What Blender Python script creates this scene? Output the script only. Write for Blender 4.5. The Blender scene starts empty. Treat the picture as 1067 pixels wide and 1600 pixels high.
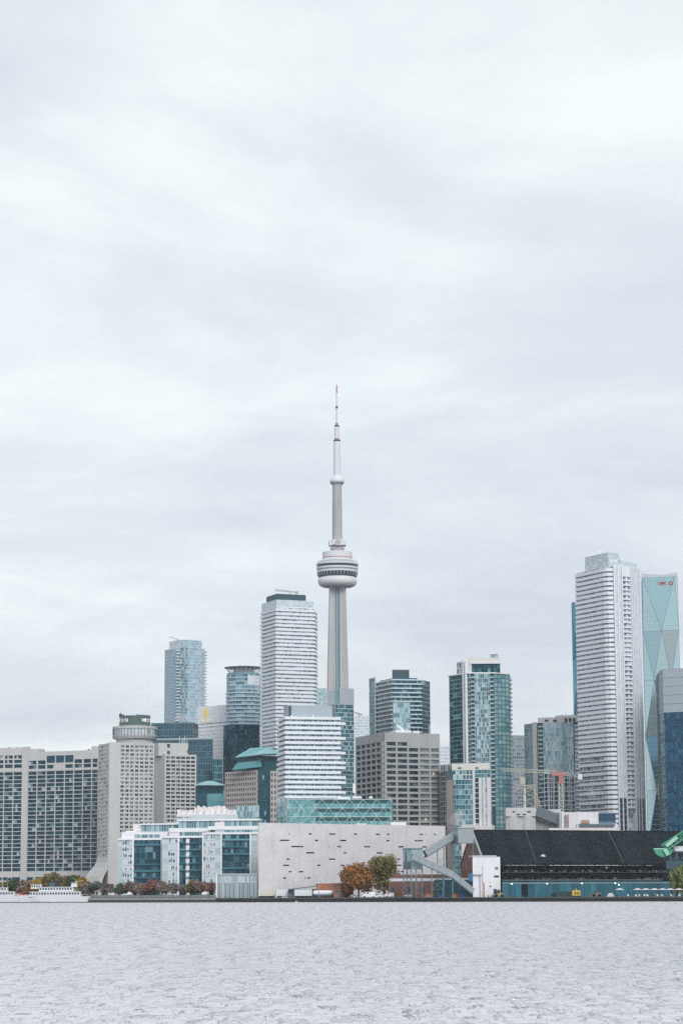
import bpy, math, random
import numpy as np
from mathutils import Vector, Matrix
random.seed(7); rng = np.random.default_rng(7)
S = bpy.context.scene
COL = S.collection
# ------------------------------------------------------------------ camera
CH = 5.0; F = 3718.0; PITCH = math.radians(9.077); ROLL = math.radians(0.25)
_u0 = Vector((0, -math.sin(PITCH), math.cos(PITCH))); _f = Vector((0, math.cos(PITCH), math.sin(PITCH))); _r0 = Vector((1, 0, 0))
_r = _r0*math.cos(ROLL) - _u0*math.sin(ROLL); _u = _u0*math.cos(ROLL) + _r0*math.sin(ROLL)
cd = bpy.data.cameras.new('camera'); cam = bpy.data.objects.new('camera', cd); COL.objects.link(cam)
cd.sensor_fit = 'VERTICAL'; cd.sensor_height = 36; cd.lens = 36*F/1600; cd.clip_start = 1; cd.clip_end = 60000
cam.matrix_world = Matrix(((_r.x, _u.x, -_f.x, 0), (_r.y, _u.y, -_f.y, 0), (_r.z, _u.z, -_f.z, CH), (0, 0, 0, 1)))
S.camera = cam
# ------------------------------------------------------------------ sky, sun, exposure
SKYZ = 22.3
SUN_DIR = Vector((0.24, -0.78, 0.58)).normalized()
w = bpy.data.worlds.new('World'); S.world = w; w.use_nodes = True
nt = w.node_tree; nt.nodes.clear(); N = nt.nodes.new; L = nt.links.new
out = N('ShaderNodeOutputWorld'); bg = N('ShaderNodeBackground'); L(bg.outputs[0], out.inputs[0])
tc = N('ShaderNodeTexCoord'); sp = N('ShaderNodeSeparateXYZ'); L(tc.outputs['Generated'], sp.inputs[0])
def wm(op, a, b=None):
    n = N('ShaderNodeMath'); n.operation = op
    for i, v in enumerate((a, b)):
        if v is None: continue
        if isinstance(v, (int, float)): n.inputs[i].default_value = v
        else: L(v, n.inputs[i])
    return n.outputs[0]
az = wm('ABSOLUTE', sp.outputs[2]); dn = wm('ADD', az, 0.13)
cx = wm('DIVIDE', sp.outputs[0], dn); cy = wm('DIVIDE', sp.outputs[1], dn)
cb = N('ShaderNodeCombineXYZ'); L(cx, cb.inputs[0]); L(cy, cb.inputs[1]); cb.inputs[2].default_value = SKYZ
n1 = N('ShaderNodeTexNoise'); L(cb.outputs[0], n1.inputs['Vector']); n1.inputs['Scale'].default_value = 1.15; n1.inputs['Detail'].default_value = 7; n1.inputs['Roughness'].default_value = .58; n1.inputs['Distortion'].default_value = .35
cr = N('ShaderNodeValToRGB'); L(n1.outputs[0], cr.inputs[0])
e = cr.color_ramp.elements; e[0].position = .33; e[0].color = (.435, .47, .525, 1); e[1].position = .67; e[1].color = (.635, .68, .672, 1)
k = cr.color_ramp.elements.new(.50); k.color = (.52, .56, .59, 1)
sky = N('ShaderNodeTexSky'); sky.sky_type = 'NISHITA'; sky.sun_disc = False
sky.sun_elevation = math.asin(SUN_DIR.z); sky.sun_rotation = math.atan2(SUN_DIR.x, SUN_DIR.y)
sk = N('ShaderNodeVectorMath'); sk.operation = 'SCALE'; L(sky.outputs[0], sk.inputs[0]); sk.inputs[3].default_value = .08
mx = N('ShaderNodeMix'); mx.data_type = 'RGBA'; mx.inputs[0].default_value = .93; L(sk.outputs[0], mx.inputs[6]); L(cr.outputs[0], mx.inputs[7])
L(mx.outputs[2], bg.inputs[0]); bg.inputs[1].default_value = 1.0
sd = bpy.data.lights.new('sun', 'SUN'); sd.energy = 1.5; sd.angle = math.radians(25); sd.color = (1, .985, .965)
so = bpy.data.objects.new('sun', sd); COL.objects.link(so); so.rotation_euler = SUN_DIR.to_track_quat('Z', 'Y').to_euler(); so.location = (300, -300, 500)
S.view_settings.view_transform = 'Standard'; S.view_settings.look = 'None'; S.view_settings.exposure = 0.62; S.view_settings.gamma = 1
S.render.engine = 'CYCLES'; S.cycles.max_bounces = 6; S.cycles.volume_bounces = 2; S.cycles.sample_clamp_indirect = 3; S.cycles.sample_clamp_direct = 8; S.cycles.use_denoising = False
# ------------------------------------------------------------------ photo pixel -> place at a chosen distance
GZ = 2.2
def ray(px, py):
    return _r*((px-533.5)/F) + _u*((800-py)/F) + _f
def W(px, py, D):
    d = ray(px, py); return Vector((0, 0, CH)) + d*(D/d.y)
def G(px, D, py=1394):
    p = W(px, py, D); return (p.x, p.y)
def Z(px, py, D): return W(px, py, D).z
def hit(px, py, z=0.0):
    d = ray(px, py); return d*((z-CH)/d.z) + Vector((0, 0, CH))
# ------------------------------------------------------------------ mesh builder
class MB:
    def __init__(s): s.v = []; s.f = []
    def add(s, vs, fs):
        o = len(s.v); s.v += [tuple(q) for q in vs]; s.f += [tuple(i+o for i in f) for f in fs]; return s
    def box(s, x0, x1, y0, y1, z0, z1):
        return s.add([(x0,y0,z0),(x1,y0,z0),(x1,y1,z0),(x0,y1,z0),(x0,y0,z1),(x1,y0,z1),(x1,y1,z1),(x0,y1,z1)],
                     [(0,3,2,1),(4,5,6,7),(0,1,5,4),(1,2,6,5),(2,3,7,6),(3,0,4,7)])
    def quad(s, *p): return s.add(p, [tuple(range(len(p)))])
    def prism(s, poly, z0, z1, top=None):
        n = len(poly); tp = top or poly
        vs = [(p[0], p[1], z0) for p in poly] + [(p[0], p[1], z1 if not callable(z1) else z1(p)) for p in tp]
        a = sum(poly[i][0]*poly[(i+1) % n][1]-poly[(i+1) % n][0]*poly[i][1] for i in range(n))
        fs = [(i, (i+1) % n, n+(i+1) % n, n+i) for i in range(n)] + [tuple(range(n, 2*n)), tuple(range(n-1, -1, -1))]
        if a < 0: fs = [tuple(reversed(f)) for f in fs]
        return s.add(vs, fs)
    def beam(s, p, q, w, h=None):
        p = Vector(p); q = Vector(q); d = (q-p).normalized(); h = h or w
        a = d.cross(Vector((0, 0, 1)));  a = Vector((1, 0, 0)) if a.length < 1e-4 else a.normalized()
        b = a.cross(d).normalized()
        vs = [c + a*(i*w/2) + b*(j*h/2) for c in (p, q) for i, j in ((-1,-1),(1,-1),(1,1),(-1,1))]
        return s.add(vs, [(0,3,2,1),(4,5,6,7),(0,1,5,4),(1,2,6,5),(2,3,7,6),(3,0,4,7)])
    def tube(s, pts, rad, n=8):
        pts = [Vector(p) for p in pts]; vs = []; fs = []
        for i, p in enumerate(pts):
            d = (pts[min(i+1, len(pts)-1)] - pts[max(i-1, 0)]).normalized()
            a = d.cross(Vector((.3, 1, .1))).normalized(); b = d.cross(a)
            for j in range(n):
                t = 2*math.pi*j/n; vs.append(p + (a*math.cos(t)+b*math.sin(t))*rad[i])
        for i in range(len(pts)-1):
            for j in range(n): fs.append((i*n+j, i*n+(j+1) % n, (i+1)*n+(j+1) % n, (i+1)*n+j))
        fs += [tuple(range(n-1, -1, -1)), tuple(range((len(pts)-1)*n, len(pts)*n))]
        return s.add(vs, fs)
    def lathe(s, prof, n=48, c=(0, 0)):
        vs = []; fs = []
        for r, z in prof:
            for j in range(n):
                t = 2*math.pi*j/n; vs.append((c[0]+r*math.cos(t), c[1]+r*math.sin(t), z))
        m = len(prof)
        for i in range(m-1):
            for j in range(n): fs.append((i*n+j, i*n+(j+1) % n, (i+1)*n+(j+1) % n, (i+1)*n+j))
        fs += [tuple(range(n-1, -1, -1)), tuple(range((m-1)*n, m*n))]
        return s.add(vs, fs)
    def mesh(s, name, mat, smooth=False, off=(0, 0, 0)):
        me = bpy.data.meshes.new(name)
        v = s.v if off == (0, 0, 0) else [(x-off[0], y-off[1], z-off[2]) for x, y, z in s.v]
        me.from_pydata(v, [], s.f); me.materials.append(mat)
        if smooth: me.polygons.foreach_set('use_smooth', [True]*len(me.polygons))
        me.update(); return me
def link(name, me, parent=None, loc=(0, 0, 0), rz=0, kind=None, label=None):
    o = bpy.data.objects.new(name, me); COL.objects.link(o); o.parent = parent; o.location = loc
    if rz: o.rotation_euler = (0, 0, rz)
    if kind: o['kind'] = kind
    if label: o['label'] = label
    return o
def tag(o, label, cat, group=None, kind=None):
    o['label'] = label
    if cat: o['category'] = cat
    if group: o['group'] = group
    if kind: o['kind'] = kind
    return o
def thing(name, label, cat, loc, group=None):
    o = bpy.data.objects.new(name, None); COL.objects.link(o); o.location = loc; o.empty_display_size = 2
    return tag(o, label, cat, group)
def part(name, mb, mat, root, smooth=False, kind=None, parent=None, label=None):
    """mb holds world coordinates; the part hangs from its thing's base (or from a part that sits at that base)"""
    return link(name, mb.mesh(name, mat, smooth, tuple(root.location)), parent or root, kind=kind, label=label)
def structure(name, mb, mat, smooth=False, label=None):
    o = link(name, mb.mesh(name, mat, smooth)); o['kind'] = 'structure'
    if label: o['label'] = label
    return o
def copy_tree(o, parent=None):
    c = o.copy(); COL.objects.link(c); c.parent = parent
    for ch in list(o.children): copy_tree(ch, c)
    return c
# ------------------------------------------------------------------ materials
MC = {}
def _base(name):
    m = bpy.data.materials.new(name); m.use_nodes = True; t = m.node_tree
    return m, t, t.nodes['Principled BSDF'], t.nodes.new, t.links.new
def mat(name, col, rough=.8, var=.12, scale=.12, metal=0., spec=.3, island=0., streak=True, emit=0.):
    if name in MC: return MC[name]
    m, t, b, N, L = _base(name)
    b.inputs['Roughness'].default_value = rough; b.inputs['Metallic'].default_value = metal; b.inputs['Specular IOR Level'].default_value = spec
    g = N('ShaderNodeNewGeometry'); mp = N('ShaderNodeMapping'); L(g.outputs['Position'], mp.inputs[0])
    mp.inputs['Scale'].default_value = (1, 1, .25) if streak else (1, 1, 1)
    n = N('ShaderNodeTexNoise'); n.inputs['Scale'].default_value = scale; n.inputs['Detail'].default_value = 6; n.inputs['Roughness'].default_value = .65
    L(mp.outputs[0], n.inputs['Vector'])
    mr = N('ShaderNodeMapRange'); L(n.outputs[0], mr.inputs[0]); mr.inputs[1].default_value = .25; mr.inputs[2].default_value = .75
    mr.inputs[3].default_value = 1-var; mr.inputs[4].default_value = 1+var
    f = mr.outputs[0]
    if island:
        oi = N('ShaderNodeObjectInfo'); ad = N('ShaderNodeMath'); ad.operation = 'ADD'; L(g.outputs['Random Per Island'], ad.inputs[0]); L(oi.outputs['Random'], ad.inputs[1])
        fr = N('ShaderNodeMath'); fr.operation = 'FRACT'; L(ad.outputs[0], fr.inputs[0])
        m2 = N('ShaderNodeMapRange'); L(fr.outputs[0], m2.inputs[0]); m2.inputs[3].default_value = 1-island; m2.inputs[4].default_value = 1+island
        mu = N('ShaderNodeMath'); mu.operation = 'MULTIPLY'; L(f, mu.inputs[0]); L(m2.outputs[0], mu.inputs[1]); f = mu.outputs[0]
    vm = N('ShaderNodeVectorMath'); vm.operation = 'SCALE'; vm.inputs[0].default_value = col[:3]; L(f, vm.inputs[3])
    L(vm.outputs[0], b.inputs['Base Color'])
    if emit:
        b.inputs['Emission Color'].default_value = (*col[:3], 1); b.inputs['Emission Strength'].default_value = emit
    MC[name] = m; return m
def glass(name, stops, rough=.06, ior=1.55, metal=0., wave=.0, wscale=.2, tilt=.012):
    """stops: (position, colour) picked per pane, so blinds and lit rooms differ from window to window"""
    if name in MC: return MC[name]
    m, t, b, N, L = _base(name)
    g = N('ShaderNodeNewGeometry'); oi = N('ShaderNodeObjectInfo'); ad = N('ShaderNodeMath'); ad.operation = 'ADD'
    L(g.outputs['Random Per Island'], ad.inputs[0]); L(oi.outputs['Random'], ad.inputs[1])
    fr = N('ShaderNodeMath'); fr.operation = 'FRACT'; L(ad.outputs[0], fr.inputs[0])
    r = N('ShaderNodeValToRGB'); r.color_ramp.interpolation = 'CONSTANT'; L(fr.outputs[0], r.inputs[0])
    el = r.color_ramp.elements; el[0].position = 0; el[0].color = (*stops[0][1], 1)
    el[1].position = stops[1][0]; el[1].color = (*stops[1][1], 1)
    for p, c in stops[2:]:
        q = el.new(p); q.color = (*c, 1)
    L(r.outputs[0], b.inputs['Base Color'])
    b.inputs['Roughness'].default_value = rough; b.inputs['IOR'].default_value = ior; b.inputs['Specular Tint'].default_value = (.45, .74, .92, 1); b.inputs['Metallic'].default_value = metal
    # each pane sits a touch out of true
    wn = N('ShaderNodeTexWhiteNoise'); wn.noise_dimensions = '1D'; L(fr.outputs[0], wn.inputs['W'])
    s1 = N('ShaderNodeVectorMath'); s1.operation = 'SUBTRACT'; L(wn.outputs['Color'], s1.inputs[0]); s1.inputs[1].default_value = (.5, .5, .5)
    s2 = N('ShaderNodeVectorMath'); s2.operation = 'SCALE'; L(s1.outputs[0], s2.inputs[0]); s2.inputs[3].default_value = tilt*2
    s3 = N('ShaderNodeVectorMath'); s3.operation = 'ADD'; L(s2.outputs[0], s3.inputs[0])
    if wave:
        n = N('ShaderNodeTexNoise'); n.inputs['Scale'].default_value = wscale; n.inputs['Detail'].default_value = 2
        mp = N('ShaderNodeMapping'); L(g.outputs['Position'], mp.inputs[0]); mp.inputs['Scale'].default_value = (.55, .55, 1); L(mp.outputs[0], n.inputs['Vector'])
        bp = N('ShaderNodeBump'); bp.inputs['Distance'].default_value = wave; L(n.outputs[0], bp.inputs['Height']); L(bp.outputs[0], s3.inputs[1])
    else: L(g.outputs['Normal'], s3.inputs[1])
    s4 = N('ShaderNodeVectorMath'); s4.operation = 'NORMALIZE'; L(s3.outputs[0], s4.inputs[0]); L(s4.outputs[0], b.inputs['Normal'])
    MC[name] = m; return m
CONC = mat('concrete_beige', (.49, .482, .48), var=.10)
CONC2 = mat('concrete_grey', (.44, .442, .445), var=.12)
CONCD = mat('concrete_dark', (.325, .33, .335), var=.12)
CONCP = mat('concrete_pink', (.62, .59, .585), var=.08)
WHITE = mat('white_render', (.70, .71, .735), var=.06)
WHITEB = mat('white_balustrade', (.66, .68, .72), var=.05, rough=.4)
PALE = mat('pale_panel', (.58, .62, .66), var=.06)
GREYM = mat('grey_metal', (.36, .40, .43), var=.08, rough=.5)
DKM = mat('dark_teal_metal', (.035, .075, .10), var=.15, rough=.5)
MULL = mat('pale_mullion', (.40, .47, .50), var=.05, rough=.5)
MULLD = mat('dark_mullion', (.05, .085, .10), var=.1, rough=.5)
SPAN = mat('teal_spandrel', (.17, .28, .32), var=.08, rough=.35)
LOUV = mat('louvre_grey', (.33, .37, .42), var=.06, rough=.6)
BRICK = mat('red_brick', (.17, .088, .072), var=.2, scale=.6)
STONE = mat('pink_stone', (.42, .37, .36), var=.08)
STEEL = mat('painted_steel', (.09, .13, .155), var=.15, rough=.55)
GAL = mat('grey_cladding', (.25, .285, .305), var=.10, scale=.3)
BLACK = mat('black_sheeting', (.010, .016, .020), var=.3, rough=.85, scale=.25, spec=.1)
TEALP = mat('teal_panel', (.022, .085, .115), var=.25, rough=.7, scale=.3, spec=.2)
G_DARK = glass('glass_dark', [(0, (.006, .028, .045)), (.35, (.010, .042, .064)), (.65, (.020, .066, .09)), (.86, (.12, .19, .23)), (.95, (.38, .43, .46))], ior=1.42)
G_OFF = glass('glass_office', [(0, (.010, .018, .022)), (.5, (.02, .035, .04)), (.75, (.05, .07, .075)), (.93, (.14, .13, .11))], ior=1.5)
G_TEAL = glass('glass_teal', [(0, (.008, .05, .08)), (.3, (.02, .09, .13)), (.6, (.06, .17, .215)), (.85, (.17, .32, .365))], ior=1.7)
G_LIGHT = glass('glass_light', [(0, (.10, .22, .25)), (.2, (.22, .36, .39)), (.55, (.33, .47, .50)), (.85, (.45, .56, .58))], ior=1.7)
G_BLUE = glass('glass_blue', [(0, (.006, .038, .068)), (.5, (.010, .05, .086)), (.85, (.026, .09, .135))], ior=1.6)
G_PALE = glass('glass_pale', [(0, (.40, .47, .53)), (.4, (.46, .52, .57)), (.8, (.52, .58, .62))], ior=1.6)
# ------------------------------------------------------------------ facades
class Face:
    """upright plane from A (left) to B (right) as seen from the harbour; u along, d inward, z up"""
    def __init__(s, root, A, B):
        s.root = root; s.A = Vector((A[0], A[1])); s.B = Vector((B[0], B[1])); v = s.B-s.A; s.L = v.length; s.t = v/s.L; s.n = Vector((s.t.y, -s.t.x)); s.rz = math.atan2(v.y, v.x)
    def uz(s, px, py):
        d = ray(px, py); n3 = Vector((s.n.x, s.n.y, 0)); t = n3.dot(Vector((s.A.x, s.A.y, 0)))/n3.dot(d)
        p = d*t; return (Vector((p.x, p.y))-s.A).dot(s.t), p.z+CH
    def U(s, px, py=1250): return s.uz(px, py)[0]
    def Zt(s, px, py): return s.uz(px, py)[1]
    def pt(s, u, d=0):
        p = s.A+s.t*u-s.n*d; return (p.x, p.y)
    def put(s, name, me, u=0, z=0, d=0, parent=None, kind=None, label=None):
        p = s.A+s.t*u-s.n*d; r = s.root.location
        return link(name, me, parent or s.root, (p.x-r.x, p.y-r.y, z-r.z), s.rz, kind, label)
    def box(s, name, u0, u1, z0, z1, out, mat, back=.05, label=None, kind=None, d=0):
        return s.put(name, MB().box(u0, u1, -out, back, z0, z1).mesh(name, mat), d=d, label=label, kind=kind)
    def curtain(s, u0, u1, z0, z1, nu, nz, gm, fm, mw=.16, mh=.35, out=.12, d=0., bands=True, skip=None, name='glazing', bandname='floor_band', jit=0):
        du = (u1-u0)/nu; dz = (z1-z0)/nz; m = MB(); v = MB()
        for j in range(nz):
            for i in range(nu):
                if skip and skip(i, j): continue
                a = u0+i*du+mw*.3; b = u0+(i+1)*du-mw*.3; c = z0+j*dz+mh*.3; e_ = z0+(j+1)*dz-mh*.3
                m.quad((a, -.04, c), (b, -.04, c), (b, -.04, e_), (a, -.04, e_))
        s.put(name, m.mesh(name, gm), d=-d, kind='stuff')
        for i in range(nu+1):
            q = u0+i*du; v.box(q-mw/2, q+mw/2, -out*.8, .0, z0, z1)
        s.put('mullion', v.mesh('mullion', fm), d=-d, kind='stuff')
        if bands:
            me = MB().box(u0, u1, -out, .0, -mh/2, mh/2).mesh(bandname, fm)
            for j in range(nz+1): s.put(bandname, me, z=z0+j*dz, d=-d)
    def windows(s, us, zs, gm, npane=1, name='window', single=True, skip=None, gap=.12, lift=.05):
        """us, zs: (lo, hi) openings; panes lie on the core, the wall pieces stand proud of them"""
        cache = {}; m = MB()
        for (a, b) in us:
            for (c, e_) in zs:
                if skip and skip(a, c): continue
                if single:
                    k = (round(b-a, 2), round(e_-c, 2))
                    if k not in cache:
                        q = MB(); w_ = k[0]/npane
                        for i in range(npane): q.box(i*w_+gap/2, (i+1)*w_-gap/2, -lift, .02, gap/2, k[1]-gap/2)
                        cache[k] = q.mesh(name, gm)
                    s.put(name, cache[k], u=a, z=c)
                else:
                    w_ = (b-a)/npane
                    for i in range(npane):
                        p, q = a+i*w_+gap/2, a+(i+1)*w_-gap/2
                        m.quad((p, -lift, c), (q, -lift, c), (q, -lift, e_), (p, -lift, e_))
        if not single: s.put(name, m.mesh(name, gm), kind='stuff')
    def grid(s, us, zs, out, fm, u0, u1, z0, z1, bname='spandrel', pname='pier'):
        """solid wall pieces between openings us x zs: full-width courses and upright piers between them"""
        e_ = [z0]+[q for z in zs for q in z]+[z1]; cache = {}
        for i in range(0, len(e_), 2):
            h = round(e_[i+1]-e_[i], 2)
            if h < .05: continue
            if h not in cache: cache[h] = MB().box(u0, u1, -out, .05, 0, h).mesh(bname, fm)
            s.put(bname, cache[h], z=e_[i])
        f = [u0]+[q for u in us for q in u]+[u1]
        for i in range(0, len(f), 2):
            if f[i+1]-f[i] > .05: s.box(pname, f[i], f[i+1], z0, z1, out-.02, fm)
def rows(z0, z1, n, lo, hi):
    d = (z1-z0)/n; return [(z0+i*d+lo*d, z0+i*d+hi*d) for i in range(n)]
def cols(edges, margin): return [(a+margin, b-margin) for a, b in zip(edges[:-1], edges[1:])]
def offset(path, o):
    """open path left->right seen from the harbour, moved outward by o"""
    P = [Vector(p) for p in path]; res = []
    for i, p in enumerate(P):
        ns = []
        if i > 0: t = (p-P[i-1]).normalized(); ns.append(Vector((t.y, -t.x)))
        if i < len(P)-1: t = (P[i+1]-p).normalized(); ns.append(Vector((t.y, -t.x)))
        n = sum(ns, Vector((0, 0))).normalized(); q = p+n*(o/max(.4, n.dot(ns[0]))); res.append((q.x, q.y))
    return res
def band(root, name, path, o0, o1, z0, h, m, parent=None):
    poly = offset(path, o1)+list(reversed(offset(path, o0)))
    me = MB().prism(poly, 0, h).mesh(name, m, off=(root.location.x, root.location.y, 0))
    return me
def deep(path, depth):
    """closed plan: the seen path plus a back line"""
    return list(path)+[(path[-1][0]+0, path[-1][1]+depth), (path[0][0], path[0][1]+depth)]
def core(root, path, z0, z1, m, depth=22, name='core', back=None):
    return part(name, MB().prism(list(path)+(back or [(path[-1][0]-2, max(path[-1][1], path[0][1])+depth), (path[0][0]+2, max(path[-1][1], path[0][1])+depth)]), z0, z1), m, root)
def text(name, s, size, m, root, loc, rz, ext=.15, label=None, parent=None):
    cu = bpy.data.curves.new(name, 'FONT'); cu.body = s; cu.size = size; cu.extrude = ext; cu.align_x = 'LEFT'; cu.offset = .01*size
    o = bpy.data.objects.new('tmp', cu); COL.objects.link(o); bpy.context.view_layer.update()
    me = bpy.data.meshes.new_from_object(o.evaluated_get(bpy.context.evaluated_depsgraph_get())); bpy.data.objects.remove(o); me.name = name
    me.materials.clear(); me.materials.append(m)
    me.transform(Matrix.Rotation(math.pi/2, 4, 'X'))
    r = root.location
    return link(name, me, parent or root, (loc[0]-r.x, loc[1]-r.y, loc[2]-r.z), rz, label=label)
# ================================================================== setting: water, ground, quay
QL = hit(0, 1410.6); QR = hit(1067, 1408.4); QD = (QR-QL).normalized()
def DQ(px):
    """distance of the quay edge in the direction of a photo column"""
    d = ray(px, 1394); k = d.x/d.y          # X = k*Y on the ray; line: QL + s*QD
    s = (QL.x-k*QL.y)/(k*QD.y-QD.x); return QL.y+s*QD.y
def build_water():
    m, t, b, N, L = _base('harbour_water')
    b.inputs['Base Color'].default_value = (.55, .53, .55, 1); b.inputs['IOR'].default_value = 3.0
    g = N('ShaderNodeNewGeometry'); xs_ = N('ShaderNodeSeparateXYZ'); L(g.outputs['Position'], xs_.inputs[0])
    def by_distance(near, far, d0, d1):
        r = N('ShaderNodeMapRange'); L(xs_.outputs[1], r.inputs[0]); r.inputs[1].default_value = d0; r.inputs[2].default_value = d1; r.inputs[3].default_value = near; r.inputs[4].default_value = far; return r.outputs[0]
    def mth(op, a, c=None):
        q = N('ShaderNodeMath'); q.operation = op
        for i, v in enumerate((a, c)):
            if v is None: continue
            if isinstance(v, (int, float)): q.inputs[i].default_value = v
            else: L(v, q.inputs[i])
        return q.outputs[0]
    def chop(sx, sy, thr, seed):
        mp = N('ShaderNodeMapping'); L(g.outputs['Position'], mp.inputs[0]); mp.inputs['Scale'].default_value = (sx, sy, 1); mp.inputs['Location'].default_value = (seed, seed*.7, 0)
        n = N('ShaderNodeTexNoise'); n.inputs['Scale'].default_value = 1; n.inputs['Detail'].default_value = 2; n.inputs['Roughness'].default_value = .5; n.inputs['Distortion'].default_value = .4; L(mp.outputs[0], n.inputs['Vector'])
        return mth('POWER', mth('MAXIMUM', mth('SUBTRACT', n.outputs[0], thr), 0), 1.3)
    h = mth('ADD', mth('MULTIPLY', chop(1.5, .34, .52, 3), by_distance(1.3, 2.0, 90, 300)), mth('MULTIPLY', chop(.75, .10, .50, 11), by_distance(1.3, 7.5, 90, 400)))
    h = mth('ADD', h, mth('MULTIPLY', chop(3.2, 1.1, .3, 23), by_distance(.05, 0, 90, 300)))
    h = mth('ADD', h, mth('MULTIPLY', chop(.85, .26, .60, 41), by_distance(9, 4, 90, 260)))
    bp = N('ShaderNodeBump'); bp.inputs['Distance'].default_value = 1.6; bp.inputs['Strength'].default_value = 1; L(h, bp.inputs['Height']); L(bp.outputs[0], b.inputs['Normal'])
    L(by_distance(.2, .46, 90, 700), b.inputs['Roughness'])
    ys = [84.0]
    while ys[-1] < 1420: ys.append(ys[-1]+max(.11, ys[-1]**2/11900*.14))
    ys = np.array([-9000, -2000, -400, -60, 20, 60, 80]+ys+[1500, 1800])
    tf = np.linspace(-.19, .19, 520)
    tt = np.concatenate([[-9, -3, -1.2, -.6, -.35, -.25, -.2], tf, [.2, .25, .35, .6, 1.2, 3, 9]])
    sc = np.maximum(np.abs(ys), 300.0); sc[ys >= 80] = ys[ys >= 80]
    X = sc[:, None]*tt[None, :]; Y = np.repeat(ys[:, None], len(tt), 1); H = np.zeros_like(X)
    gap = np.maximum(np.gradient(ys)[:, None], 0.02)
    for i in range(70):
        lam = .5*(1.9/.5)**(rng.random()); th = rng.normal(math.radians(84), .5); kx, ky = math.cos(th)*2*math.pi/lam, math.sin(th)*2*math.pi/lam
        a = .0034*lam
        fade = np.clip((lam/gap-2.2)/9, 0, 1)
        ph = kx*X+ky*Y+rng.random()*6.283
        H += a*fade*(np.sin(ph)+.25*np.sin(2*ph+.6))
    gust = .8+.35*np.sin(X*.021+Y*.013+1)*np.sin(Y*.034-X*.011)
    H *= gust; sg = H[20:400, 20:-20].std(); H += 1.5*sg*np.clip(H/sg-1.25, 0, 2)**1.2
    H[:, :8] = 0; H[:, -8:] = 0; H[:9] = 0; H[-3:] = 0
    X = np.clip(X, -12000, 12000)
    V = np.stack([X, Y, H], -1).reshape(-1, 3); nr, nc = X.shape
    idx = np.arange(nr*nc).reshape(nr, nc); Fq = np.stack([idx[:-1, :-1], idx[:-1, 1:], idx[1:, 1:], idx[1:, :-1]], -1).reshape(-1, 4)
    me = bpy.data.meshes.new('water'); me.vertices.add(len(V)); me.vertices.foreach_set('co', V.ravel().astype(np.float32))
    me.loops.add(Fq.size); me.loops.foreach_set('vertex_index', Fq.ravel().astype(np.int32)); me.polygons.add(len(Fq))
    me.polygons.foreach_set('loop_start', np.arange(0, Fq.size, 4, dtype=np.int32)); me.polygons.foreach_set('loop_total', np.full(len(Fq), 4, np.int32))
    me.polygons.foreach_set('use_smooth', np.ones(len(Fq), bool)); me.update(calc_edges=True); me.materials.append(m)
    link('water', me)['kind'] = 'structure'
build_water()
ASPH = mat('asphalt_ground', (.10, .10, .10), var=.2, scale=.1, streak=False)
qa = QL-QD*2500; qb = QR+QD*2500
structure('ground', MB().quad((qa.x, qa.y, GZ), (qb.x, qb.y, GZ), (12000, 6000, GZ), (12000, 14000, GZ), (-12000, 14000, GZ), (-12000, 6000, GZ)), ASPH)
QN = Vector((QD.y, -QD.x, 0))                # out over the water
def qp(s, o, z): p = QL+QD*s+QN*o; return (p.x, p.y, z)
QLEN = (QR-QL).length
def S_of(px): D = DQ(px); p = Vector((*G(px, D), 0)); return (p-QL).dot(QD)
TIMBER = mat('wet_timber', (.035, .042, .045), var=.4, scale=.8)
QCONC = mat('quay_concrete', (.20, .21, .21), var=.2, scale=.3)
s1 = S_of(338)
qw = structure('quay_wall', MB().prism([qp(-1500, .3, 0)[:2], qp(s1, .3, 0)[:2], qp(s1, -1.5, 0)[:2], qp(-1500, -1.5, 0)[:2]], -2, GZ-.05), TIMBER)
m_ = MB(); m_.prism([qp(s1, .4, 0)[:2], qp(QLEN+1500, .4, 0)[:2], qp(QLEN+1500, -1.5, 0)[:2], qp(s1, -1.5, 0)[:2]], -2, GZ-.05)
structure('quay_wall', m_, TIMBER)
structure('quay_coping', MB().prism([qp(-1500, .45, 0)[:2], qp(s1, .45, 0)[:2], qp(s1, -3, 0)[:2], qp(-1500, -3, 0)[:2]], GZ-.9, GZ+.35), QCONC)
structure('quay_coping', MB().prism([qp(s1+.02, .8, 0)[:2], qp(QLEN+1500, .8, 0)[:2], qp(QLEN+1500, -1, 0)[:2], qp(s1+.02, -1, 0)[:2]], GZ-.35, GZ+.1), mat('quay_kerb', (.10, .11, .11), var=.3, scale=.5))
# timber fender piles along the working quay
pm = MB()
for i in range(int((QLEN-s1)/2.1)+14):
    s = s1+1+i*2.1+rng.normal()*.15; r = .22+rng.random()*.08; h = GZ+rng.random()*.35-.1
    c = qp(s, .75, 0); pm.tube([(c[0], c[1], -2), (c[0]+rng.normal()*.05, c[1], h)], [r, r*.9], 6)
for z in (.7, 1.5): pm.beam(qp(s1+1, 1.0, z), qp(QLEN+20, 1.0, z), .25, .3)
o = link('fender_piles', pm.mesh('fender_piles', TIMBER)); tag(o, 'row of dark timber fender piles lining the working quay edge', None, kind='stuff')
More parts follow.
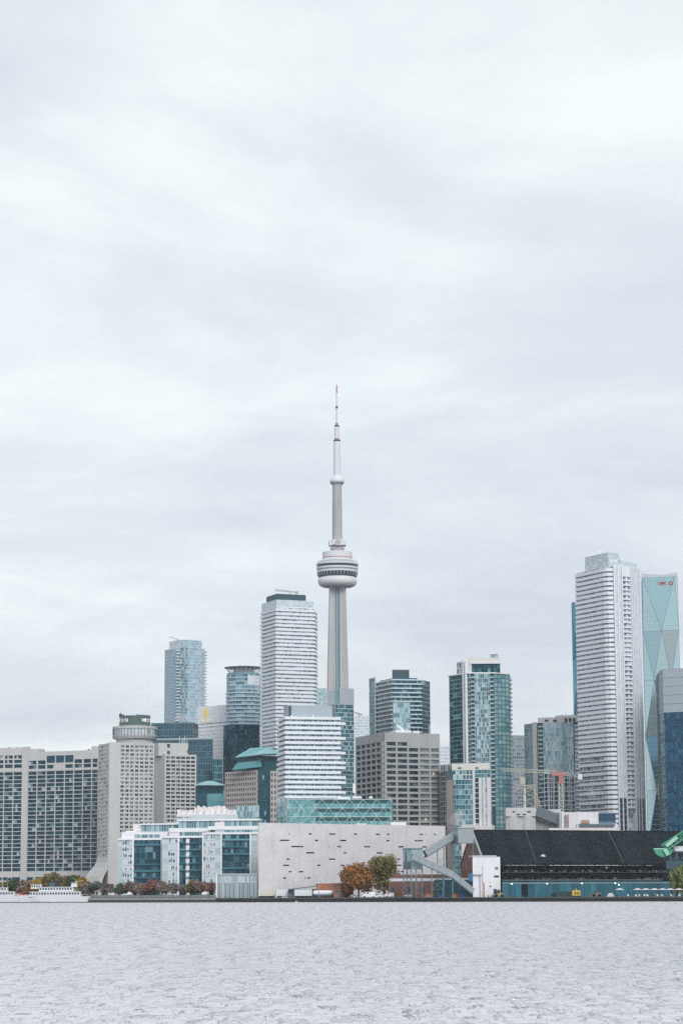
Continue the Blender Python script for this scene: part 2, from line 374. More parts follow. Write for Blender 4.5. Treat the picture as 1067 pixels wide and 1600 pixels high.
# ================================================================== communications tower
def communications_tower():
    D = 2557.0; cx, cy = G(527.9, D, 1075)
    R = lambda py, hw: hw*D/F*1.0
    z = lambda py: Z(527, py, D)
    t = thing('communications_tower', 'tall concrete communications tower with round pod and needle mast behind the apartment blocks', 'tower', (cx, cy, GZ))
    # tapering shaft with three buttress legs, a recess facing the harbour
    hs = [(GZ, 33), (z(1270), 22.5), (z(1180), 17.6), (z(1075), 15.9), (z(1000), 14.2), (z(917), 12.2), (z(895), 12.0)]
    ring = []; ang = [math.radians(a) for a in (-34, 214, 90)]
    def section(zz, hw):
        Rr = hw*D/F/math.cos(math.radians(34)); c0 = 4.8*D/F/math.cos(math.radians(60))*.52; th = 3.0*D/F; pts = []
        for a in sorted(ang):
            d = Vector((math.cos(a), math.sin(a))); n = Vector((-d.y, d.x)); tw = th*.75
            pts += [(d*Rr*.62-n*th*1.02), (d*Rr-n*tw*.8), (d*Rr+n*tw*.8), (d*Rr*.62+n*th*1.02)]
        return [(cx+p.x, cy+p.y, zz) for p in pts]
    secs = [section(*h) for h in hs]; n = len(secs[0]); m = MB(); vs = [p for s_ in secs for p in s_]; fs = []
    for i in range(len(secs)-1):
        for j in range(n): fs.append((i*n+j, i*n+(j+1) % n, (i+1)*n+(j+1) % n, (i+1)*n+j))
    m.add(vs, fs); sh = part('shaft', m, mat('tower_concrete', (.42, .405, .40), var=.15, scale=.05), t)
    # glazed lift strip in the recess and its two light ribs
    def yface(hw): return cy-(.418*hw+2.49)*D/F+.95
    g = MB(); g.add([p for zz, hw in hs for p in ((cx-4.4*D/F, yface(hw)-1.2, zz), (cx+4.4*D/F, yface(hw)-1.2, zz))], [(2*i, 2*i+1, 2*i+3, 2*i+2) for i in range(len(hs)-1)])
    part('lift_glazing', g, mat('lift_glass', (.13, .20, .24), var=.1, rough=.35, scale=.08), t, parent=sh)
    for sx in (-4.9, -1.2, 4.7):
        b = MB()
        for (za, ha), (zb, hb) in zip(hs[:-1], hs[1:]): b.beam((cx+sx*D/F, yface(ha)-1.6, za), (cx+sx*D/F, yface(hb)-1.6, zb), .9 if abs(sx) > 2 else .5)
        part('rib', b, mat('tower_rib', (.50, .52, .53), var=.05), t, parent=sh)
    k = D/F
    def lathe(name, prof, m, parent=None, seg=64, sm=True):
        return part(name, MB().lathe([(hw*k, z(py)) for py, hw in prof], seg, (cx, cy)), m, t, smooth=False, parent=parent)
    WP = mat('tower_white', (.60, .61, .635), var=.06); TD = mat('tower_dark_band', (.03, .06, .085), var=.1, rough=.3); TG = mat('tower_grey_band', (.30, .36, .40), var=.05, rough=.5)
    RED = mat('tower_red', (.36, .17, .19), var=.05); CG = mat('tower_concrete_upper', (.38, .375, .38), var=.15, scale=.08)
    pod = lathe('pod_core', [(917, 24), (905, 28), (880, 29), (872, 22), (864, 20)], TG)
    arc = [(908.5+8.6*math.sin(a), 22+8.8*math.cos(a)) for a in np.linspace(math.pi/2, -math.pi/2, 12)]
    lathe('radome_ring', arc, WP, pod)
    lathe('glass_floor_band', [(901.5, 30.3), (899, 31.4), (895, 32.2), (894.6, 28)], TD, pod)
    for a in range(36):
        b = MB(); th = math.radians(a*10); b.beam((cx+30.6*k*math.cos(th), cy+30.6*k*math.sin(th), z(901)), (cx+32.6*k*math.cos(th), cy+32.6*k*math.sin(th), z(895.5)), .35)
        part('band_post', b, WP, t, parent=pod)
    lathe('pod_ring', [(895, 28), (895, 32.2), (892.6, 32.3), (892.6, 28)], WP, pod)
    lathe('window_band', [(892.6, 28), (892.6, 31.4), (890, 31.5), (890, 28)], TG, pod)
    lathe('pod_ring', [(890, 28), (890, 32.6), (887.2, 32.8), (887.2, 28)], WP, pod)
    lathe('window_band', [(887.2, 28), (887.2, 32.0), (883.4, 32.2), (883.4, 28)], TD, pod)
    lathe('pod_ring', [(883.4, 28), (883.4, 33), (880.6, 33.2), (880.2, 28)], WP, pod)
    b = MB()
    for a in range(44):
        th = 2*math.pi*a/44; b.beam((cx+31.5*k*math.cos(th), cy+31.5*k*math.sin(th), z(880.6)), (cx+30.5*k*math.cos(th), cy+30.5*k*math.sin(th), z(875.2)), .45)
    part('railing', b, WP, t, kind='stuff', parent=pod)
    lathe('pod_roof', [(880.5, 28), (876, 26), (872.4, 22.5)], mat('tower_pale', (.54, .51, .52), var=.05), pod)
    lathe('red_trim', [(872.6, 22.6), (872.6, 23.2), (871.6, 23.2), (871.6, 22.6)], RED, pod)
    lathe('upper_drum', [(871.6, 20), (871.6, 23.3), (863.4, 23.5), (863.2, 10)], WP, pod)
    up = lathe('upper_shaft', [(864, 10.5), (856, 9.6), (853, 8.2), (842, 7.9), (800, 7.7), (757, 7.3)], CG)
    # antenna boxes round the neck
    for a in range(12):
        th = 2*math.pi*a/12+.1; b = MB(); c = (cx+10.6*k*math.cos(th), cy+10.6*k*math.sin(th)); hw = 2.1+.5*(a % 2)
        b.box(c[0]-hw, c[0]+hw, c[1]-hw, c[1]+hw, z(854-(a % 3)), z(844.5+(a % 2)*1.5)); part('antenna_box', b, WP if a % 3 else CG, t, parent=up)
    lathe('collar', [(859, 10.6), (857.5, 11.4), (856.6, 11.4), (856, 9)], CG, up)
    sp_ = lathe('sky_pod', [(758.5, 7.4), (757, 8.6), (754.4, 10.8), (752, 11.2), (750, 11.0), (747.5, 9.4), (744.5, 7.0), (743, 5.6)], WP, seg=48)
    lathe('sky_pod_window', [(757.2, 8.9), (754.6, 11.3), (753.4, 11.4), (753.4, 9)], TG, sp_)
    ms = lathe('mast', [(743.5, 5.8), (689, 5.2), (689, 1)], mat('mast_white', (.60, .62, .66), var=.05), seg=20)
    lathe('mast_collar', [(690, 5.3), (688.6, 5.7), (688, 5.7), (688, 3)], TD, ms, 20)
    lathe('mast_red_band', [(688.4, 4.2), (685.4, 4.2), (685.4, 3)], RED, ms, 20)
    lathe('mast_section', [(686, 3.9), (666, 3.7), (666, 1)], WP, ms, 20)
    lathe('mast_collar', [(667, 3.8), (665.6, 4.1), (665, 4.0), (665, 2)], TD, ms, 20)
    lathe('mast_red_band', [(665, 2.1), (661, 2.0), (661, 1)], RED, ms, 16)
    lathe('mast_section', [(661.5, 1.75), (638, 1.55), (638, 1)], WP, ms, 16)
    lathe('mast_collar', [(638.4, 1.8), (634.6, 1.8), (634.6, 1)], mat('mast_dark_red', (.12, .05, .07)), ms, 16)
    lathe('mast_section', [(635, 1.4), (613, 1.2), (613, .8)], WP, ms, 12)
    lathe('mast_red_tip', [(614, 1.25), (604, 1.0), (601.5, .5), (600.6, .1)], RED, ms, 12)
communications_tower()
# ================================================================== left: slab apartment block by the ferry dock
def slab_block():
    t = thing('slab_apartment_block', 'long concrete slab apartment block with dark gridded windows by the ferry boats', 'apartment block', (*G(40, 1880), GZ))
    P = [G(-34, 1885, 1290), G(38.5, 1872, 1290), G(153.5, 1843, 1290)]
    f1 = Face(t, P[0], P[1]); f2 = Face(t, P[1], P[2])
    zt = f2.Zt(100, 1173.5); zb = f2.Zt(100, 1361.5); zw = f2.Zt(100, 1204); core(t, P, GZ, f2.Zt(100, 1178), DKM, 18)
    e2 = [f2.U(x, 1290) for x in (43.6, 57.8, 72, 86.3, 100.6, 115, 129.3, 143.3)]+[f2.L]; e1 = [f1.U(x, 1290) for x in (-34, -21.5, -7.5, 6, 20.5, 34.6)]
    zs = rows(zb, zw, 25, .12, .94)
    for f, e_ in ((f1, e1), (f2, e2)):
        us = cols(e_, .36); f.windows(us, zs, G_DARK, 4)
        lo = rows(f.Zt(100, 1376), zb, 2, .1, .8)[:1]; f.windows(us, lo, G_DARK, 3)
        f.grid(us, lo+zs, .55, CONC, e_[0], e_[-1], GZ, zw+.2)
    # solid attic with two rows of windows and three tall openings
    z1, z2, z3, z4 = [f2.Zt(100, y) for y in (1200.2, 1194.6, 1193.2, 1187.2)]
    us2 = cols(e2, .7); top = f2.Zt(100, 1173.5)
    lowus = [u for i, u in enumerate(us2) if i != 3]; upus = [u for i, u in enumerate(us2) if i not in (2, 3, 4)]
    f2.windows(lowus, [(z1, z2)], G_DARK, 4); f2.windows(upus, [(z3, z4)], G_DARK, 4)
    f2.grid(lowus, [(z1, z2)], .7, CONC, e2[0], f2.L, zw+.2, z2+.35, 'attic_wall', 'attic_pier')
    f2.grid(upus+[], [(z3, z4)], .7, CONC, e2[0], e2[2]-.4, z2+.35, top, 'attic_wall', 'attic_pier') if False else None
    # upper attic: left part, tall openings, right part
    for (a, b, us) in ((e2[0], e2[2]+.3, upus[:2]), (e2[5]-.3, f2.L, upus[2:])):
        f2.grid(us, [(z3, z4)], .7, CONC, a, b, z2+.35, top, 'attic_wall', 'attic_pier')
    a, b = e2[2]+.3, e2[5]-.3; zo = f2.Zt(100, 1191.5); zp = f2.Zt(100, 1180.3)
    f2.box('attic_wall', a, b, z2+.35, zo, .7, CONC); f2.box('attic_wall', a, b, zp, top, .7, CONC)
    for i in (3, 4): f2.box('attic_pier', e2[i]-.35, e2[i]+.35, zo, zp, .65, CONC)
    f2.windows([(a+.2, e2[3]-.4), (e2[3]+.4, e2[4]-.4), (e2[4]+.4, b-.2)], [(zo, zp)], G_BLUE, 1, 'tall_opening')
    us1 = cols(e1, .6); zz = [(f1.Zt(20, y0), f1.Zt(20, y1)) for y0, y1 in ((1200, 1194.5), (1192.5, 1187.5), (1185.5, 1180.5))]
    f1.windows(us1, zz, G_DARK, 4); f1.grid(us1, zz, .7, CONC, e1[0], e1[-1], zw+.2, f1.Zt(20, 1168.5), 'attic_wall', 'attic_pier')
    part('pier', MB().prism([f1.pt(f1.U(34.6, 1290), -1.3), f2.pt(f2.U(43.6, 1290), -1.3), f2.pt(f2.U(43.6, 1290), 3), f1.pt(f1.U(34.6, 1290), 3)], GZ, f2.Zt(45, 1167)), CONC, t, label='broad blank concrete pier between the two window fields')
    part('roof_house', MB().prism([f2.pt(f2.U(45, 1175)+.2, .8), f2.pt(f2.U(61, 1175), .8), f2.pt(f2.U(61, 1175), 9), f2.pt(f2.U(45, 1175), 9)], top-2, f2.Zt(55, 1170)), CONC, t)
    part('roof_house', MB().prism([f2.pt(f2.U(144, 1175), -.9), f2.pt(f2.L+.3, -.9), f2.pt(f2.L+.3, 9), f2.pt(f2.U(144, 1175), 9)], z4, f2.Zt(148, 1166)), CONC, t)
    for x in (12, 24): part('roof_vent', MB().lathe([(1.2, f1.Zt(20, 1169)), (1.1, f1.Zt(20, 1167)), (.6, f1.Zt(20, 1166.6))], 12, f1.pt(f1.U(x, 1170), 4)), GREYM, t)
    part('roof_vent', MB().box(*[q for q in (f2.pt(f2.U(137, 1175), 2)[0]-.8, f2.pt(f2.U(137, 1175), 2)[0]+.8)], f2.pt(f2.U(137, 1175), 2)[1], f2.pt(f2.U(137, 1175), 2)[1]+2, top-.5, f2.Zt(137, 1170.3)), DKM, t)
slab_block()
# ================================================================== hotel: two concrete towers and the round restaurant
def hotel_south():
    t = thing('hotel_tower', 'taller concrete hotel tower with round glazed rooftop restaurant and dark green sign drum', 'hotel', (*G(195, 1760), GZ))
    A, B, C = G(154.3, 1772, 1250), G(170.2, 1752, 1250), G(240.5, 1764, 1250)
    f1, f2 = Face(t, A, B), Face(t, B, C); zt = f2.Zt(187, 1160.5); zl = f2.Zt(187, 1346)
    core(t, [A, B, C], GZ, zt-.6, CONC2, 20)
    n = 29; zs = rows(zl, zt-1.2, n, .22, .78)
    b0 = f2.U(187.2, 1250); us = cols(list(np.linspace(b0, f2.L-.3, 8)), .55)
    f2.windows(us, zs, glass('glass_hotel', [(0, (.02, .03, .035)), (.3, (.10, .13, .14)), (.55, (.22, .25, .26)), (.8, (.34, .36, .36))], ior=1.5), 2, single=False)
    f2.grid(us, zs, .45, CONC, b0, f2.L, zl, zt)
    f2.box('blank_pier', 0, b0, GZ, zt+.3, .75, CONC, label='blank concrete shaft wall of the hotel tower')
    f2.box('podium_wall', b0, f2.L, GZ, zl, .4, CONC)
    us1 = cols(list(np.linspace(.3, f1.L-.2, 5)), .45); f1.windows(us1, zs, glass('glass_hotel_side', [(0, (.05, .08, .09)), (.25, (.3, .33, .34)), (.6, (.45, .47, .48))], ior=1.5), 1, single=False); f1.grid(us1, zs, .4, CONC, 0, f1.L, zl, zt-.4)
    # flared base sweeping out towards the water
    prof = [(0, 1340), (.5, 1348), (1.6, 1355), (3.2, 1362), (4.6, 1370), (5.6, 1380), (6, 1394)]
    m = MB(); pts = []
    for o_, y in prof:
        zz = f1.Zt(165, y) if y < 1394 else GZ
        a = f1.pt(-o_*.9, -o_*1.6-.5); b = f1.pt(f1.L-.2, -o_*1.2-.55); pts += [(*a, zz), (*b, zz)]
    m.add(pts, [(2*i+2, 2*i+3, 2*i+1, 2*i) for i in range(len(prof)-1)]+[(2*i+3, 2*i+2+1, 2*i+1) for i in range(0)])
    ins = [(f1.pt(0, 4), p[1]) for p in prof]
    me = part('flared_base', m, CONC, t); sm = me.modifiers.new('thick', 'SOLIDIFY'); sm.thickness = 3; sm.offset = -1
    part('base_window', MB().prism([f1.pt(f1.L*.35, -2.2), f1.pt(f1.L*.75, -2.2), f1.pt(f1.L*.75, -1), f1.pt(f1.L*.35, -1)], f1.Zt(165, 1359), f1.Zt(165, 1352)), G_OFF, t)
    # neck, restaurant drum, sign drum
    c = G(211, 1772, 1150); k = 1772/F; z = lambda y: Z(211, y, 1764)
    neck = part('neck', MB().lathe([(29*k, zt-2), (29*k, z(1152.5))], 48, c), CONC2, t)
    dr = part('restaurant_drum', MB().lathe([(28*k, z(1154.5)), (33*k, z(1154)), (34.2*k, z(1150)), (34.2*k, z(1148)), (33.6*k, z(1147.6)), (33.6*k, z(1139.2)), (34.6*k, z(1138.8)), (34.6*k, z(1135)), (24*k, z(1133.5))], 64, c), CONC2, t)
    for i in range(40):
        a = 2*math.pi*i/40; da = math.pi/40*.92; m = MB(); r = 33.75*k
        for z0, z1, mm in ((1147.2, 1139.6, 0),):
            m.quad(*[(c[0]+r*math.cos(q), c[1]+r*math.sin(q), zz) for q, zz in ((a-da, z(z0)), (a+da, z(z0)), (a+da, z(z1)), (a-da, z(z1)))])
        if -math.pi < 0: part('window', m, glass('glass_drum', [(0, (.40, .46, .48)), (.5, (.5, .55, .56)), (.8, (.25, .32, .35))], ior=1.6), t, parent=dr)
        b = MB(); b.beam((c[0]+34.1*k*math.cos(a+math.pi/40), c[1]+34.1*k*math.sin(a+math.pi/40), z(1153)), (c[0]+34.1*k*math.cos(a+math.pi/40), c[1]+34.1*k*math.sin(a+math.pi/40), z(1136)), .28); part('post', b, MULLD, t, parent=dr)
    sg = part('sign_drum', MB().lathe([(24.3*k, z(1134)), (24.3*k, z(1118.6)), (23.6*k, z(1118)), (2, z(1118))], 64, c), mat('sign_green', (.075, .115, .105), var=.08, rough=.5), t)
    LW = mat('letter_white', (.8, .82, .83), var=.02, emit=.12)
    for word, st in (('WESTIN', -94), ('WESTIN', 35), ('WESTIN', 150)):
        for i, ch in enumerate(word):
            an = math.radians(st+i*13.2-(2.5 if i > 4 else 0)); r = 24.45*k; dx = math.sin(an); dy = -math.cos(an)
            wd = 2.0; p = (c[0]+dx*r-math.cos(an)*wd/2, c[1]+dy*r-math.sin(an)*wd/2, z(1128.2))
            text('letter', ch, 3.8, LW, t, p, an, parent=sg)
    for x, y0, w_ in ((189, 1114, 3), (193, 1115.5, 2), (215, 1115, 1), (222, 1116, 8), (230, 1116.6, 6)):
        p = G(x, 1772, 1118); part('roof_plant', MB().box(p[0]-w_/2*k*1.4, p[0]+w_/2*k*1.4, p[1]-2, p[1]+2, z(1119), z(y0)), DKM, t)
    part('roof_mast', MB().tube([(*G(189, 1772, 1118), z(1118)), (*G(189, 1772, 1118), z(1109))], [.2, .12], 6), GREYM, t)
def hotel_north():
    t = thing('hotel_tower', 'lower concrete hotel tower with blank side wall and rooftop plant room', 'hotel', (*G(275, 1840), GZ))
    A, B, C = G(241.5, 1846, 1230), G(257.8, 1832, 1230), G(306.8, 1842, 1230)
    f1, f2 = Face(t, A, B), Face(t, B, C); zt = f2.Zt(280, 1179); zb = f2.Zt(280, 1372); core(t, [A, B, C], GZ, zt-.6, CONC2, 18)
    zs = rows(zb, zt-1.0, 31, .22, .80); us = cols(list(np.linspace(.6, f2.L-.8, 7)), .4)
    f2.windows(us, zs, glass('glass_hotel_n', [(0, (.02, .03, .035)), (.6, (.06, .08, .085)), (.8, (.22, .25, .26))], ior=1.5), 2, single=False)
    f2.grid(us, zs, .45, CONC, 0, f2.L, GZ, zt)
    f1.box('blank_pier', 0, f1.L, GZ, zt+.4, .5, CONC)
    ph = part('plant_room', MB().prism([f2.pt(f2.U(250.5, 1170), 4), f2.pt(f2.U(296.5, 1170), 3), f2.pt(f2.U(296.5, 1170), 14), f2.pt(f2.U(250.5, 1170), 14)], zt-1, f2.Zt(270, 1160.5)), CONC, t)
    for x, y in ((266, 1164.5), (266, 1175.5), (295, 1174)): part('vent', MB().box(*sorted((f2.pt(f2.U(x, y), 3.4)[0]-1, f2.pt(f2.U(x, y), 3.4)[0]+1)), f2.pt(f2.U(x, y), 3.3)[1]-.3, f2.pt(f2.U(x, y), 3.3)[1]+.8, f2.Zt(x, y)-1.2, f2.Zt(x, y)+1.2), DKM, t)
    for x, y in ((284, 1150), (288, 1154), (292.5, 1149), (290, 1152), (296, 1153)):
        p = f2.pt(f2.U(x, 1165), 5); part('antenna', MB().tube([(*p, f2.Zt(x, 1162)), (*p, f2.Zt(x, y))], [.25, .2], 5), PALE, t)
hotel_south(); hotel_north()
# ================================================================== dark office blocks, glass tower and white sign building behind the hotel
def office_dark():
    t = thing('dark_glass_office_block', 'taller dark blue glass office block with fine upright mullions behind the hotel drum', 'office block', (*G(270, 1990), GZ))
    P = [G(236.5, 1990, 1180), G(301.3, 1985, 1180), G(310, 2010, 1180)]; f = Face(t, P[0], P[1]); g = Face(t, P[1], P[2]); zt = f.Zt(260, 1129.5); core(t, P, GZ, zt, MULLD, 25)
    f.curtain(0, f.L, GZ, zt-.8, 26, 28, G_BLUE, mat('blue_mullion', (.12, .20, .24), var=.05), .35, .5, .25); g.curtain(0, g.L, GZ, f.Zt(260, 1137), 5, 27, G_BLUE, MULLD, .3, .4)
    t = thing('dark_glass_office_block', 'lower dark blue glass office block beside the white sign building', 'office block', (*G(290, 1930), GZ))
    P = [G(245, 1935, 1180), G(332.6, 1925, 1180)]; f = Face(t, *P); zt = f.Zt(290, 1154.8); core(t, P, GZ, zt, MULLD, 25)
    f.curtain(0, f.L, GZ, zt-.8, 34, 26, G_BLUE, mat('blue_mullion', (.12, .20, .24)), .35, .5, .25)
    f.box('parapet', 0, f.L, zt-.3, zt+.7, .3, MULL)
def glass_tower_far():
    t = thing('glass_apartment_tower', 'slim pale blue glass tower with balcony column, left of the flat canopy tower', 'apartment tower', (*G(288, 2300), GZ))
    P = [G(257.5, 2322, 1080), G(277, 2302, 1080), G(293, 2298, 1080), G(313.5, 2306, 1080), G(320, 2315, 1080)]
    fs = [Face(t, a, b) for a, b in zip(P[:-1], P[1:])]; zt = Z(277, 1012, 2300); nz = int((zt-GZ)/3.05); core(t, P, GZ, zt, MULL, 25)
    GL = glass('glass_sky_tower', [(0, (.24, .34, .42)), (.4, (.30, .41, .48)), (.8, (.38, .48, .54))], ior=1.7)
    GM = glass('glass_sky_mid', [(0, (.07, .15, .19)), (.4, (.16, .28, .33)), (.75, (.30, .43, .47))], ior=1.7)
    fs[0].curtain(0, fs[0].L, GZ, zt-1, 7, nz, glass('glass_tower_side', [(0, (.20, .30, .38)), (.5, (.24, .34, .42))], ior=1.6), PALE, .3, .3)
    fs[1].curtain(0, fs[1].L, GZ, zt, 6, nz, GM, MULL, .2, .4)
    fs[2].curtain(0, fs[2].L, GZ, zt, 5, nz, GL, PALE, .12, .3); fs[3].curtain(0, fs[3].L, GZ, zt-.5, 3, nz, GL, PALE, .15, .3)
    me = band(t, 'balcony_slab', [fs[0].pt(fs[0].L-2.2), P[1], fs[1].pt(3.5)], 0, 1.3, 0, .9, PALE); me2 = band(t, 'balcony_slab', [fs[3].pt(fs[3].L-1.8), P[4], (P[4][0]+.5, P[4][1]+6)], 0, 1.4, 0, .9, PALE)
    for j in range(nz-48, nz): 
        z = (j)*(zt-GZ)/nz
        link('balcony_slab', me, t, (0, 0, z)); link('balcony_slab', me2, t, (0, 0, z))
    Q = [fs[0].pt(fs[0].U(262, 1010), 2), fs[1].pt(1, 1), fs[2].pt(.3, .8), fs[3].pt(fs[3].L*.45, .8)]
    cr_ = core(t, Q, zt-.5, Z(290, 999.5, 2300), PALE, 14, 'crown'); h = Face(t, Q[1], Q[2]); h.curtain(0, h.L, zt, Z(290, 1000, 2300), 8, 3, GL, PALE, .15, .25, name='crown_glazing'); h = Face(t, Q[2], Q[3]); h.curtain(0, h.L, zt, Z(290, 1000, 2300), 8, 3, GL, PALE, .15, .25, name='crown_glazing')
    part('roof_crane', MB().beam((*Q[1], Z(280, 999, 2300)), (Q[1][0]-9, Q[1][1], Z(273, 994.5, 2300)), .7), GREYM, t)
def sign_building():
    t = thing('white_office_building', 'white office building with golden emblem and lettering on its top wall', 'office building', (*G(332, 2060), GZ))
    P = [G(309.5, 2075, 1180), G(355.5, 2048, 1180)]; f = Face(t, *P); z0 = f.Zt(320, 1131.5); zt = f.Zt(332, 1103)
    WO = mat('white_cladding', (.72, .735, .76), var=.04); core(t, P, GZ, z0, WO, 25, 'wall'); part('sign_wall', MB().prism([f.pt(-.6, -.6), f.pt(f.L, -.6), f.pt(f.L, 20), f.pt(-.6, 20)], z0+.4, zt), WO, t)
    for i in range(5): f.box('panel_joint', 0, f.L, zt-4-i*3.4, zt-3.85-i*3.4, .64, PALE)
    me = MB().box(0, f.L, -.25, .05, 0, 2.3).mesh('cladding_band', WO)
    for j in range(40): f.put('cladding_band', me, z=z0-3.2*(j+1))
    GO = mat('emblem_gold', (.75, .52, .06), var=.05, emit=.15); m = MB(); u0, ze = f.uz(322, 1115.5)
    for sgn, r in ((1, 1.0), (-1, .8)):
        for i in range(10):
            a, b = i/10, (i+1)/10; y0 = -5+10*a; y1 = -5+10*b; w0 = 2.2*math.sin(math.pi*a)**.8*r; w1 = 2.2*math.sin(math.pi*b)**.8*r
            o_ = .35*sgn; m.quad((o_, 0, y0), (o_+sgn*w0+.05, 0, y0+.4), (o_+sgn*w1+.05, 0, y1+.4), (o_, 0, y1))
    e_ = f.put('emblem', m.mesh('emblem', GO), u=u0, z=ze, d=-.75); q = e_.modifiers.new('thick', 'SOLIDIFY'); q.thickness = .2
    u1, z1 = f.uz(315.5, 1128.5); text('sign_letters', 'Sun Life', 4.6, mat('letter_cream', (.80, .72, .45), var=.03, emit=.12), t, (*f.pt(u1, -.75), z1), f.rz, .1)
office_dark(); glass_tower_far(); sign_building()
# ================================================================== round-canopy tower on a dark glass block
def canopy_tower():
    t = thing('canopy_tower', 'glass apartment tower with a flat overhanging disc roof', 'apartment tower', (*G(380, 2010), GZ))
    cx, cy = G(381, 2016, 1100); k = 2010/F; z = lambda y: Z(381, y, 2000); r = 26.2*k
    path = [(cx+r*1.02*math.cos(a), cy+r*math.sin(a)) for a in np.linspace(math.pi*1.02, math.pi*1.98, 18)]
    core(t, path, GZ, z(1050), SPAN, 8); nz = 26; z0 = z(1132); dz = (z(1052)-z0)/nz
    fsx = [Face(t, a, b) for a, b in zip(path[:-1], path[1:])]
    gm = glass('glass_canopy', [(0, (.06, .14, .18)), (.3, (.14, .25, .30)), (.7, (.28, .40, .45))], ior=1.7)
    for i, f in enumerate(fsx): f.curtain(0, f.L, z0, z(1052), 1, 13, gm, MULL, .2, .3, bands=False)
    me = band(t, 'balcony_slab', path, -.2, 1.1, 0, 1.1, mat('pale_glass_rail', (.42, .50, .55), var=.08, rough=.3)); me2 = band(t, 'floor_band', path, -.2, .35, 0, .5, PALE)
    for j in range(13):
        zz = z0+j*2*dz-GZ
        link('balcony_slab' if j < 9 else 'floor_band', me if j < 9 else me2, t, (0, 0, zz))
    part('mechanical_wall', MB().prism(offset([path[10], path[12], path[15]], .5)+[path[15], path[10]], z(1069), z(1055)), PALE, t)
    # disc roof on slanted struts
    part('disc_roof', MB().lathe([(24*k, z(1042.5)), (30.5*k, z(1041.2)), (31*k, z(1040.4)), (26*k, z(1039.6)), (10*k, z(1039))], 48, (cx, cy)), mat('disc_roof_metal', (.30, .36, .37), rough=.5), t)
    b = MB()
    for a in np.linspace(math.pi*1.02, math.pi*1.98, 12): 
        part('strut', MB().beam((cx+20*k*math.cos(a), cy+20*k*math.sin(a), z(1051)), (cx+28*k*math.cos(a+.06), cy+28*k*math.sin(a+.06), z(1042))  , .5), WHITE, t)
    part('plant_room', MB().lathe([(17*k, z(1051)), (17*k, z(1042))], 32, (cx, cy)), PALE, t)
def dark_base_block():
    t = thing('dark_glass_office_block', 'square dark teal glass block below the flat canopy tower', 'office block', (*G(378, 1960), GZ))
    P = [G(349.5, 1972, 1160), G(361, 1952, 1160), G(405, 1958, 1160)]; f1, f2 = Face(t, P[0], P[1]), Face(t, P[1], P[2]); zt = f2.Zt(380, 1132); core(t, P, GZ, zt, MULLD, 25)
    gd = glass('glass_deep', [(0, (.008, .04, .065)), (.4, (.015, .06, .085)), (.75, (.03, .085, .115)), (.93, (.06, .14, .17))], ior=1.5)
    f2.curtain(0, f2.L, GZ, zt, 14, 34, gd, MULLD, .15, .35); f1.curtain(0, f1.L, GZ, zt, 6, 34, G_TEAL, MULLD, .15, .35)
    f2.box('parapet', 0, f2.L, zt-.2, zt+.5, .25, SPAN)
canopy_tower(); dark_base_block()
# ================================================================== centre: white balcony tower
def white_tower():
    t = thing('balcony_tower', 'tall white tower ringed with balconies and dark roof crown, left of needle tower', 'apartment tower', (*G(448, 1850), GZ))
    P = [G(409.5, 1874, 1050), G(432.5, 1846, 1050), G(490, 1858, 1050), G(493.5, 1878, 1050)]
    f1, f2 = Face(t, P[0], P[1]), Face(t, P[1], P[2]); zt = f2.Zt(440, 948.5); n = int(round((zt-GZ)/3.05)); dz = (zt-GZ)/n
    core(t, P, GZ, zt, mat('recess_grey', (.20, .24, .27), var=.1), 24)
    gm = glass('glass_white_tower', [(0, (.10, .16, .20)), (.2, (.45, .50, .54)), (.45, (.34, .42, .47)), (.75, (.55, .59, .62))], ior=1.5)
    for f, c in ((f1, 9), (f2, 18)): f.curtain(0, f.L, GZ, zt, c, n, gm, WHITE, .25, .3, bands=False)
    me = []
    for v in range(4):
        path = [P[0], f1.pt(f1.L*.62), P[1], f2.pt(f2.L*.36), f2.pt(f2.L*.66), P[2], P[3]]
        o1 = [1.3, 1.55, 1.8, 1.5][v]; o_ = offset(path, o1)
        if v == 1: o_[3] = offset(path, .9)[3]
        if v == 2: o_[1] = offset(path, 1.1)[1]
        if v == 3: o_[4] = offset(path, 1.0)[4]
        poly = o_+list(reversed(offset(path, -.1)))
        me.append(MB().prism(poly, 0, 1.75).mesh('balcony', WHITEB, off=(t.location.x, t.location.y, 0)))
    for j in range(30, n): link('balcony', me[(j*7//3) % 4], t, (0, 0, j*dz-.2))
    # end fins give the stepped silhouette
    pa = f2.Zt(440, 937.5)
    part('parapet', MB().prism(offset(P[:3], .25)+[(P[2][0], P[2][1]+20), (P[0][0], P[0][1]+8)], zt-.4, pa), WHITE, t); ff = Face(t, *offset(P[1:3], .28)); ff.curtain(0, ff.L, zt+.4, pa, 30, 2, G_PALE, WHITE, .12, .2, .06, name='screen')
    g1 = Face(t, *offset(P[:2], .28)); g1.curtain(0, g1.L, zt+.4, pa, 12, 2, G_PALE, WHITE, .12, .2, .06, name='screen')
    Q = [f1.pt(f1.L*.2, 1.2), f2.pt(.5, 1.2), f2.pt(f2.U(479, 935), 1.4)]
    core(t, Q, pa-.5, f2.Zt(440, 927.6), DKM, 14, 'roof_crown')
    b = MB(); p = W(430, 922.5, 1860); q = W(466, 925.5, 1860); b.beam(p, q, .9); b.beam(p+Vector((0, 0, 1.2)), q, .4); b.beam(W(453, 924, 1860), W(453, 929, 1860), 1.0); b.beam(W(461, 926, 1860), W(466, 926, 1860), 1.6, 2.2); part('roof_crane', b, GREYM, t)
white_tower()
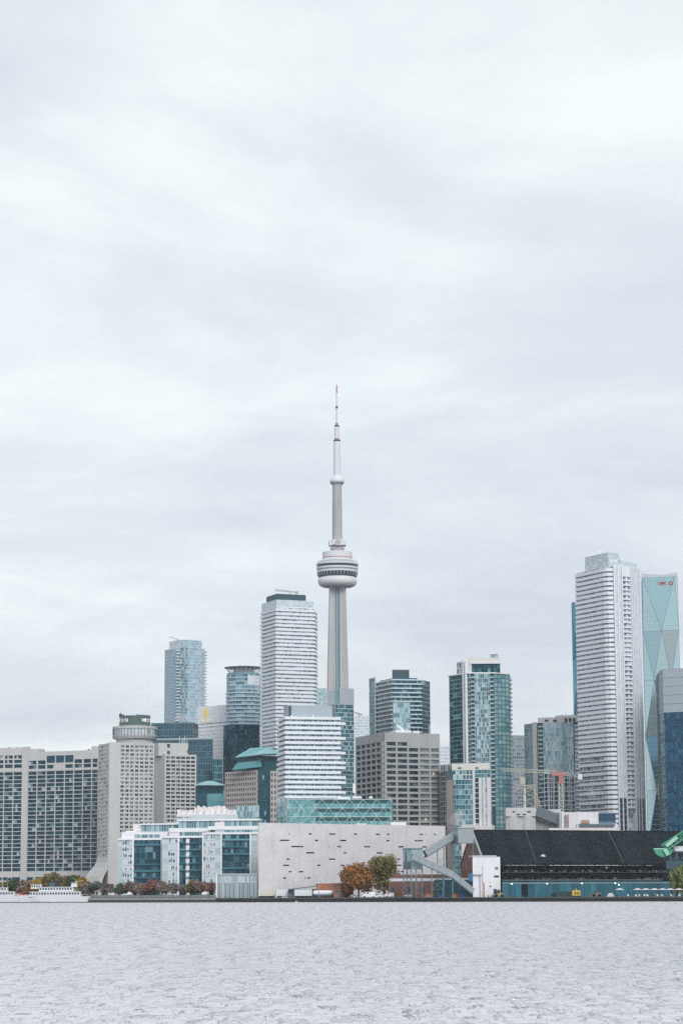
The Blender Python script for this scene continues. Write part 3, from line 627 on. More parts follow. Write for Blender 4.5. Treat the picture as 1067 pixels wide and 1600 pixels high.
# ================================================================== striped tower on the pier
def striped_tower():
    t = thing('striped_balcony_tower', 'mid-height tower with bold white balcony stripes and alternating wider slabs', 'apartment tower', (*G(490, 1430), GZ))
    P = [G(436.5, 1450, 1180), G(448.3, 1424, 1180), G(531.2, 1432, 1180), G(534, 1446, 1180)]
    f1, f2 = Face(t, P[0], P[1]), Face(t, P[1], P[2]); zt = f2.Zt(480, 1121); n = 17; z0 = f2.Zt(480, 1252); dz = (zt-z0)/n
    core(t, P, GZ, zt, SPAN, 22)
    gm = glass('glass_striped', [(0, (.04, .09, .13)), (.3, (.14, .22, .28)), (.55, (.26, .34, .40)), (.85, (.44, .50, .54))], ior=1.5)
    f2.curtain(0, f2.L, z0, zt, 34, n, gm, PALE, .12, .2, bands=False); f1.curtain(0, f1.L, z0, zt, 9, n, gm, MULLD, .15, .2, bands=False)
    me = {}
    wide = {1, 4, 7, 9, 10, 12, 13, 15}
    for j in range(n):
        k = n-1-j; wd = k in wide
        if wd not in me:
            r = [f2.pt(f2.L+3.6, .6), f2.pt(f2.L+3.6, 5)] if wd else [f2.pt(f2.L+.2, 5)]
            l = f1.pt(-3.4 if wd else -.6, 0); L_ = [f1.pt(-3.4 if wd else -.6, 4)]
            poly = [Vector(f1.pt(-3.4 if wd else -.6, -1.2))]+[Vector(q) for q in offset([f1.pt(0), P[1], P[2]], 1.5)[1:2]]+[Vector(f2.pt(f2.L+.2, -1.5))]+[Vector(f2.pt(f2.L+.2, -.4))]+[Vector(q) for q in r]+[Vector(f2.pt(2, 5))]+[Vector(q) for q in L_]
            me[wd] = MB().prism([(p.x, p.y) for p in poly], 0, 1.62).mesh('balcony', WHITEB, off=(t.location.x, t.location.y, 0))
        link('balcony', me[wd], t, (0, 0, z0+(j+1)*dz-1.3-GZ))
    pr = part('plant_room', MB().prism([f2.pt(f2.U(452, 1110), 3), f2.pt(f2.U(521, 1110), 3), f2.pt(f2.U(521, 1110), 15), f2.pt(f2.U(452, 1110), 15)], zt-.5, f2.Zt(480, 1101.5)), LOUV, t)
    part('louvre', MB().prism([f2.pt(f2.U(452.5, 1110), 2.8), f2.pt(f2.U(457, 1110), 2.8), f2.pt(f2.U(457, 1110), 3.4), f2.pt(f2.U(452.5, 1110), 3.4)], zt+.2, f2.Zt(480, 1102.4)), DKM, t, parent=pr)
    part('louvre', MB().prism([f2.pt(f2.U(520, 1110), 3.2), f2.pt(f2.U(523.5, 1110), 6), f2.pt(f2.U(523.5, 1110), 15), f2.pt(f2.U(520, 1110), 15)], zt-.2, f2.Zt(480, 1103)), DKM, t, parent=pr)
    for x in (455.5, 488.5): part('roof_vent', MB().prism([f2.pt(f2.U(x, 1118), 1), f2.pt(f2.U(x+2, 1118), 1), f2.pt(f2.U(x+2, 1118), 2), f2.pt(f2.U(x, 1118), 2)], zt, f2.Zt(x, 1117)), WHITE, t)
striped_tower()
def diagrid_box():
    t = thing('diagrid_glass_hall', 'long teal glass hall with white diagonal lattice above the slotted wall', 'building', (*G(520, 1380), GZ))
    P = [G(432, 1402, 1270), G(448.5, 1376, 1270), G(612, 1382, 1270), G(614, 1400, 1270)]; f1, f = Face(t, P[0], P[1]), Face(t, P[1], P[2]); zb, zt = f.Zt(530, 1290), f.Zt(530, 1249)
    core(t, P, GZ, zt, SPAN, 20); gm = glass('glass_hall', [(0, (.09, .25, .27)), (.4, (.14, .33, .35)), (.8, (.22, .42, .43))], ior=1.6)
    f.curtain(0, f.L, zb, zt, 48, 6, gm, mat('hall_mullion', (.22, .40, .42)), .12, .15, bands=False); f1.curtain(0, f1.L, zb, zt+1, 5, 6, G_LIGHT, PALE, .2, .3, bands=False)
    h = (zt-zb); D_ = mat('diagrid_white', (.58, .68, .69), var=.04)
    for i in range(4): f.box('floor_band', .2, f.L-.2, zb+h*i/3-.12, zb+h*i/3+.15, .35, D_)
    for i in range(3): f.box('balcony_rail', f.U(493, 1270), f.L-1, zb+h*(i+.55)/3, zb+h*(i+.95)/3, .12, mat('hall_dark', (.03, .09, .10), var=.2))
    w_ = f.U(470.5, 1270)-f.U(449, 1270); us = [f.U(449, 1270)+i*w_ for i in range(8)]
    def clip(u0, z0_, u1, z1_):
        if u1 > f.L: z1_ = z0_+(z1_-z0_)*(f.L-u0)/(u1-u0); u1 = f.L
        p, q = f.pt(u0, -.42), f.pt(u1, -.42); part('diagonal', MB().beam((*p, z0_), (*q, z1_), .2), D_, t)
    for i in range(8):
        u = us[i]
        if u+.5 > f.L: continue
        clip(u, zb, u+w_, zb+h*2/3); clip(u, zb+h*2/3, u+w_, zb)
        clip(u, zb+h*2/3, u+w_*.5, zt); clip(u+w_*.5, zt, u+w_, zb+h*2/3)
    part('roof_plant', MB().prism([f.pt(f.U(528, 1250), 3), f.pt(f.U(548, 1250), 3), f.pt(f.U(548, 1250), 7), f.pt(f.U(528, 1250), 7)], zt, f.Zt(540, 1244.5)), WHITE, t)
    for x in (554, 558, 563, 580): part('roof_dish', MB().lathe([(.3, zt), (1.1, zt+.6), (1.2, zt+1.5), (.4, zt+1.9)], 10, f.pt(f.U(x, 1250), 3)), WHITE, t)
    s_ = part('roof_sign', MB().prism([f.pt(f.U(552.5, 1240), 4), f.pt(f.U(556.5, 1240), 4), f.pt(f.U(556.5, 1240), 4.4), f.pt(f.U(552.5, 1240), 4.4)], f.Zt(554, 1238.5), f.Zt(554, 1224)), WHITE, t)
    part('sign_post', MB().prism([f.pt(f.U(554.2, 1240), 4.1), f.pt(f.U(554.9, 1240), 4.1), f.pt(f.U(554.9, 1240), 4.3), f.pt(f.U(554.2, 1240), 4.3)], zt, f.Zt(554, 1238)), STEEL, t)
diagrid_box()
def stepped_glass_tower():
    t = thing('stepped_glass_tower', 'narrow teal glass tower with grey blank top in front of the needle tower base', 'apartment tower', (*G(530, 1680), GZ))
    P = [G(511.5, 1700, 1150), G(524.5, 1682, 1150), G(552.5, 1690, 1150)]; f1, f2 = Face(t, P[0], P[1]), Face(t, P[1], P[2]); zt = f2.Zt(540, 1101); zr = f2.Zt(540, 1075.5)
    core(t, P, GZ, zt, SPAN, 22); n = 46; f2.curtain(0, f2.L, GZ, zt, 9, n, G_TEAL, MULL, .2, .45); f1.curtain(0, f1.L, GZ, zt, 4, n, G_TEAL, SPAN, .2, .4)
    core(t, [f1.pt(-.2, 0), f1.pt(f1.L*.95, 0)], zt, zr-1, PALE, 14, 'roof_wall'); core(t, [f2.pt(f2.U(530, 1090), -.3), f2.pt(f2.L+.2, -.3)], zt-.2, zr, LOUV, 14, 'roof_wall')
    core(t, [f2.pt(f2.U(524, 1090), .6), f2.pt(f2.U(530, 1090)+.5, .6)], zt, zr-.5, SPAN, 12, 'roof_strip')
    Q = [f2.pt(f2.L-.5, 4), f2.pt(f2.L+2.6, 4)]; g = Face(t, *Q); z2 = g.Zt(553, 1125); core(t, Q, GZ, z2, SPAN, 16, 'side_bay'); g.curtain(0, g.L, GZ, z2, 2, 38, G_TEAL, MULL, .2, .45)
    for y, x in ((1140, 555), ): pass
    for x, D, y0, w_, lab in ((502, 2450, 1075, 17, 'pale blue tower top peeping out right of the white balcony tower'), (564, 2800, 1118, 25, 'faint white tower far off between the glass towers'), (692, 2300, 1165, 20, 'far pale building seen between the grey offices and the crowned glass tower')):
        b = thing('distant_tower', lab, 'building', (*G(x, D), GZ)); a, c = G(x-w_/2, D, 1150), G(x+w_/2, D, 1150); f = Face(b, a, c); z = f.Zt(x, y0); core(b, [a, c], GZ, z, PALE if x != 502 else MULL, 20)
        f.curtain(0, f.L, GZ, z-1, 7, int(z/3.3), G_PALE if x != 502 else G_LIGHT, WHITE if x != 502 else MULL, .3, .8)
stepped_glass_tower()
# ================================================================== teal hipped-roof terminal building
def terminal_building():
    t = thing('teal_roof_office', 'stone office building with green-teal hipped glass roof and glazed centre bay', 'office building', (*G(395, 1620), GZ))
    P = [G(352.5, 1640, 1230), G(403, 1612, 1230)]; f = Face(t, *P); zt = f.Zt(385, 1204.5); core(t, P, GZ, zt, DKM, 20)
    n = 13; z0 = f.Zt(385, 1310); us = cols(list(np.linspace(.2, f.L-1.5, 15)), .42); zs = rows(z0, zt-.6, n, .25, .82)
    f.windows(us, zs, G_OFF, 1, single=False); f.grid(us, zs, .4, STONE, 0, f.L, GZ, zt)
    TR = glass('glass_teal_roof', [(0, (.10, .27, .29)), (.5, (.14, .33, .35))], ior=1.6, rough=.2); TD = mat('teal_glass_dark', (.02, .085, .11), var=.1, rough=.15)
    a, b = G(404, 1612, 1230), G(422, 1608, 1230); g = Face(t, a, b); zg = g.Zt(413, 1190); core(t, [a, b], GZ, zg, TD, 18, 'glazed_bay'); g.curtain(0, g.L, GZ, zg, 6, 30, glass('glass_bay', [(0, (.012, .06, .08)), (.8, (.02, .08, .10)), (.95, (.2, .4, .45))], ior=1.5), TD, .12, .15)
    a, b = G(422.5, 1604, 1230), G(437, 1606, 1230); h = Face(t, a, b); zh = h.Zt(428, 1205); core(t, [a, b], GZ, zh, DKM, 16, 'wing'); u_ = cols(list(np.linspace(0, h.L, 4)), .6); z_ = rows(GZ, zh-.5, 21, .25, .8); h.windows(u_, z_, G_OFF, 1, single=False); h.grid(u_, z_, .4, STONE, 0, h.L, GZ, zh)
    # upper glazed storey under the hip
    lo = [f.pt(f.U(365, 1200), 2), g.pt(2, 1)]
    core(t, [f.pt(f.U(363, 1200), 1.5), f.pt(f.L, 1.5)], zt-.3, f.Zt(385, 1199), TD, 16, 'upper_storey')
    m = MB(); A, B, C, D_ = W(371, 1192, 1622), W(407, 1188, 1610), W(409, 1198, 1608), W(362, 1203, 1624); m.quad(D_, C, B, A); r = part('lower_roof', m, TR, t); q = r.modifiers.new('t', 'SOLIDIFY'); q.thickness = .5
    core(t, [G(371, 1630, 1200), G(409, 1612, 1200), G(436, 1616, 1200)], zt, Z(400, 1181.5, 1615), TD, 16, 'clerestory')
    E = [W(368, 1183.5, 1630), W(409, 1178.5, 1604), W(438, 1177, 1612), W(424, 1176, 1640), W(372, 1180, 1650)]; ap = [W(392, 1169.5, 1630), W(418, 1168, 1622)]
    m = MB(); m.add(E+ap, [(0, 1, 6, 5), (1, 2, 6), (2, 3, 6), (3, 4, 5, 6), (4, 0, 5), (4, 3, 2, 1, 0)]); r = part('hip_roof', m, TR, t)
    for p_, q_ in ((E[0], ap[0]), (E[1], ap[1]), (E[2], ap[1]), (ap[0], ap[1])): part('hip_rib', MB().beam(p_, q_, .5), mat('roof_rib', (.30, .50, .52)), t, parent=r)
    m = MB()
    for p_, q_ in zip(E[:2], E[1:3]): m.beam(p_-Vector((0, 0, .5)), q_-Vector((0, 0, .5)), 1.2, .9)
    part('eave', m, TD, t, parent=r)
    # small pavilion roof further left
    t = thing('teal_roof_pavilion', 'low teal pavilion with pyramid glass roof right of the hotel', 'pavilion', (*G(328, 1700), GZ))
    a, b = G(306, 1700, 1240), G(352, 1694, 1240); core(t, [a, b], GZ, Z(330, 1228, 1697), TD, 16, 'wall'); E = [W(303, 1226.5, 1694), W(354, 1227, 1688), W(352, 1226, 1716), W(305, 1226, 1720)]; ap = [W(324, 1220, 1706), W(332, 1220, 1704)]
    part('pyramid_roof', MB().add(E+ap, [(0, 1, 5, 4), (1, 2, 5), (2, 3, 4, 5), (3, 0, 4), (3, 2, 1, 0)]), TR, t)
    f = Face(t, a, b); f.curtain(0, f.L, GZ, f.Zt(330, 1229), 14, 16, glass('glass_bay', []) if 'glass_bay' not in MC else MC['glass_bay'], TD, .15, .3)
    core(t, [G(324, 1688, 1240), G(352, 1684, 1240)], GZ, Z(340, 1240, 1686), TR, 4, 'front_bay')
    f2 = Face(t, G(324, 1688, 1240), G(352, 1684, 1240)); f2.curtain(0, f2.L, f2.Zt(340, 1252), f2.Zt(340, 1240.5), 8, 2, TR, SPAN, .15, .2, name='bay_glazing')
    # low glass office behind, between the dark blocks
    t = thing('glass_office_block', 'small teal banded glass block squeezed between white sign wall and dark blocks', 'office block', (*G(342, 1900), GZ)); a, b = G(333, 1900, 1200), G(347.5, 1905, 1200); f = Face(t, a, b); z = f.Zt(340, 1186); core(t, [a, b], GZ, z, SPAN, 14); f.curtain(0, f.L, GZ, z, 5, 20, G_TEAL, SPAN, .2, .9)
terminal_building()
# ================================================================== grey concrete office block with deep window grid
def grid_office():
    t = thing('concrete_grid_office', 'square grey concrete office block with deep-set window grid', 'office block', (*G(620, 1530), GZ))
    P = [G(558, 1562, 1220), G(599.8, 1516, 1220), G(686.5, 1530, 1220)]; f1, f2 = Face(t, P[0], P[1]), Face(t, P[1], P[2]); zt = f2.Zt(600, 1145); zw = f2.Zt(600, 1157.5); z0 = f2.Zt(600, 1393)
    core(t, P, GZ, zt-1, mat('grid_recess', (.05, .055, .055)), 30); n = 26; dz = (zw-z0)/n; zs = rows(z0, zw, n, .20, .82)
    c2 = MC['concrete_dark']; e2 = [f2.U(x, 1220) for x in (602, 619, 636.6, 653.8, 671, 686.2)]; e1 = [f1.U(x, 1220) for x in (558.5, 566.2, 574.2, 582, 590, 598)]
    us2 = cols(e2, .62); us1 = cols(e1, .95); a2 = us2[0][0]
    GL_ = glass('glass_office_pale', [(0, (.13, .16, .16)), (.5, (.18, .21, .21)), (.8, (.24, .26, .25)), (.97, (.75, .66, .5))], ior=1.5)
    vis = zs[n-16:]
    f2.windows(us2[:3], vis, G_OFF, 4, skip=lambda a, c: c > zs[-1][0]-.01 and a > us2[1][0]+.1); f2.windows(us2[3:], vis, GL_, 4, skip=lambda a, c: c > zs[-1][0]-.01)
    f1.windows(us1, vis, G_OFF, 2); 
    f2.grid(us2, vis[:-1], 1.0, c2, 0, f2.L, GZ, vis[-1][0]-.01); f1.grid(us1, vis, 1.1, c2, 0, f1.L, GZ, zt, 'spandrel')
    f2.grid(us2[:2], vis[-1:], 1.0, c2, 0, us2[2][0]-.3, vis[-1][0]-.01, zt); f2.box('attic_wall', us2[2][0]-.3, f2.L, vis[-1][0]-.01, zt, 1.0, c2)
    pl = part('plant_room', MB().prism([f2.pt(f2.U(612, 1147), 6), f2.pt(f2.U(655, 1147), 6), f2.pt(f2.U(655, 1147), 16), f2.pt(f2.U(612, 1147), 16)], zt-1, f2.Zt(620, 1143.4)), c2, t)
    part('cooling_tower', MB().prism([f2.pt(f2.U(626, 1147), 8), f2.pt(f2.U(650, 1147), 8), f2.pt(f2.U(650, 1147), 14), f2.pt(f2.U(626, 1147), 14)], zt, f2.Zt(620, 1139.5)), WHITE, t)
    part('cooling_tower', MB().prism([f2.pt(f2.U(652, 1147), 7), f2.pt(f2.U(662, 1147), 7), f2.pt(f2.U(662, 1147), 12), f2.pt(f2.U(652, 1147), 12)], zt-1.2, f2.Zt(655, 1141)), WHITE, t)
    part('roof_duct', MB().tube([W(620, 1134, 1532), W(626, 1138, 1532), W(630, 1142, 1532)], [.8, .8, .8], 8), WHITE, t)
grid_office()
# ================================================================== glass apartment tower with dark plant box
def plant_box_tower():
    t = thing('glass_balcony_tower', 'teal glass apartment tower with dark plant box on its roof behind the grey offices', 'apartment tower', (*G(624, 1710), GZ))
    P = [G(577, 1742, 1100), G(588, 1732, 1100), G(613.5, 1704, 1100), G(660, 1708, 1100), G(671.5, 1722, 1100)]; fs = [Face(t, a, b) for a, b in zip(P[:-1], P[1:])]
    zt = fs[1].Zt(613, 1063); n = int(round((zt-GZ)/3.1)); dz = (zt-GZ)/n; core(t, P, GZ, zt-.3, mat('recess_teal', (.03, .07, .08)), 22)
    fs[0].curtain(0, fs[0].L*.85, GZ, fs[0].Zt(580, 1060), 4, n, G_TEAL, MULL, .2, .35)
    fs[0].box('concrete_fin', fs[0].L*.85, fs[0].L+.4, GZ, fs[0].Zt(586, 1058), .8, CONCP)
    fs[1].curtain(0, fs[1].L, GZ, zt, 9, n, G_DARK, MULLD, .15, .3, bands=False); 
    a, b = fs[2].U(615, 1100), fs[2].U(640, 1100); fs[2].curtain(0, fs[2].L, GZ, zt, 16, n, G_TEAL, MULLD, .15, .3, bands=False)
    core(t, [fs[2].pt(.1, -.9), fs[2].pt(b, -.9)], GZ, fs[2].Zt(625, 1098), MULL, 2, 'glass_bay'); h = Face(t, fs[2].pt(.1, -.9), fs[2].pt(b, -.9)); h.curtain(0, h.L, GZ, h.Zt(625, 1098), 8, n-11, G_LIGHT, MULL, .2, .35, name='bay_glazing')
    fs[3].curtain(0, fs[3].L, GZ, fs[3].Zt(665, 1064), 4, n, G_DARK, MULL, .2, .3)
    RAIL = mat('teal_rail', (.46, .56, .59), var=.08, rough=.3)
    mA = band(t, 'balcony', [P[1], P[2]], -.1, 1.3, 0, 1.0, RAIL); mB = band(t, 'balcony', [fs[2].pt(0), fs[2].pt(fs[2].L*.97)], -.1, 1.2, 0, 1.0, RAIL); mC = band(t, 'balcony', [fs[2].pt(b+.2), fs[2].pt(fs[2].L*.97)], -.1, 1.4, 0, 1.0, RAIL)
    mD = MB().prism([fs[0].pt(-2.4, 1), fs[0].pt(.1, .2), fs[0].pt(.1, 4), fs[0].pt(-2.4, 4)], 0, .7).mesh('side_balcony', WHITE, off=(*t.location[:2], 0)); mE = MB().prism([fs[3].pt(fs[3].L, .5), fs[3].pt(fs[3].L+2.8, 1.5), fs[3].pt(fs[3].L+2.6, 5), fs[3].pt(fs[3].L, 4)], 0, .7).mesh('side_balcony', WHITE, off=(*t.location[:2], 0))
    zc = fs[2].Zt(625, 1098)-GZ
    for j in range(n-30, n):
        z = j*dz
        link('balcony', mA, t, (0, 0, z)); link('balcony', mB if z > zc-1 else mC, t, (0, 0, z))
        if j < n-4: link('side_balcony', mD, t, (0, 0, z)); 
        if j < n-3: link('side_balcony', mE, t, (0, 0, z))
    roof = part('roof_slab', MB().prism(offset(P[1:4], .8)+[(P[3][0], P[3][1]+15), (P[1][0], P[1][1]+5)], zt, zt+.8), PALE, t)
    part('penthouse', MB().prism([fs[1].pt(2, 2), fs[2].pt(2, 2), fs[2].pt(fs[2].L-3, 3), fs[2].pt(fs[2].L-3, 16), fs[1].pt(2, 14)], zt, fs[2].Zt(615, 1058.5)), G_TEAL, t)
    part('plant_box', MB().prism([fs[1].pt(fs[1].L*.7, 5), fs[2].pt(.8, 5), fs[2].pt(fs[2].U(641, 1050), 4), fs[2].pt(fs[2].U(641, 1050), 14), fs[1].pt(fs[1].L*.7, 14)], zt, fs[2].Zt(620, 1045.5)), mat('plant_dark', (.05, .085, .10), var=.1), t)
plant_box_tower()
# ================================================================== right of centre: crowned glass tower
def crowned_tower():
    t = thing('glass_crown_tower', 'dark teal glass tower with white front fin and small grid box on top', 'apartment tower', (*G(748, 1630), GZ))
    P = [G(702.5, 1646, 1150), G(726, 1628, 1150), G(731, 1624, 1150), G(772, 1624, 1150), G(796, 1632, 1150), G(798.5, 1650, 1150)]; fs = [Face(t, a, b) for a, b in zip(P[:-1], P[1:])]
    zt = fs[2].Zt(750, 1052.5); n = int(round((zt-GZ)/3.0)); dz = (zt-GZ)/n; core(t, P, GZ, zt, mat('recess_teal', (.03, .07, .08)), 24)
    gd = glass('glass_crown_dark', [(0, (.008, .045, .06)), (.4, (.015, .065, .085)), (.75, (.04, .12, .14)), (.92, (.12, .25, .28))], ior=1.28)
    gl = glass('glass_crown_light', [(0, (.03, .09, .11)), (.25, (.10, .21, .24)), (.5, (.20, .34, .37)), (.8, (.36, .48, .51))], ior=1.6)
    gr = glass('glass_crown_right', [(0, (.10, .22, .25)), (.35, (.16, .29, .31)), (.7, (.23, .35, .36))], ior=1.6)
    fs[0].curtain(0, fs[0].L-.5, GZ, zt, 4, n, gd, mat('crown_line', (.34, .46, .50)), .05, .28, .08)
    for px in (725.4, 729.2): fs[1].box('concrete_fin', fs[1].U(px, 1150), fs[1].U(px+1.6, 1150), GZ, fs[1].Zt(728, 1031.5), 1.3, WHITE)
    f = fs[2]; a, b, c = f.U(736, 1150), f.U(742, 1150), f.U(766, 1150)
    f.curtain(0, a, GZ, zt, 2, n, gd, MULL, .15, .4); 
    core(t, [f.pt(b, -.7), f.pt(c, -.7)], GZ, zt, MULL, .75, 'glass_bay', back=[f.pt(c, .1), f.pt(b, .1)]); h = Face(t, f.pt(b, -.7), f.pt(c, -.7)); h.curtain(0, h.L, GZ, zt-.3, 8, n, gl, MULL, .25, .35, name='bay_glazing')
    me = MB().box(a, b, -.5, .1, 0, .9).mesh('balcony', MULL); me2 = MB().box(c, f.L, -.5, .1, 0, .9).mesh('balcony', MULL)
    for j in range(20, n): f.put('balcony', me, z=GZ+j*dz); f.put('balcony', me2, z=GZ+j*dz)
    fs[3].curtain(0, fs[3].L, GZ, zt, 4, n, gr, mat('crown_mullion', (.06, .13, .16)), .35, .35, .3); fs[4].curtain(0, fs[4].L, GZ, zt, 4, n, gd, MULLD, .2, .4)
    mS = MB().prism([fs[0].pt(-2.2, .8), fs[0].pt(.1, .2), fs[0].pt(.1, 4), fs[0].pt(-2.2, 4)], 0, .7).mesh('side_balcony', WHITE, off=(*t.location[:2], 0)); mR = MB().prism([fs[4].pt(fs[4].L-8, -1.4), fs[4].pt(fs[4].L-3, -1.4), fs[4].pt(fs[4].L-3, .1), fs[4].pt(fs[4].L-8, .1)], 0, .7).mesh('side_balcony', MULL, off=(*t.location[:2], 0))
    for j in range(n-46, n): link('side_balcony', mS, t, (0, 0, j*dz)); link('side_balcony', mR, t, (0, 0, j*dz))
    part('roof_slab', MB().prism(offset(P[:5], .9)+[(P[4][0], P[4][1]+18), (P[0][0], P[0][1]+6)], zt, zt+.8), WHITE, t)
    A = [fs[0].pt(fs[0].U(709.5, 1045), 2), fs[0].pt(fs[0].L, 2)]; z1 = fs[0].Zt(715, 1033.5); core(t, A, zt, z1, PALE, 12, 'upper_storey'); h = Face(t, *A); h.curtain(.3, h.L-.8, zt+.8, z1-.7, 4, 2, gl, CONCP, .3, 1.0, .3, name='upper_glazing')
    B = [f.pt(.3, 1.5), f.pt(f.U(736, 1045), 1), f.pt(f.U(781, 1045), 1)]; z2 = f.Zt(755, 1037); core(t, B, zt, f.Zt(755, 1027.5), CONCP, 14, 'crown_wall'); h = Face(t, B[1], B[2]); h.curtain(.4, h.L, zt+.8, z2, 9, 2, gd, MULLD, .2, .3, .15, name='upper_glazing')
    h.box('crown_cornice', -.4, h.L+.8, z2, z2+.7, 1.0, PALE)
    C = [f.pt(f.U(766.5, 1030), 3), f.pt(f.U(777.5, 1030), 3)]; z3 = f.Zt(770, 1021.5); core(t, C, f.Zt(755, 1028), z3, PALE, 5, 'grid_box'); h = Face(t, *C); h.curtain(0, h.L, f.Zt(755, 1029), z3-.3, 4, 1, G_LIGHT, mat('grid_dark', (.12, .16, .18)), .35, .4, .2, name='box_glazing')
crowned_tower()
def small_block():
    t = thing('curved_bay_block', 'shorter pinkish apartment block with curved glass bay and brown side shaft', 'apartment block', (*G(728, 1500), GZ))
    P = [G(688, 1520, 1240), G(706.5, 1500, 1240), G(766, 1494, 1240)]; f1, f2 = Face(t, P[0], P[1]), Face(t, P[1], P[2]); zt = f2.Zt(740, 1203); zr = f2.Zt(730, 1192.8); core(t, P, GZ, zt, mat('recess_teal', (.03, .07, .08)), 20)
    n = 25; dz = (zt-GZ)/n; PK = CONCP
    f1.curtain(0, f1.L, GZ, zt, 5, n, G_DARK, PK, .4, .3, .08)
    # curved bay
    u0, u1 = f2.U(707, 1240), f2.U(738.5, 1240); arc = [f2.pt(u0+(u1-u0)*(.5-.5*math.cos(a)), -3.2*math.sin(a)) for a in np.linspace(0, math.pi, 11)]; zc = f2.Zt(720, 1218)
    core(t, arc, GZ, zc, MULL, 1, 'glass_bay', back=[f2.pt(u1, .5), f2.pt(u0, .5)])
    gb = glass('glass_bay_teal', [(0, (.02, .10, .13)), (.4, (.05, .17, .20)), (.7, (.12, .28, .31)), (.9, (.3, .45, .47))], ior=1.6)
    nb = int((zc-GZ)/dz)
    for a, b in zip(arc[:-1], arc[1:]): h = Face(t, a, b); h.curtain(0, h.L, GZ, zc, 1, nb, gb, MULL, .2, .4, .12, bands=False, name='bay_glazing')
    mb = band(t, 'bay_band', arc, -.1, .25, 0, .4, mat('pale_mullion', (0, 0, 0)))
    for j in range(nb+1): link('bay_band', mb, t, (0, 0, j*dz))
    f2.curtain(u0, u1, zc, zt, 6, 2, gb, PK, .4, .5)
    for a, b in ((738.5, 742), (748, 752.2), (754.5, 757.5), (760.5, 766.4)): f2.box('stone_pier', f2.U(a, 1240), f2.U(b, 1240), GZ, zt if a < 745 else f2.Zt(755, 1215), .7, PK)
    f2.curtain(f2.U(742, 1240), f2.L, f2.Zt(750, 1215), zt, 5, 2, gb, MULL, .2, .4); f2.curtain(f2.U(742, 1240), f2.U(748, 1240), GZ, f2.Zt(750, 1215), 1, n-2, G_DARK, MULL, .2, .6); f2.curtain(f2.U(752, 1240), f2.U(760.5, 1240), GZ, f2.Zt(750, 1215), 3, n-2, G_LIGHT, PALE, .2, .4)
    rt = part('roof_wall', MB().prism(offset(P, .3)+[(P[2][0]-8, P[2][1]+16), (P[0][0], P[0][1]+6)], zt, zr), PK, t)
    for x, w_ in ((718, 5), (745, 5)): h = f2; part('roof_opening', MB().prism([f2.pt(f2.U(x-w_/2, 1198), -.5), f2.pt(f2.U(x+w_/2, 1198), -.5), f2.pt(f2.U(x+w_/2, 1198), 0), f2.pt(f2.U(x-w_/2, 1198), 0)], f2.Zt(x, 1201), f2.Zt(x, 1199)), DKM, t, parent=rt)
    for x in (690, 694, 701, 704.5): part('roof_opening', MB().prism([f1.pt(f1.U(x, 1200), -.5), f1.pt(f1.U(x+1.7, 1200), -.5), f1.pt(f1.U(x+1.7, 1200), 0), f1.pt(f1.U(x, 1200), 0)], f1.Zt(x, 1204), f1.Zt(x, 1196)), DKM, t, parent=rt)
    part('podium', MB().prism([f2.pt(f2.U(722, 1290), -4), f2.pt(f2.U(771, 1290), -4), f2.pt(f2.U(771, 1290), 4), f2.pt(f2.U(722, 1290), 4)], GZ, f2.Zt(750, 1289.5)), PK, t)
    t = thing('brick_chimney', 'square brown brick chimney shaft beside the curved glass bay', 'chimney', (*G(702, 1330), GZ)); a, b = G(697.2, 1330, 1250), G(707.4, 1330, 1250); z = Z(702, 1205, 1330)
    zc = Z(702, 1218, 1330); part('shaft', MB().prism([a, b, (b[0], b[1]+4), (a[0], a[1]+4)], GZ, zc), mat('brown_brick', (.19, .17, .16), var=.12, scale=.3), t); part('cap', MB().prism([(a[0]-.15, a[1]-.15), (b[0]+.15, b[1]-.15), (b[0]+.15, b[1]+4.1), (a[0]-.15, a[1]+4.1)], zc, z), DKM, t)
small_block()
def grey_far_block():
    t = thing('grey_apartment_block', 'drab grey apartment block half hidden behind the yellow crane', 'apartment block', (*G(812, 1820), GZ)); P = [G(797, 1815, 1220), G(826, 1822, 1220)]; f = Face(t, *P); zt = f.Zt(810, 1153); core(t, P, GZ, zt, mat('drab_grey', (.26, .29, .32)), 20)
    f.curtain(.3, f.L-.3, GZ, zt-2.5, 9, 42, glass('glass_drab', [(0, (.07, .10, .13)), (.35, (.16, .19, .22)), (.7, (.30, .32, .34))], ior=1.5), mat('drab_frame', (.28, .31, .34), var=.15), .5, .9, .25); f.box('parapet', 0, f.L, zt-.8, f.Zt(810, 1149), .3, mat('drab_grey', (0, 0, 0)))
    P = [G(822, 1812, 1240), G(838, 1812, 1240)]
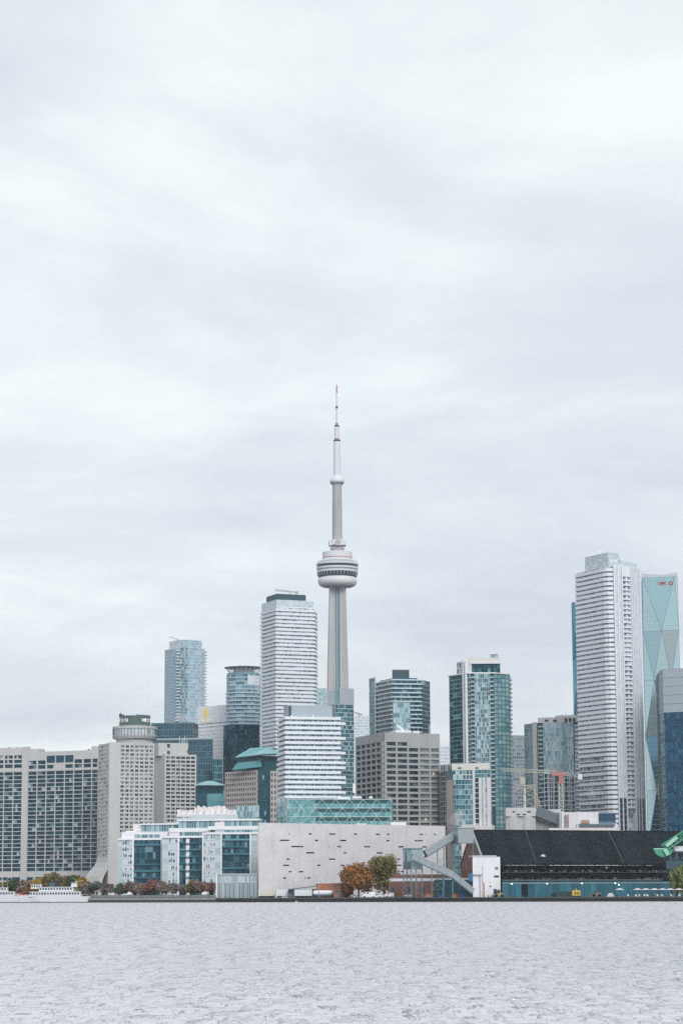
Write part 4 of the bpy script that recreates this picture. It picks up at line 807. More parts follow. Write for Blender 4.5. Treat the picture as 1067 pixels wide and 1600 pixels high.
def mid_tower():
    t = thing('pale_glass_tower', 'pale glass apartment tower with stepped concrete crown behind the tower crane', 'apartment tower', (*G(860, 1620), GZ))
    P = [G(819.5, 1636, 1190), G(834, 1626, 1190), G(841, 1622, 1190), G(897, 1616, 1190), G(905, 1620, 1190)]; fs = [Face(t, a, b) for a, b in zip(P[:-1], P[1:])]; zt = fs[2].Zt(870, 1129); n = int(round((zt-GZ)/3.0)); dz = (zt-GZ)/n; core(t, P, GZ, zt, mat('recess_teal', (0, 0, 0)), 22)
    fs[0].curtain(0, fs[0].L, GZ, zt, 6, n, glass('glass_grey_teal', [(0, (.22, .32, .36)), (.5, (.34, .44, .48))], ior=1.5), PALE, .15, .2, .05); fs[1].box('concrete_fin', fs[1].U(833.5, 1190), fs[1].L*.75, GZ, zt+.6, .8, CONCP)
    f = fs[2]; U = lambda x: f.U(x, 1190); gd = MC['glass_crown_dark']; gl = glass('glass_mid_pale', [(0, (.15, .27, .31)), (.2, (.32, .46, .50)), (.6, (.44, .56, .59)), (.85, (.54, .63, .65))], ior=1.6)
    zm = f.Zt(870, 1209); f.curtain(0, U(849), GZ, zt, 2, n, gd, MULL, .2, .4)
    for a, b, g_, nu in ((849.5, 879, gl, 10), (886, 896, gl, 4)):
        core(t, [f.pt(U(a), -.6), f.pt(U(b), -.6)], zm, zt, MULL, .6, 'glass_bay', back=[f.pt(U(b), .1), f.pt(U(a), .1)]); h = Face(t, f.pt(U(a), -.6), f.pt(U(b), -.6)); h.curtain(0, h.L, zm, zt-.5, nu, int((zt-zm)/dz), g_, PALE, .2, .25, name='bay_glazing')
    f.curtain(U(879), U(886), zm, zt, 2, int((zt-zm)/dz), G_LIGHT, MULL, .3, .9); f.curtain(U(849.5), U(896.5), GZ, zm, 9, int((zm-GZ)/dz), gd, WHITE, .45, .5, .3)
    for x in (856, 862.5, 880, 888): f.box('white_pier', U(x), U(x+1.2), GZ, zm, .6, WHITE)
    me = MB().box(U(841), U(849), -.6, .1, 0, .9).mesh('balcony', MULL)
    for j in range(n-32, n): f.put('balcony', me, z=GZ+j*dz)
    fs[3].curtain(.6, fs[3].L, GZ, zt-2, 3, n, G_DARK, WHITE, .3, 1.0, .4)
    Q = offset(P[2:], .4); cr_ = part('crown_wall', MB().prism([Q[0], Q[1], Q[2], (Q[2][0], Q[2][1]+14), (Q[0][0]+4, Q[0][1]+14)], zt, f.Zt(880, 1120.5)), CONCP, t)
    part('crown_wall', MB().prism([f.pt(U(868), 1), f.pt(U(904), 1), f.pt(U(904), 12), f.pt(U(868), 12)], zt, f.Zt(880, 1117.5)), CONCP, t)
    for x0, x1, y0, y1 in ((852, 857.5, 1127.5, 1124.5), (865, 871, 1128, 1124.5), (883, 887, 1129, 1122), (889.5, 893.5, 1129, 1122), (896, 899.5, 1129, 1122)):
        part('crown_opening', MB().prism([f.pt(U(x0), -.55), f.pt(U(x1), -.55), f.pt(U(x1), -.2), f.pt(U(x0), -.2)], f.Zt(x0, y0), f.Zt(x0, y1)), DKM, t, parent=cr_)
    for x in (878, 884, 893): p = f.pt(U(x), 3); part('roof_mast', MB().tube([(*p, f.Zt(x, 1121)), (*p, f.Zt(x, 1114))], [.2, .15], 5), GREYM, t)
grey_far_block(); mid_tower()
# ================================================================== tower cranes
def lattice(mb, p, q, w, n, r=.16, up=Vector((0, 0, 1))):
    p = Vector(p); q = Vector(q); d = (q-p); dn = d.normalized(); a = dn.cross(up);  a = Vector((1, 0, 0)) if a.length < .01 else a.normalized(); b = a.cross(dn)
    cs = [a*i*w/2+b*j*w/2 for i, j in ((-1, -1), (1, -1), (1, 1), (-1, 1))]
    for c in cs: mb.beam(p+c, q+c, r*1.5)
    for i in range(n):
        s0, s1 = p+d*(i/n), p+d*((i+1)/n)
        for k_ in range(4):
            c0, c1 = cs[k_], cs[(k_+1) % 4]; mb.beam(s0+(c0 if i % 2 else c1), s1+(c1 if i % 2 else c0), r)
def cranes():
    CY = mat('crane_cream', (.50, .49, .43), var=.1, rough=.5); CRD = mat('crane_red', (.38, .17, .16), var=.1, rough=.5); D = 1480
    t = thing('tower_crane', 'cream lattice tower crane with red slewing cab and long level jib', 'crane', (*G(876, D), GZ))
    m = MB(); lattice(m, (*G(876.5, D, 1260), GZ), (*G(875.5, D, 1220), Z(876, 1222, D)), 2.3, 40, .28); part('mast', m, CY, t)
    m = MB(); lattice(m, W(869, 1206.5, D), W(785, 1202.5, D+25), 1.8, 34, .24); part('jib', m, CY, t)
    m = MB(); lattice(m, W(880, 1210, D), W(906, 1212, D-8), 1.4, 10, .2); part('counter_jib', m, MC['pale_mullion'], t)
    p = W(875.5, 1213, D); part('cab', MB().box(p.x-3.6, p.x-1.4, p.y-1.5, p.y+1.5, p.z-3.2, p.z), G_OFF, t); b = MB(); b.box(p.x-2, p.x+2, p.y-1.5, p.y+1.5, p.z-4.2, p.z-1.5); b.box(p.x-5.5, p.x+5, p.y-1.2, p.y+1.2, p.z+.4, p.z+2.6); b.beam((p.x-1, p.y, p.z+2), (p.x-5, p.y, p.z+5.2), .7); b.box(p.x-1.3, p.x+1.3, p.y-1.2, p.y+1.2, p.z-1.6, p.z+.5); part('slewing_unit', b, CRD, t)
    q = W(905.5, 1213, D-8); part('counterweight', MB().box(q.x-1.2, q.x+1.2, q.y-1, q.y+1, q.z-2, q.z+1.4), PALE, t)
    D = 1460; t = thing('tower_crane', 'second dull yellow lattice crane tower with a white pole, under the long jib', 'crane', (*G(828, D), GZ)); CB = mat('crane_dull', (.42, .40, .33), var=.15)
    m = MB(); lattice(m, (*G(827, D, 1260), GZ), (*G(826, D, 1225), Z(826, 1226, D)), 6.5, 26, .26); part('mast', m, CB, t)
    m = MB(); lattice(m, W(806, 1231, D), W(832, 1229, D), 2.0, 10, .2); part('jib', m, CB, t); m = MB(); lattice(m, W(834, 1238, D), W(842, 1262, D), 2, 10, .2); part('strut', m, CB, t)
    p = W(819.3, 1248, D-2); part('pole', MB().tube([(p.x, p.y, GZ), (p.x, p.y, Z(819, 1233, D))], [.75, .65], 10), WHITE, t); m = MB(); p = W(816, 1219, D); m.box(p.x-1.5, p.x+1.5, p.y-1, p.y+1, p.z-2.5, p.z+2); part('head_block', m, CB, t)
    D = 2750; t = thing('distant_crane', 'tiny far crane on top of the faint white tower', 'crane', W(562, 1118, D)); m = MB(); lattice(m, W(553, 1113, D), W(566, 1117, D), 1.5, 8, .4); part('jib', m, GREYM, t); part('mast', MB().beam(W(561, 1116, D), W(561, 1119.5, D), 1.6), GREYM, t)
cranes()
# ================================================================== tall white tower on the right
def white_giant():
    t = thing('white_highrise', 'tallest white apartment highrise with sweeping balconies and glass crown on the right', 'apartment tower', (*G(955, 1510), GZ))
    R_ = 1100; pts = [(904.5, 1542), (944, 1516), (949, 1512.6), (954, 1511), (961, 1511), (973.5, 1513), (987.5, 1516), (1001, 1524), (1004.5, 1540)]; P = [G(x, D, R_) for x, D in pts]; fs = [Face(t, a, b) for a, b in zip(P[:-1], P[1:])]
    zt = Z(955, 885.5, 1511); n = int(round((zt-GZ)/3.02)); dz = (zt-GZ)/n; core(t, P, GZ, zt, mat('giant_core', (.32, .36, .40), var=.1), 24)
    gw = glass('glass_giant', [(0, (.16, .21, .26)), (.25, (.34, .39, .44)), (.6, (.46, .51, .56)), (.9, (.60, .63, .66))], ior=1.5)
    fs[0].curtain(0, fs[0].L, GZ, zt, 16, n, gw, GREYM, .12, .2, bands=False)
    for f in fs[1:4]: f.curtain(0, f.L, GZ, zt, 2, n, gw, GREYM, .12, .2, bands=False)
    path = P[:5]; mA = band(t, 'balcony', path, -.1, 1.5, 0, 1.85, WHITEB); mB = MB().prism(offset(path, 1.5)[:2]+list(reversed(offset(path, -.1)[:2])), 0, .55).mesh('balcony', WHITEB, off=(*t.location[:2], 0)); mC = band(t, 'corner_balcony', path[1:], -.1, 1.7, 0, 1.9, WHITEB)
    mE = MB().prism([fs[0].pt(-2.0, .3), fs[0].pt(0, -.8), fs[0].pt(.2, 4), fs[0].pt(-2.0, 4)], 0, 1.2).mesh('side_balcony', WHITE, off=(*t.location[:2], 0))
    zl = Z(930, 1186, 1520)-GZ
    for j in range(n):
        z = j*dz
        if z < 25: continue
        if z > zl: link('balcony', mA, t, (0, 0, z))
        else: link('balcony', mA if j % 2 else mB, t, (0, 0, z)); link('corner_balcony', mC, t, (0, 0, z))
        if z > zl*.4: link('side_balcony', mE, t, (0, 0, z-.2))
    # smooth white bays either side of the inner balcony column
    FP = mat('giant_white', (.64, .665, .70), var=.05, rough=.45); gs = glass('glass_giant_smooth', [(0, (.45, .50, .55)), (.4, (.52, .57, .61)), (.8, (.58, .62, .66))], ior=1.5)
    zc = Z(965, 878, 1512); h = fs[4]; zb = Z(965, 1247, 1512)
    core(t, [h.pt(0, -1.5), h.pt(h.L, -1.5)], GZ, zt+1, FP, 1.5, 'white_bay', back=[h.pt(h.L, .2), h.pt(0, .2)]); q = Face(t, h.pt(0, -1.5), h.pt(h.L, -1.5)); q.curtain(0, q.L, zb, zt, 5, n-18, gs, FP, .35, .2, .15, bands=False, name='bay_glazing')
    for i in (0, .5, 1): q.box('fin', q.L*i-.35, q.L*i+.35, GZ, zt+1, .7, FP)
    q.curtain(0, q.L, GZ, zb, 4, 18, G_BLUE, MULLD, .3, .3, .1, bands=False, name='bay_glazing')
    h = fs[5]; h.curtain(0, h.L, GZ, zt, 4, n, gw, GREYM, .15, .2, bands=False); h.box('attic_panel', 0, h.L, zt-2*dz, zt+.3, .6, FP); me = MB().box(0, h.L*.95, -1.2, .1, 0, 1.0).mesh('inner_balcony', FP)
    me2 = MB().box(h.L*.45, h.L*.62, -.9, .1, 0, 2.4).mesh('divider', PALE)
    for j in range(18, n-2): h.put('inner_balcony', me, z=GZ+j*dz); h.put('divider', me2, z=GZ+j*dz)
    h = fs[6]; core(t, [h.pt(0, -.9), h.pt(h.L, -.9)], GZ, zt+.6, FP, 1, 'white_bay', back=[h.pt(h.L, .2), h.pt(0, .2)]); q = Face(t, h.pt(0, -.9), h.pt(h.L, -.9)); q.curtain(0, q.L, zb, zt, 7, n-18, gs, FP, .2, .3, .12, bands=False, name='bay_glazing'); q.curtain(0, q.L, GZ, zb, 5, 18, G_BLUE, MULLD, .3, .3, .1, bands=False, name='bay_glazing')
    for i in (.02, .28, .6, 1): q.box('fin', q.L*i-.3, q.L*i+.3, GZ, zt+.6, .6, FP)
    fs[7].curtain(0, fs[7].L, GZ, zt, 4, n, G_PALE, PALE, .2, .3, bands=False)
    # glass crown screens
    GC = glass('glass_crown_screen', [(0, (.38, .45, .51)), (.5, (.46, .53, .58)), (.85, (.62, .67, .70))], ior=1.5)
    A = [fs[0].pt(fs[0].U(911.5, 880), 1.0), fs[0].pt(fs[0].L*.98, 1.0), fs[2].pt(fs[2].L, .6), fs[4].pt(fs[4].L-.4, .6)]; zs_ = Z(945, 863.5, 1512); core(t, A, zt, zs_, FP, 14, 'crown_screen')
    for a, b in zip(A[:-1], A[1:]): q = Face(t, a, b); q.curtain(0, q.L, zt+.5, zs_, max(3, int(q.L/1.3)), 6, GC, FP, .14, .16, .1, name='crown_glazing')
    B = [fs[4].pt(fs[4].L, .5), fs[5].pt(fs[5].L, .5), fs[6].pt(fs[6].L-.3, .5)]; z0_, z1_ = Z(971, 872, 1513), Z(998, 880, 1520); m = MB(); top = lambda p: z0_+(z1_-z0_)*(p[0]-B[0][0])/(B[2][0]-B[0][0])
    m.prism(B+[(B[2][0], B[2][1]+12), (B[0][0], B[0][1]+12)], zt, top); part('crown_screen', m, FP, t); 
    for a, b in zip(B[:-1], B[1:]): q = Face(t, a, b); q.curtain(0, q.L, zt+.5, min(top(a), top(b))-.2, 7, 4, GC, FP, .14, .16, .1, name='crown_glazing')
    m = MB(); m.beam(W(930, 863, 1530), W(959.5, 857.8, 1530), .8); m.beam(W(936, 866, 1530), W(937, 860, 1530), 1.2); part('roof_crane', m, PALE, t)
    part('podium', MB().prism([G(900, 1496, 1290), G(1012, 1504, 1290), G(1012, 1520, 1290), G(900, 1520, 1290)], GZ, 12), PALE, t)
white_giant()
# ================================================================== faceted glass towers
def faceted_tower():
    t = thing('faceted_glass_tower', 'pale teal faceted glass tower with red lettering near its top', 'office tower', (*G(1030, 1900), GZ))
    D0 = 1900; xl = lambda y: 1000.5+(y-900)*.0215; xr = lambda y: 1057+(y-900)*.0215
    A, B = G(1005.5, 1896, 1100), G(1062, 1886, 1100); f = Face(t, A, B); W_ = f.L; d = 2.4
    zt = f.Zt(1030, 902); zs_ = [f.Zt(1030, y) for y in (902, 985, 1062, 1150, 1235, 1320)]; zs_[-1] = min(zs_[-1], 45); zs_.append(GZ)
    core(t, [f.pt(.5, d+.4), f.pt(W_-.5, d+.4)], GZ, zt-.5, SPAN, 24)
    cols_ = ((.42, .58, .62), (.34, .50, .55), (.50, .62, .65), (.22, .40, .47), (.40, .55, .59), (.46, .56, .57))
    tone = [3, 0, 0, 2, 2,   1, 4, 5, 0, 0,   0, 2, 6, 2, 0,   7, 0, 7, 2, 2,   0, 8, 2, 8, 0,   8, 6, 8, 2, 7,   0, 0, 0, 0, 0]  # tone per facet: differing reflections in the folded glass are put into its colour
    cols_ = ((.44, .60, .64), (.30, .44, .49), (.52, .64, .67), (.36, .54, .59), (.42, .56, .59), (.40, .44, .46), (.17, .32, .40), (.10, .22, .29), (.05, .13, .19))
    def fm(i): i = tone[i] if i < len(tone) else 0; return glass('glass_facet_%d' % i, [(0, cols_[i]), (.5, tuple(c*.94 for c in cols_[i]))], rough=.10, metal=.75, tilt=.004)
    cnt = [0]
    def facet(p, q, r):
        m = MB(); N_ = 8; v = [Vector(x) for x in (p, q, r)]; i = cnt[0]; cnt[0] += 1
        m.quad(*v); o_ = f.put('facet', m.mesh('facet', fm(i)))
        e3 = MB()
        for a_, c_ in ((0, 1), (1, 2), (2, 0)): e3.beam(v[a_]+Vector((0, -.05, 0)), v[c_]+Vector((0, -.05, 0)), .17)
        link('facet_edge', e3.mesh('facet_edge', mat('facet_edge', (.19, .30, .34))), o_)
        # storey joints on the facet
        b = MB(); zz = sorted(x[2] for x in v); k_ = zz[0]+4.0
        while k_ < zz[2]-.5:
            xs = []
            for a, c in ((0, 1), (1, 2), (2, 0)):
                if (v[a].z-k_)*(v[c].z-k_) < 0: xs.append(v[a].lerp(v[c], (k_-v[a].z)/(v[c].z-v[a].z)))
            if len(xs) == 2 and (xs[0]-xs[1]).length > .3: b.beam(xs[0]+Vector((0, -.03, 0)), xs[1]+Vector((0, -.03, 0)), .14)
            k_ += 4.0
        if b.v: link('joint', b.mesh('joint', mat('facet_joint', (.30, .44, .47), var=.05)), o_, kind='stuff')
    # folded triangles: centre line points step in and out
    mid = W_*.52
    for i in range(len(zs_)-1):
        a, b = zs_[i], zs_[i+1]; o1 = d if i % 2 else 0; o2 = 0 if i % 2 else d
        Lt, Rt, Lb, Rb = (0, o1, a), (W_, o1, a), (0, o2, b), (W_, o2, b)
        if i == 0:
            facet((W_*.05, 0, a), (mid, d*.9, b), (W_*.93, 0, a)); facet((0, d, b), (mid, d*.9, b), (W_*.05, 0, a)); facet((W_*.93, 0, a), (mid, d*.9, b), (W_, d, b)); facet((W_*.93, 0, a), (W_, d, b), (W_, d, a)); facet((0, d, a), (0, d, b), (W_*.05, 0, a))
        elif i % 2:
            facet((0, d, a), (mid, d*.9, a), (W_*.28, 0, b)) if 0 else None
            facet((0, d, a), (W_*.3, -.2, b), (mid, d*.9, a)); facet((mid, d*.9, a), (W_*.3, -.2, b), (W_*.78, -.2, b)); facet((mid, d*.9, a), (W_*.78, -.2, b), (W_, d, a)); facet((0, d, a), (0, d, b), (W_*.3, -.2, b)); facet((W_, d, a), (W_*.78, -.2, b), (W_, d, b))
        else:
            facet((0, d, a), (0, d, b), (W_*.3, -.2, a)); facet((W_*.3, -.2, a), (0, d, b), (mid, d*.9, b)); facet((W_*.3, -.2, a), (mid, d*.9, b), (W_*.78, -.2, a)); facet((W_*.78, -.2, a), (mid, d*.9, b), (W_, d, b)); facet((W_*.78, -.2, a), (W_, d, b), (W_, d, a))
    v = Face(t, B, (B[0]+.5, B[1]+22)); 
    # crown screen
    for u in np.linspace(.4, W_-.4, 12):
        part('crown_post', MB().beam((*f.pt(u, .6), zt-1), (*f.pt(u, .6), zt+2.2+2*abs(u/W_-.5)*2), .35), PALE, t)
    m = MB(); m.add([(*f.pt(0, .9), zt), (*f.pt(W_, .9), zt), (*f.pt(W_, .9), zt+3.4), (*f.pt(W_*.6, .9), zt+2.0), (*f.pt(0, .9), zt+4.0)], [(0, 1, 2, 3, 4)]); s_ = part('crown_screen', m, G_PALE, t); q = s_.modifiers.new('t', 'SOLIDIFY'); q.thickness = .3
    u0, z0 = f.uz(1027.5, 913.6); RD = mat('letter_red', (.42, .03, .06), var=.03, emit=.15); text('sign_letters', 'CIBC', 3.1, RD, t, (*f.pt(u0, -.5), z0), f.rz, .15)
    u1, z1 = f.uz(1047, 911.3); m = MB()
    for i in range(4):
        a = math.pi/2*i+.785; c, s_ = math.cos(a), math.sin(a); r0, r1 = .7, 1.35
        m.beam((r1*c-.8*s_, -.4, r1*s_*.85+.8*c), (r1*c+.8*s_, -.4, r1*s_*.85-.8*c), .6)
    f.put('emblem', m.mesh('emblem', RD), u=u1, z=z1)
    t = thing('faceted_glass_tower', 'slim dark blue faceted glass tower peeping out left of the white highrise', 'office tower', (*G(897, 1990), GZ)); A, B = G(892.8, 1990, 1030), G(912, 1985, 1030); f = Face(t, A, B); zt = f.Zt(896, 940.5)
    core(t, [f.pt(0, 2), f.pt(f.L, 2)], GZ, zt-.3, mat('facet_dark_core', (.10, .20, .26)), 22); zz = np.linspace(zt, GZ, 6)
    for i in range(5):
        a, b = zz[i], zz[i+1]; w1 = f.L; md = 3.2
        tri = [((0, 1.9, a), (0, 1.9, b), (md, 0, (a+b)/2)), ((0, 1.9, a), (md, 0, (a+b)/2), (w1, 1.9, a)), ((md, 0, (a+b)/2), (0, 1.9, b), (w1, 1.9, b)), ((md, 0, (a+b)/2), (w1, 1.9, b), (w1, 1.9, a))]
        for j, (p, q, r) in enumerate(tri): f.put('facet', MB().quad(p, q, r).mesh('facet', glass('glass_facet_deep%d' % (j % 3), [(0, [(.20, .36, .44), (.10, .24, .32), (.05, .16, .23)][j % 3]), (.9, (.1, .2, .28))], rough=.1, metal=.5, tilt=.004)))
faceted_tower()
def right_glass_block():
    t = thing('wavy_glass_office', 'dark blue glass office with grey louvred top at the right edge of the view', 'office block', (*G(1060, 1460), GZ))
    P = [G(1031.5, 1480, 1150), G(1037.5, 1464, 1150), G(1120, 1446, 1150)]; f1, f2 = Face(t, P[0], P[1]), Face(t, P[1], P[2]); zt = f2.Zt(1050, 1045); zl = f2.Zt(1050, 1113); core(t, P, GZ, zt, MULLD, 30)
    gw = glass('glass_wavy', [(0, (.004, .035, .075)), (.5, (.008, .05, .10)), (.85, (.02, .085, .15))], ior=1.6, wave=.9, wscale=.16, tilt=.02)
    f2.curtain(0, f2.L, GZ, zl, 20, 30, gw, mat('wavy_mullion', (.03, .09, .15)), .25, .3, .12); f1.curtain(0, f1.L, GZ, zl, 3, 30, G_TEAL, MULL, .15, .4)
    me = MB().box(0, f2.L, -.35, .05, 0, 5.6).mesh('louvre_panel', LOUV); n = 5; h = (zt-zl)/n; me = MB().box(0, f2.L, -.35, .05, 0, h-.18).mesh('louvre_panel', LOUV)
    for j in range(n): f2.put('louvre_panel', me, z=zl+j*h)
    f1.box('louvre_panel', 0, f1.L, zl, zt-.6, .3, LOUV)
    for j in range(7): f2.box('panel_joint', 8*j+4, 8*j+4.2, zl, zt-.4, .4, GREYM)
right_glass_block()
# ================================================================== waterside apartments with white frames
def pier_block(name, label, D, xs, ytop, cols_spec, ybase=1394, frame_y=None, pent=None, slab=None):
    """xs: (left, right) photo columns; cols_spec: (x0, x1, kind)"""
    y = 1340; t = thing(name, label, 'apartment block', (*G((xs[0]+xs[1])/2, D), GZ)); P = [G(xs[0], D+2, y), G(xs[1], D-2, y)]; f = Face(t, *P); U = lambda x: f.U(x, y); zt = f.Zt(xs[0], ytop)
    core(t, P, GZ, zt, SPAN, 22); n = 9; dz = (zt-GZ)/n
    FW = mat('frosted_pale', (.52, .57, .60), var=.08, rough=.3); gd = glass('glass_pier', [(0, (.006, .026, .042)), (.4, (.013, .05, .075)), (.65, (.035, .10, .135)), (.88, (.13, .25, .30))], ior=1.55)
    gf = glass('glass_frosted', [(0, (.40, .47, .50)), (.5, (.48, .54, .57)), (.9, (.36, .44, .48))], ior=1.5, rough=.2)
    for x0, x1, kd in cols_spec:
        a, b = U(x0), U(x1)
        if kd == 'pier': f.box('white_frame', a, b, GZ, zt+.2, .8, WHITE)
        elif kd == 'frost': f.curtain(a, b, GZ, zt, max(1, int((b-a)/2.2)), n, gf, PALE, .12, .25, .1, name='frosted_panel')
        elif kd == 'white':
            me = MB().box(a, b, -.35, .05, 0, dz*.62).mesh('white_panel', WHITE)
            for j in range(n): f.put('white_panel', me, z=GZ+j*dz+.3)
        elif kd == 'glass':
            f.curtain(a, b, GZ, zt, max(2, int((b-a)/1.5)), n, gd, mat('pier_mullion', (.05, .12, .14)), .10, .3, .12)
            me = MB().box(a, b, -1.1, .05, 0, .95).mesh('balcony_rail', glass('rail_teal', [(0, (.025, .10, .13)), (.5, (.05, .16, .195)), (.8, (.13, .27, .31))], ior=1.6))
            for j in range(1, n):
                if rng.random() < .75: f.put('balcony_rail', me, z=GZ+j*dz)
        elif kd == 'punched':
            nu = max(3, int((b-a)/1.25)); du = (b-a)/nu; m = MB(); rows_ = n*2; f.box('pale_wall', a, b, GZ, zt, .12, FW)
            gp = glass('glass_punched', [(0, (.05, .10, .12)), (.5, (.14, .22, .24)), (.8, (.28, .36, .38))], ior=1.5)
            for j in range(n):
                for i in range(nu):
                    if rng.random() < .62:
                        w_ = du*rng.choice([.45, .7]); q = a+i*du+rng.random()*(du-w_); c = GZ+j*dz+.7+rng.random()*.4; h_ = 1.2+rng.random()*1.0
                        m.box(q, q+w_, -.18, -.05, c, c+h_)
            f.put('punched_windows', m.mesh('punched_windows', gp), kind='stuff')
            me = MB().box(a, b, -.22, .05, 0, .16).mesh('floor_joint', GREYM)
            for j in range(1, n): f.put('floor_joint', me, z=GZ+j*dz)
    f.box('white_frame', 0, f.L, zt-.5, zt+.6, .85, WHITE)
    if slab:
        for x0, x1, y0, y1, dd, mm in slab:
            p = [f.pt(U(x0), dd), f.pt(U(x1), dd), f.pt(U(x1), dd+10), f.pt(U(x0), dd+10)]
            if mm == 'glass':
                part('penthouse', MB().prism(p, f.Zt(x0, y1), f.Zt(x0, y0)), SPAN, t); h = Face(t, p[0], p[1]); h.curtain(0, h.L, f.Zt(x0, y1), f.Zt(x0, y0), int(h.L/1.4), 1, glass('glass_pent', [(0, (.06, .14, .16)), (.4, (.14, .24, .27)), (.8, (.28, .38, .40))], ior=1.6), PALE, .15, .25, .1, name='penthouse_glazing')
            else: part('roof_slab', MB().prism(p, f.Zt(x0, y1), f.Zt(x0, y0)), WHITE if mm == 'white' else MC['concrete_pink'], t)
    return t, f
DP = 1345
pier_block('pier_apartment_block', 'leftmost of the three white-framed glass apartment blocks on the pier', DP, (185, 253.5), 1311.5, ((185, 192, 'frost'), (192, 206.8, 'punched'), (207, 210, 'pier'), (210, 252, 'glass'), (252, 253.4, 'pier')),
    slab=[(190, 262, 1300.5, 1311, 0, 'white'), (210.5, 250, 1303.8, 1309.8, -.3, 'glass'), (204, 222, 1287, 1300, 6, 'pink'), (218, 276, 1288.5, 1299, 5, 'glass'), (216, 276, 1286.6, 1288.5, 4, 'white'), (194, 210, 1298, 1301, 3, 'white')])
pier_block('pier_apartment_block', 'middle of the three white-framed glass apartment blocks on the pier', DP-12, (253.6, 316.5), 1308, ((253.6, 263, 'frost'), (263, 277.8, 'punched'), (278, 281, 'pier'), (281, 291, 'glass'), (291, 296.5, 'white'), (296.5, 315.5, 'glass')),
    slab=[(264, 330, 1294, 1300, 0, 'white'), (264, 281, 1299.6, 1307.5, .3, 'frost'), (281, 316, 1299.8, 1307.5, -.2, 'glass'), (276, 335, 1282.5, 1294, 5, 'glass'), (275, 336, 1280.8, 1282.5, 4, 'white')])
pier_block('pier_apartment_block', 'rightmost of the three white-framed glass apartment blocks, against the slotted wall', DP-24, (316.6, 404.5), 1302.5, ((316.6, 318.5, 'pier'), (318.5, 336, 'punched'), (336, 344.8, 'frost'), (345, 347.4, 'pier'), (347.4, 382.5, 'glass'), (382.5, 390.5, 'glass'), (390.5, 393, 'pier'), (393, 402.6, 'frost'), (402.8, 404.4, 'pier')),
    slab=[(325, 404.5, 1291, 1296.5, 0, 'white'), (350, 403, 1296.3, 1302, -.3, 'glass'), (347, 404, 1282, 1291, 4, 'glass'), (334, 404.5, 1279.5, 1282, 3, 'white'), (334, 349, 1284, 1292, 3.5, 'pink')])
def crumpled_roof():
    t = thing('sawtooth_roof_building', 'pinkish white building with jagged folded roof panels above the pier apartments', 'building', (*G(322, 1430), GZ)); D = 1430
    core(t, [G(276, D, 1290), G(372, D-8, 1290)], GZ, Z(320, 1273, D), PALE, 15, 'wall')
    PK = mat('folded_panel', (.64, .60, .60), var=.10, scale=.25)
    for i in range(21):
        x = 277+i*4.4; y0 = 1258+rng.random()*3+(6 if x < 300 else 0)+(4 if x > 350 else 0); dd = rng.random()*2
        a, b, c, e_ = W(x, 1276, D-dd), W(x+4.6, 1276, D-dd-.6), W(x+4.4+rng.random(), y0+1, D+3), W(x+.6, y0, D+2); m = MB(); bk = Vector((0, 2.5, 0)); m.add([a, b, c, e_, a+bk, b+bk, c+bk, e_+bk], [(0, 1, 2, 3), (5, 4, 7, 6), (1, 5, 6, 2), (4, 0, 3, 7), (3, 2, 6, 7)]); part('folded_panel', m, PK, t)
        if i % 2: part('vent', MB().beam(W(x+2.2, 1270, D-dd-1.2), W(x+3.6, 1266.5, D-dd-1.2), .5), GREYM, t)
    t = thing('glass_office_block', 'low pale teal glass attic beside the stone building and folded roof', 'building', (*G(385, 1440), GZ)); P = [G(368, 1440, 1275), G(405, 1434, 1275)]; f = Face(t, *P); z = f.Zt(385, 1259); core(t, P, GZ, z, SPAN, 14); f.curtain(0, f.L, GZ, z, 14, 16, G_LIGHT, MULL, .15, .3)
crumpled_roof()
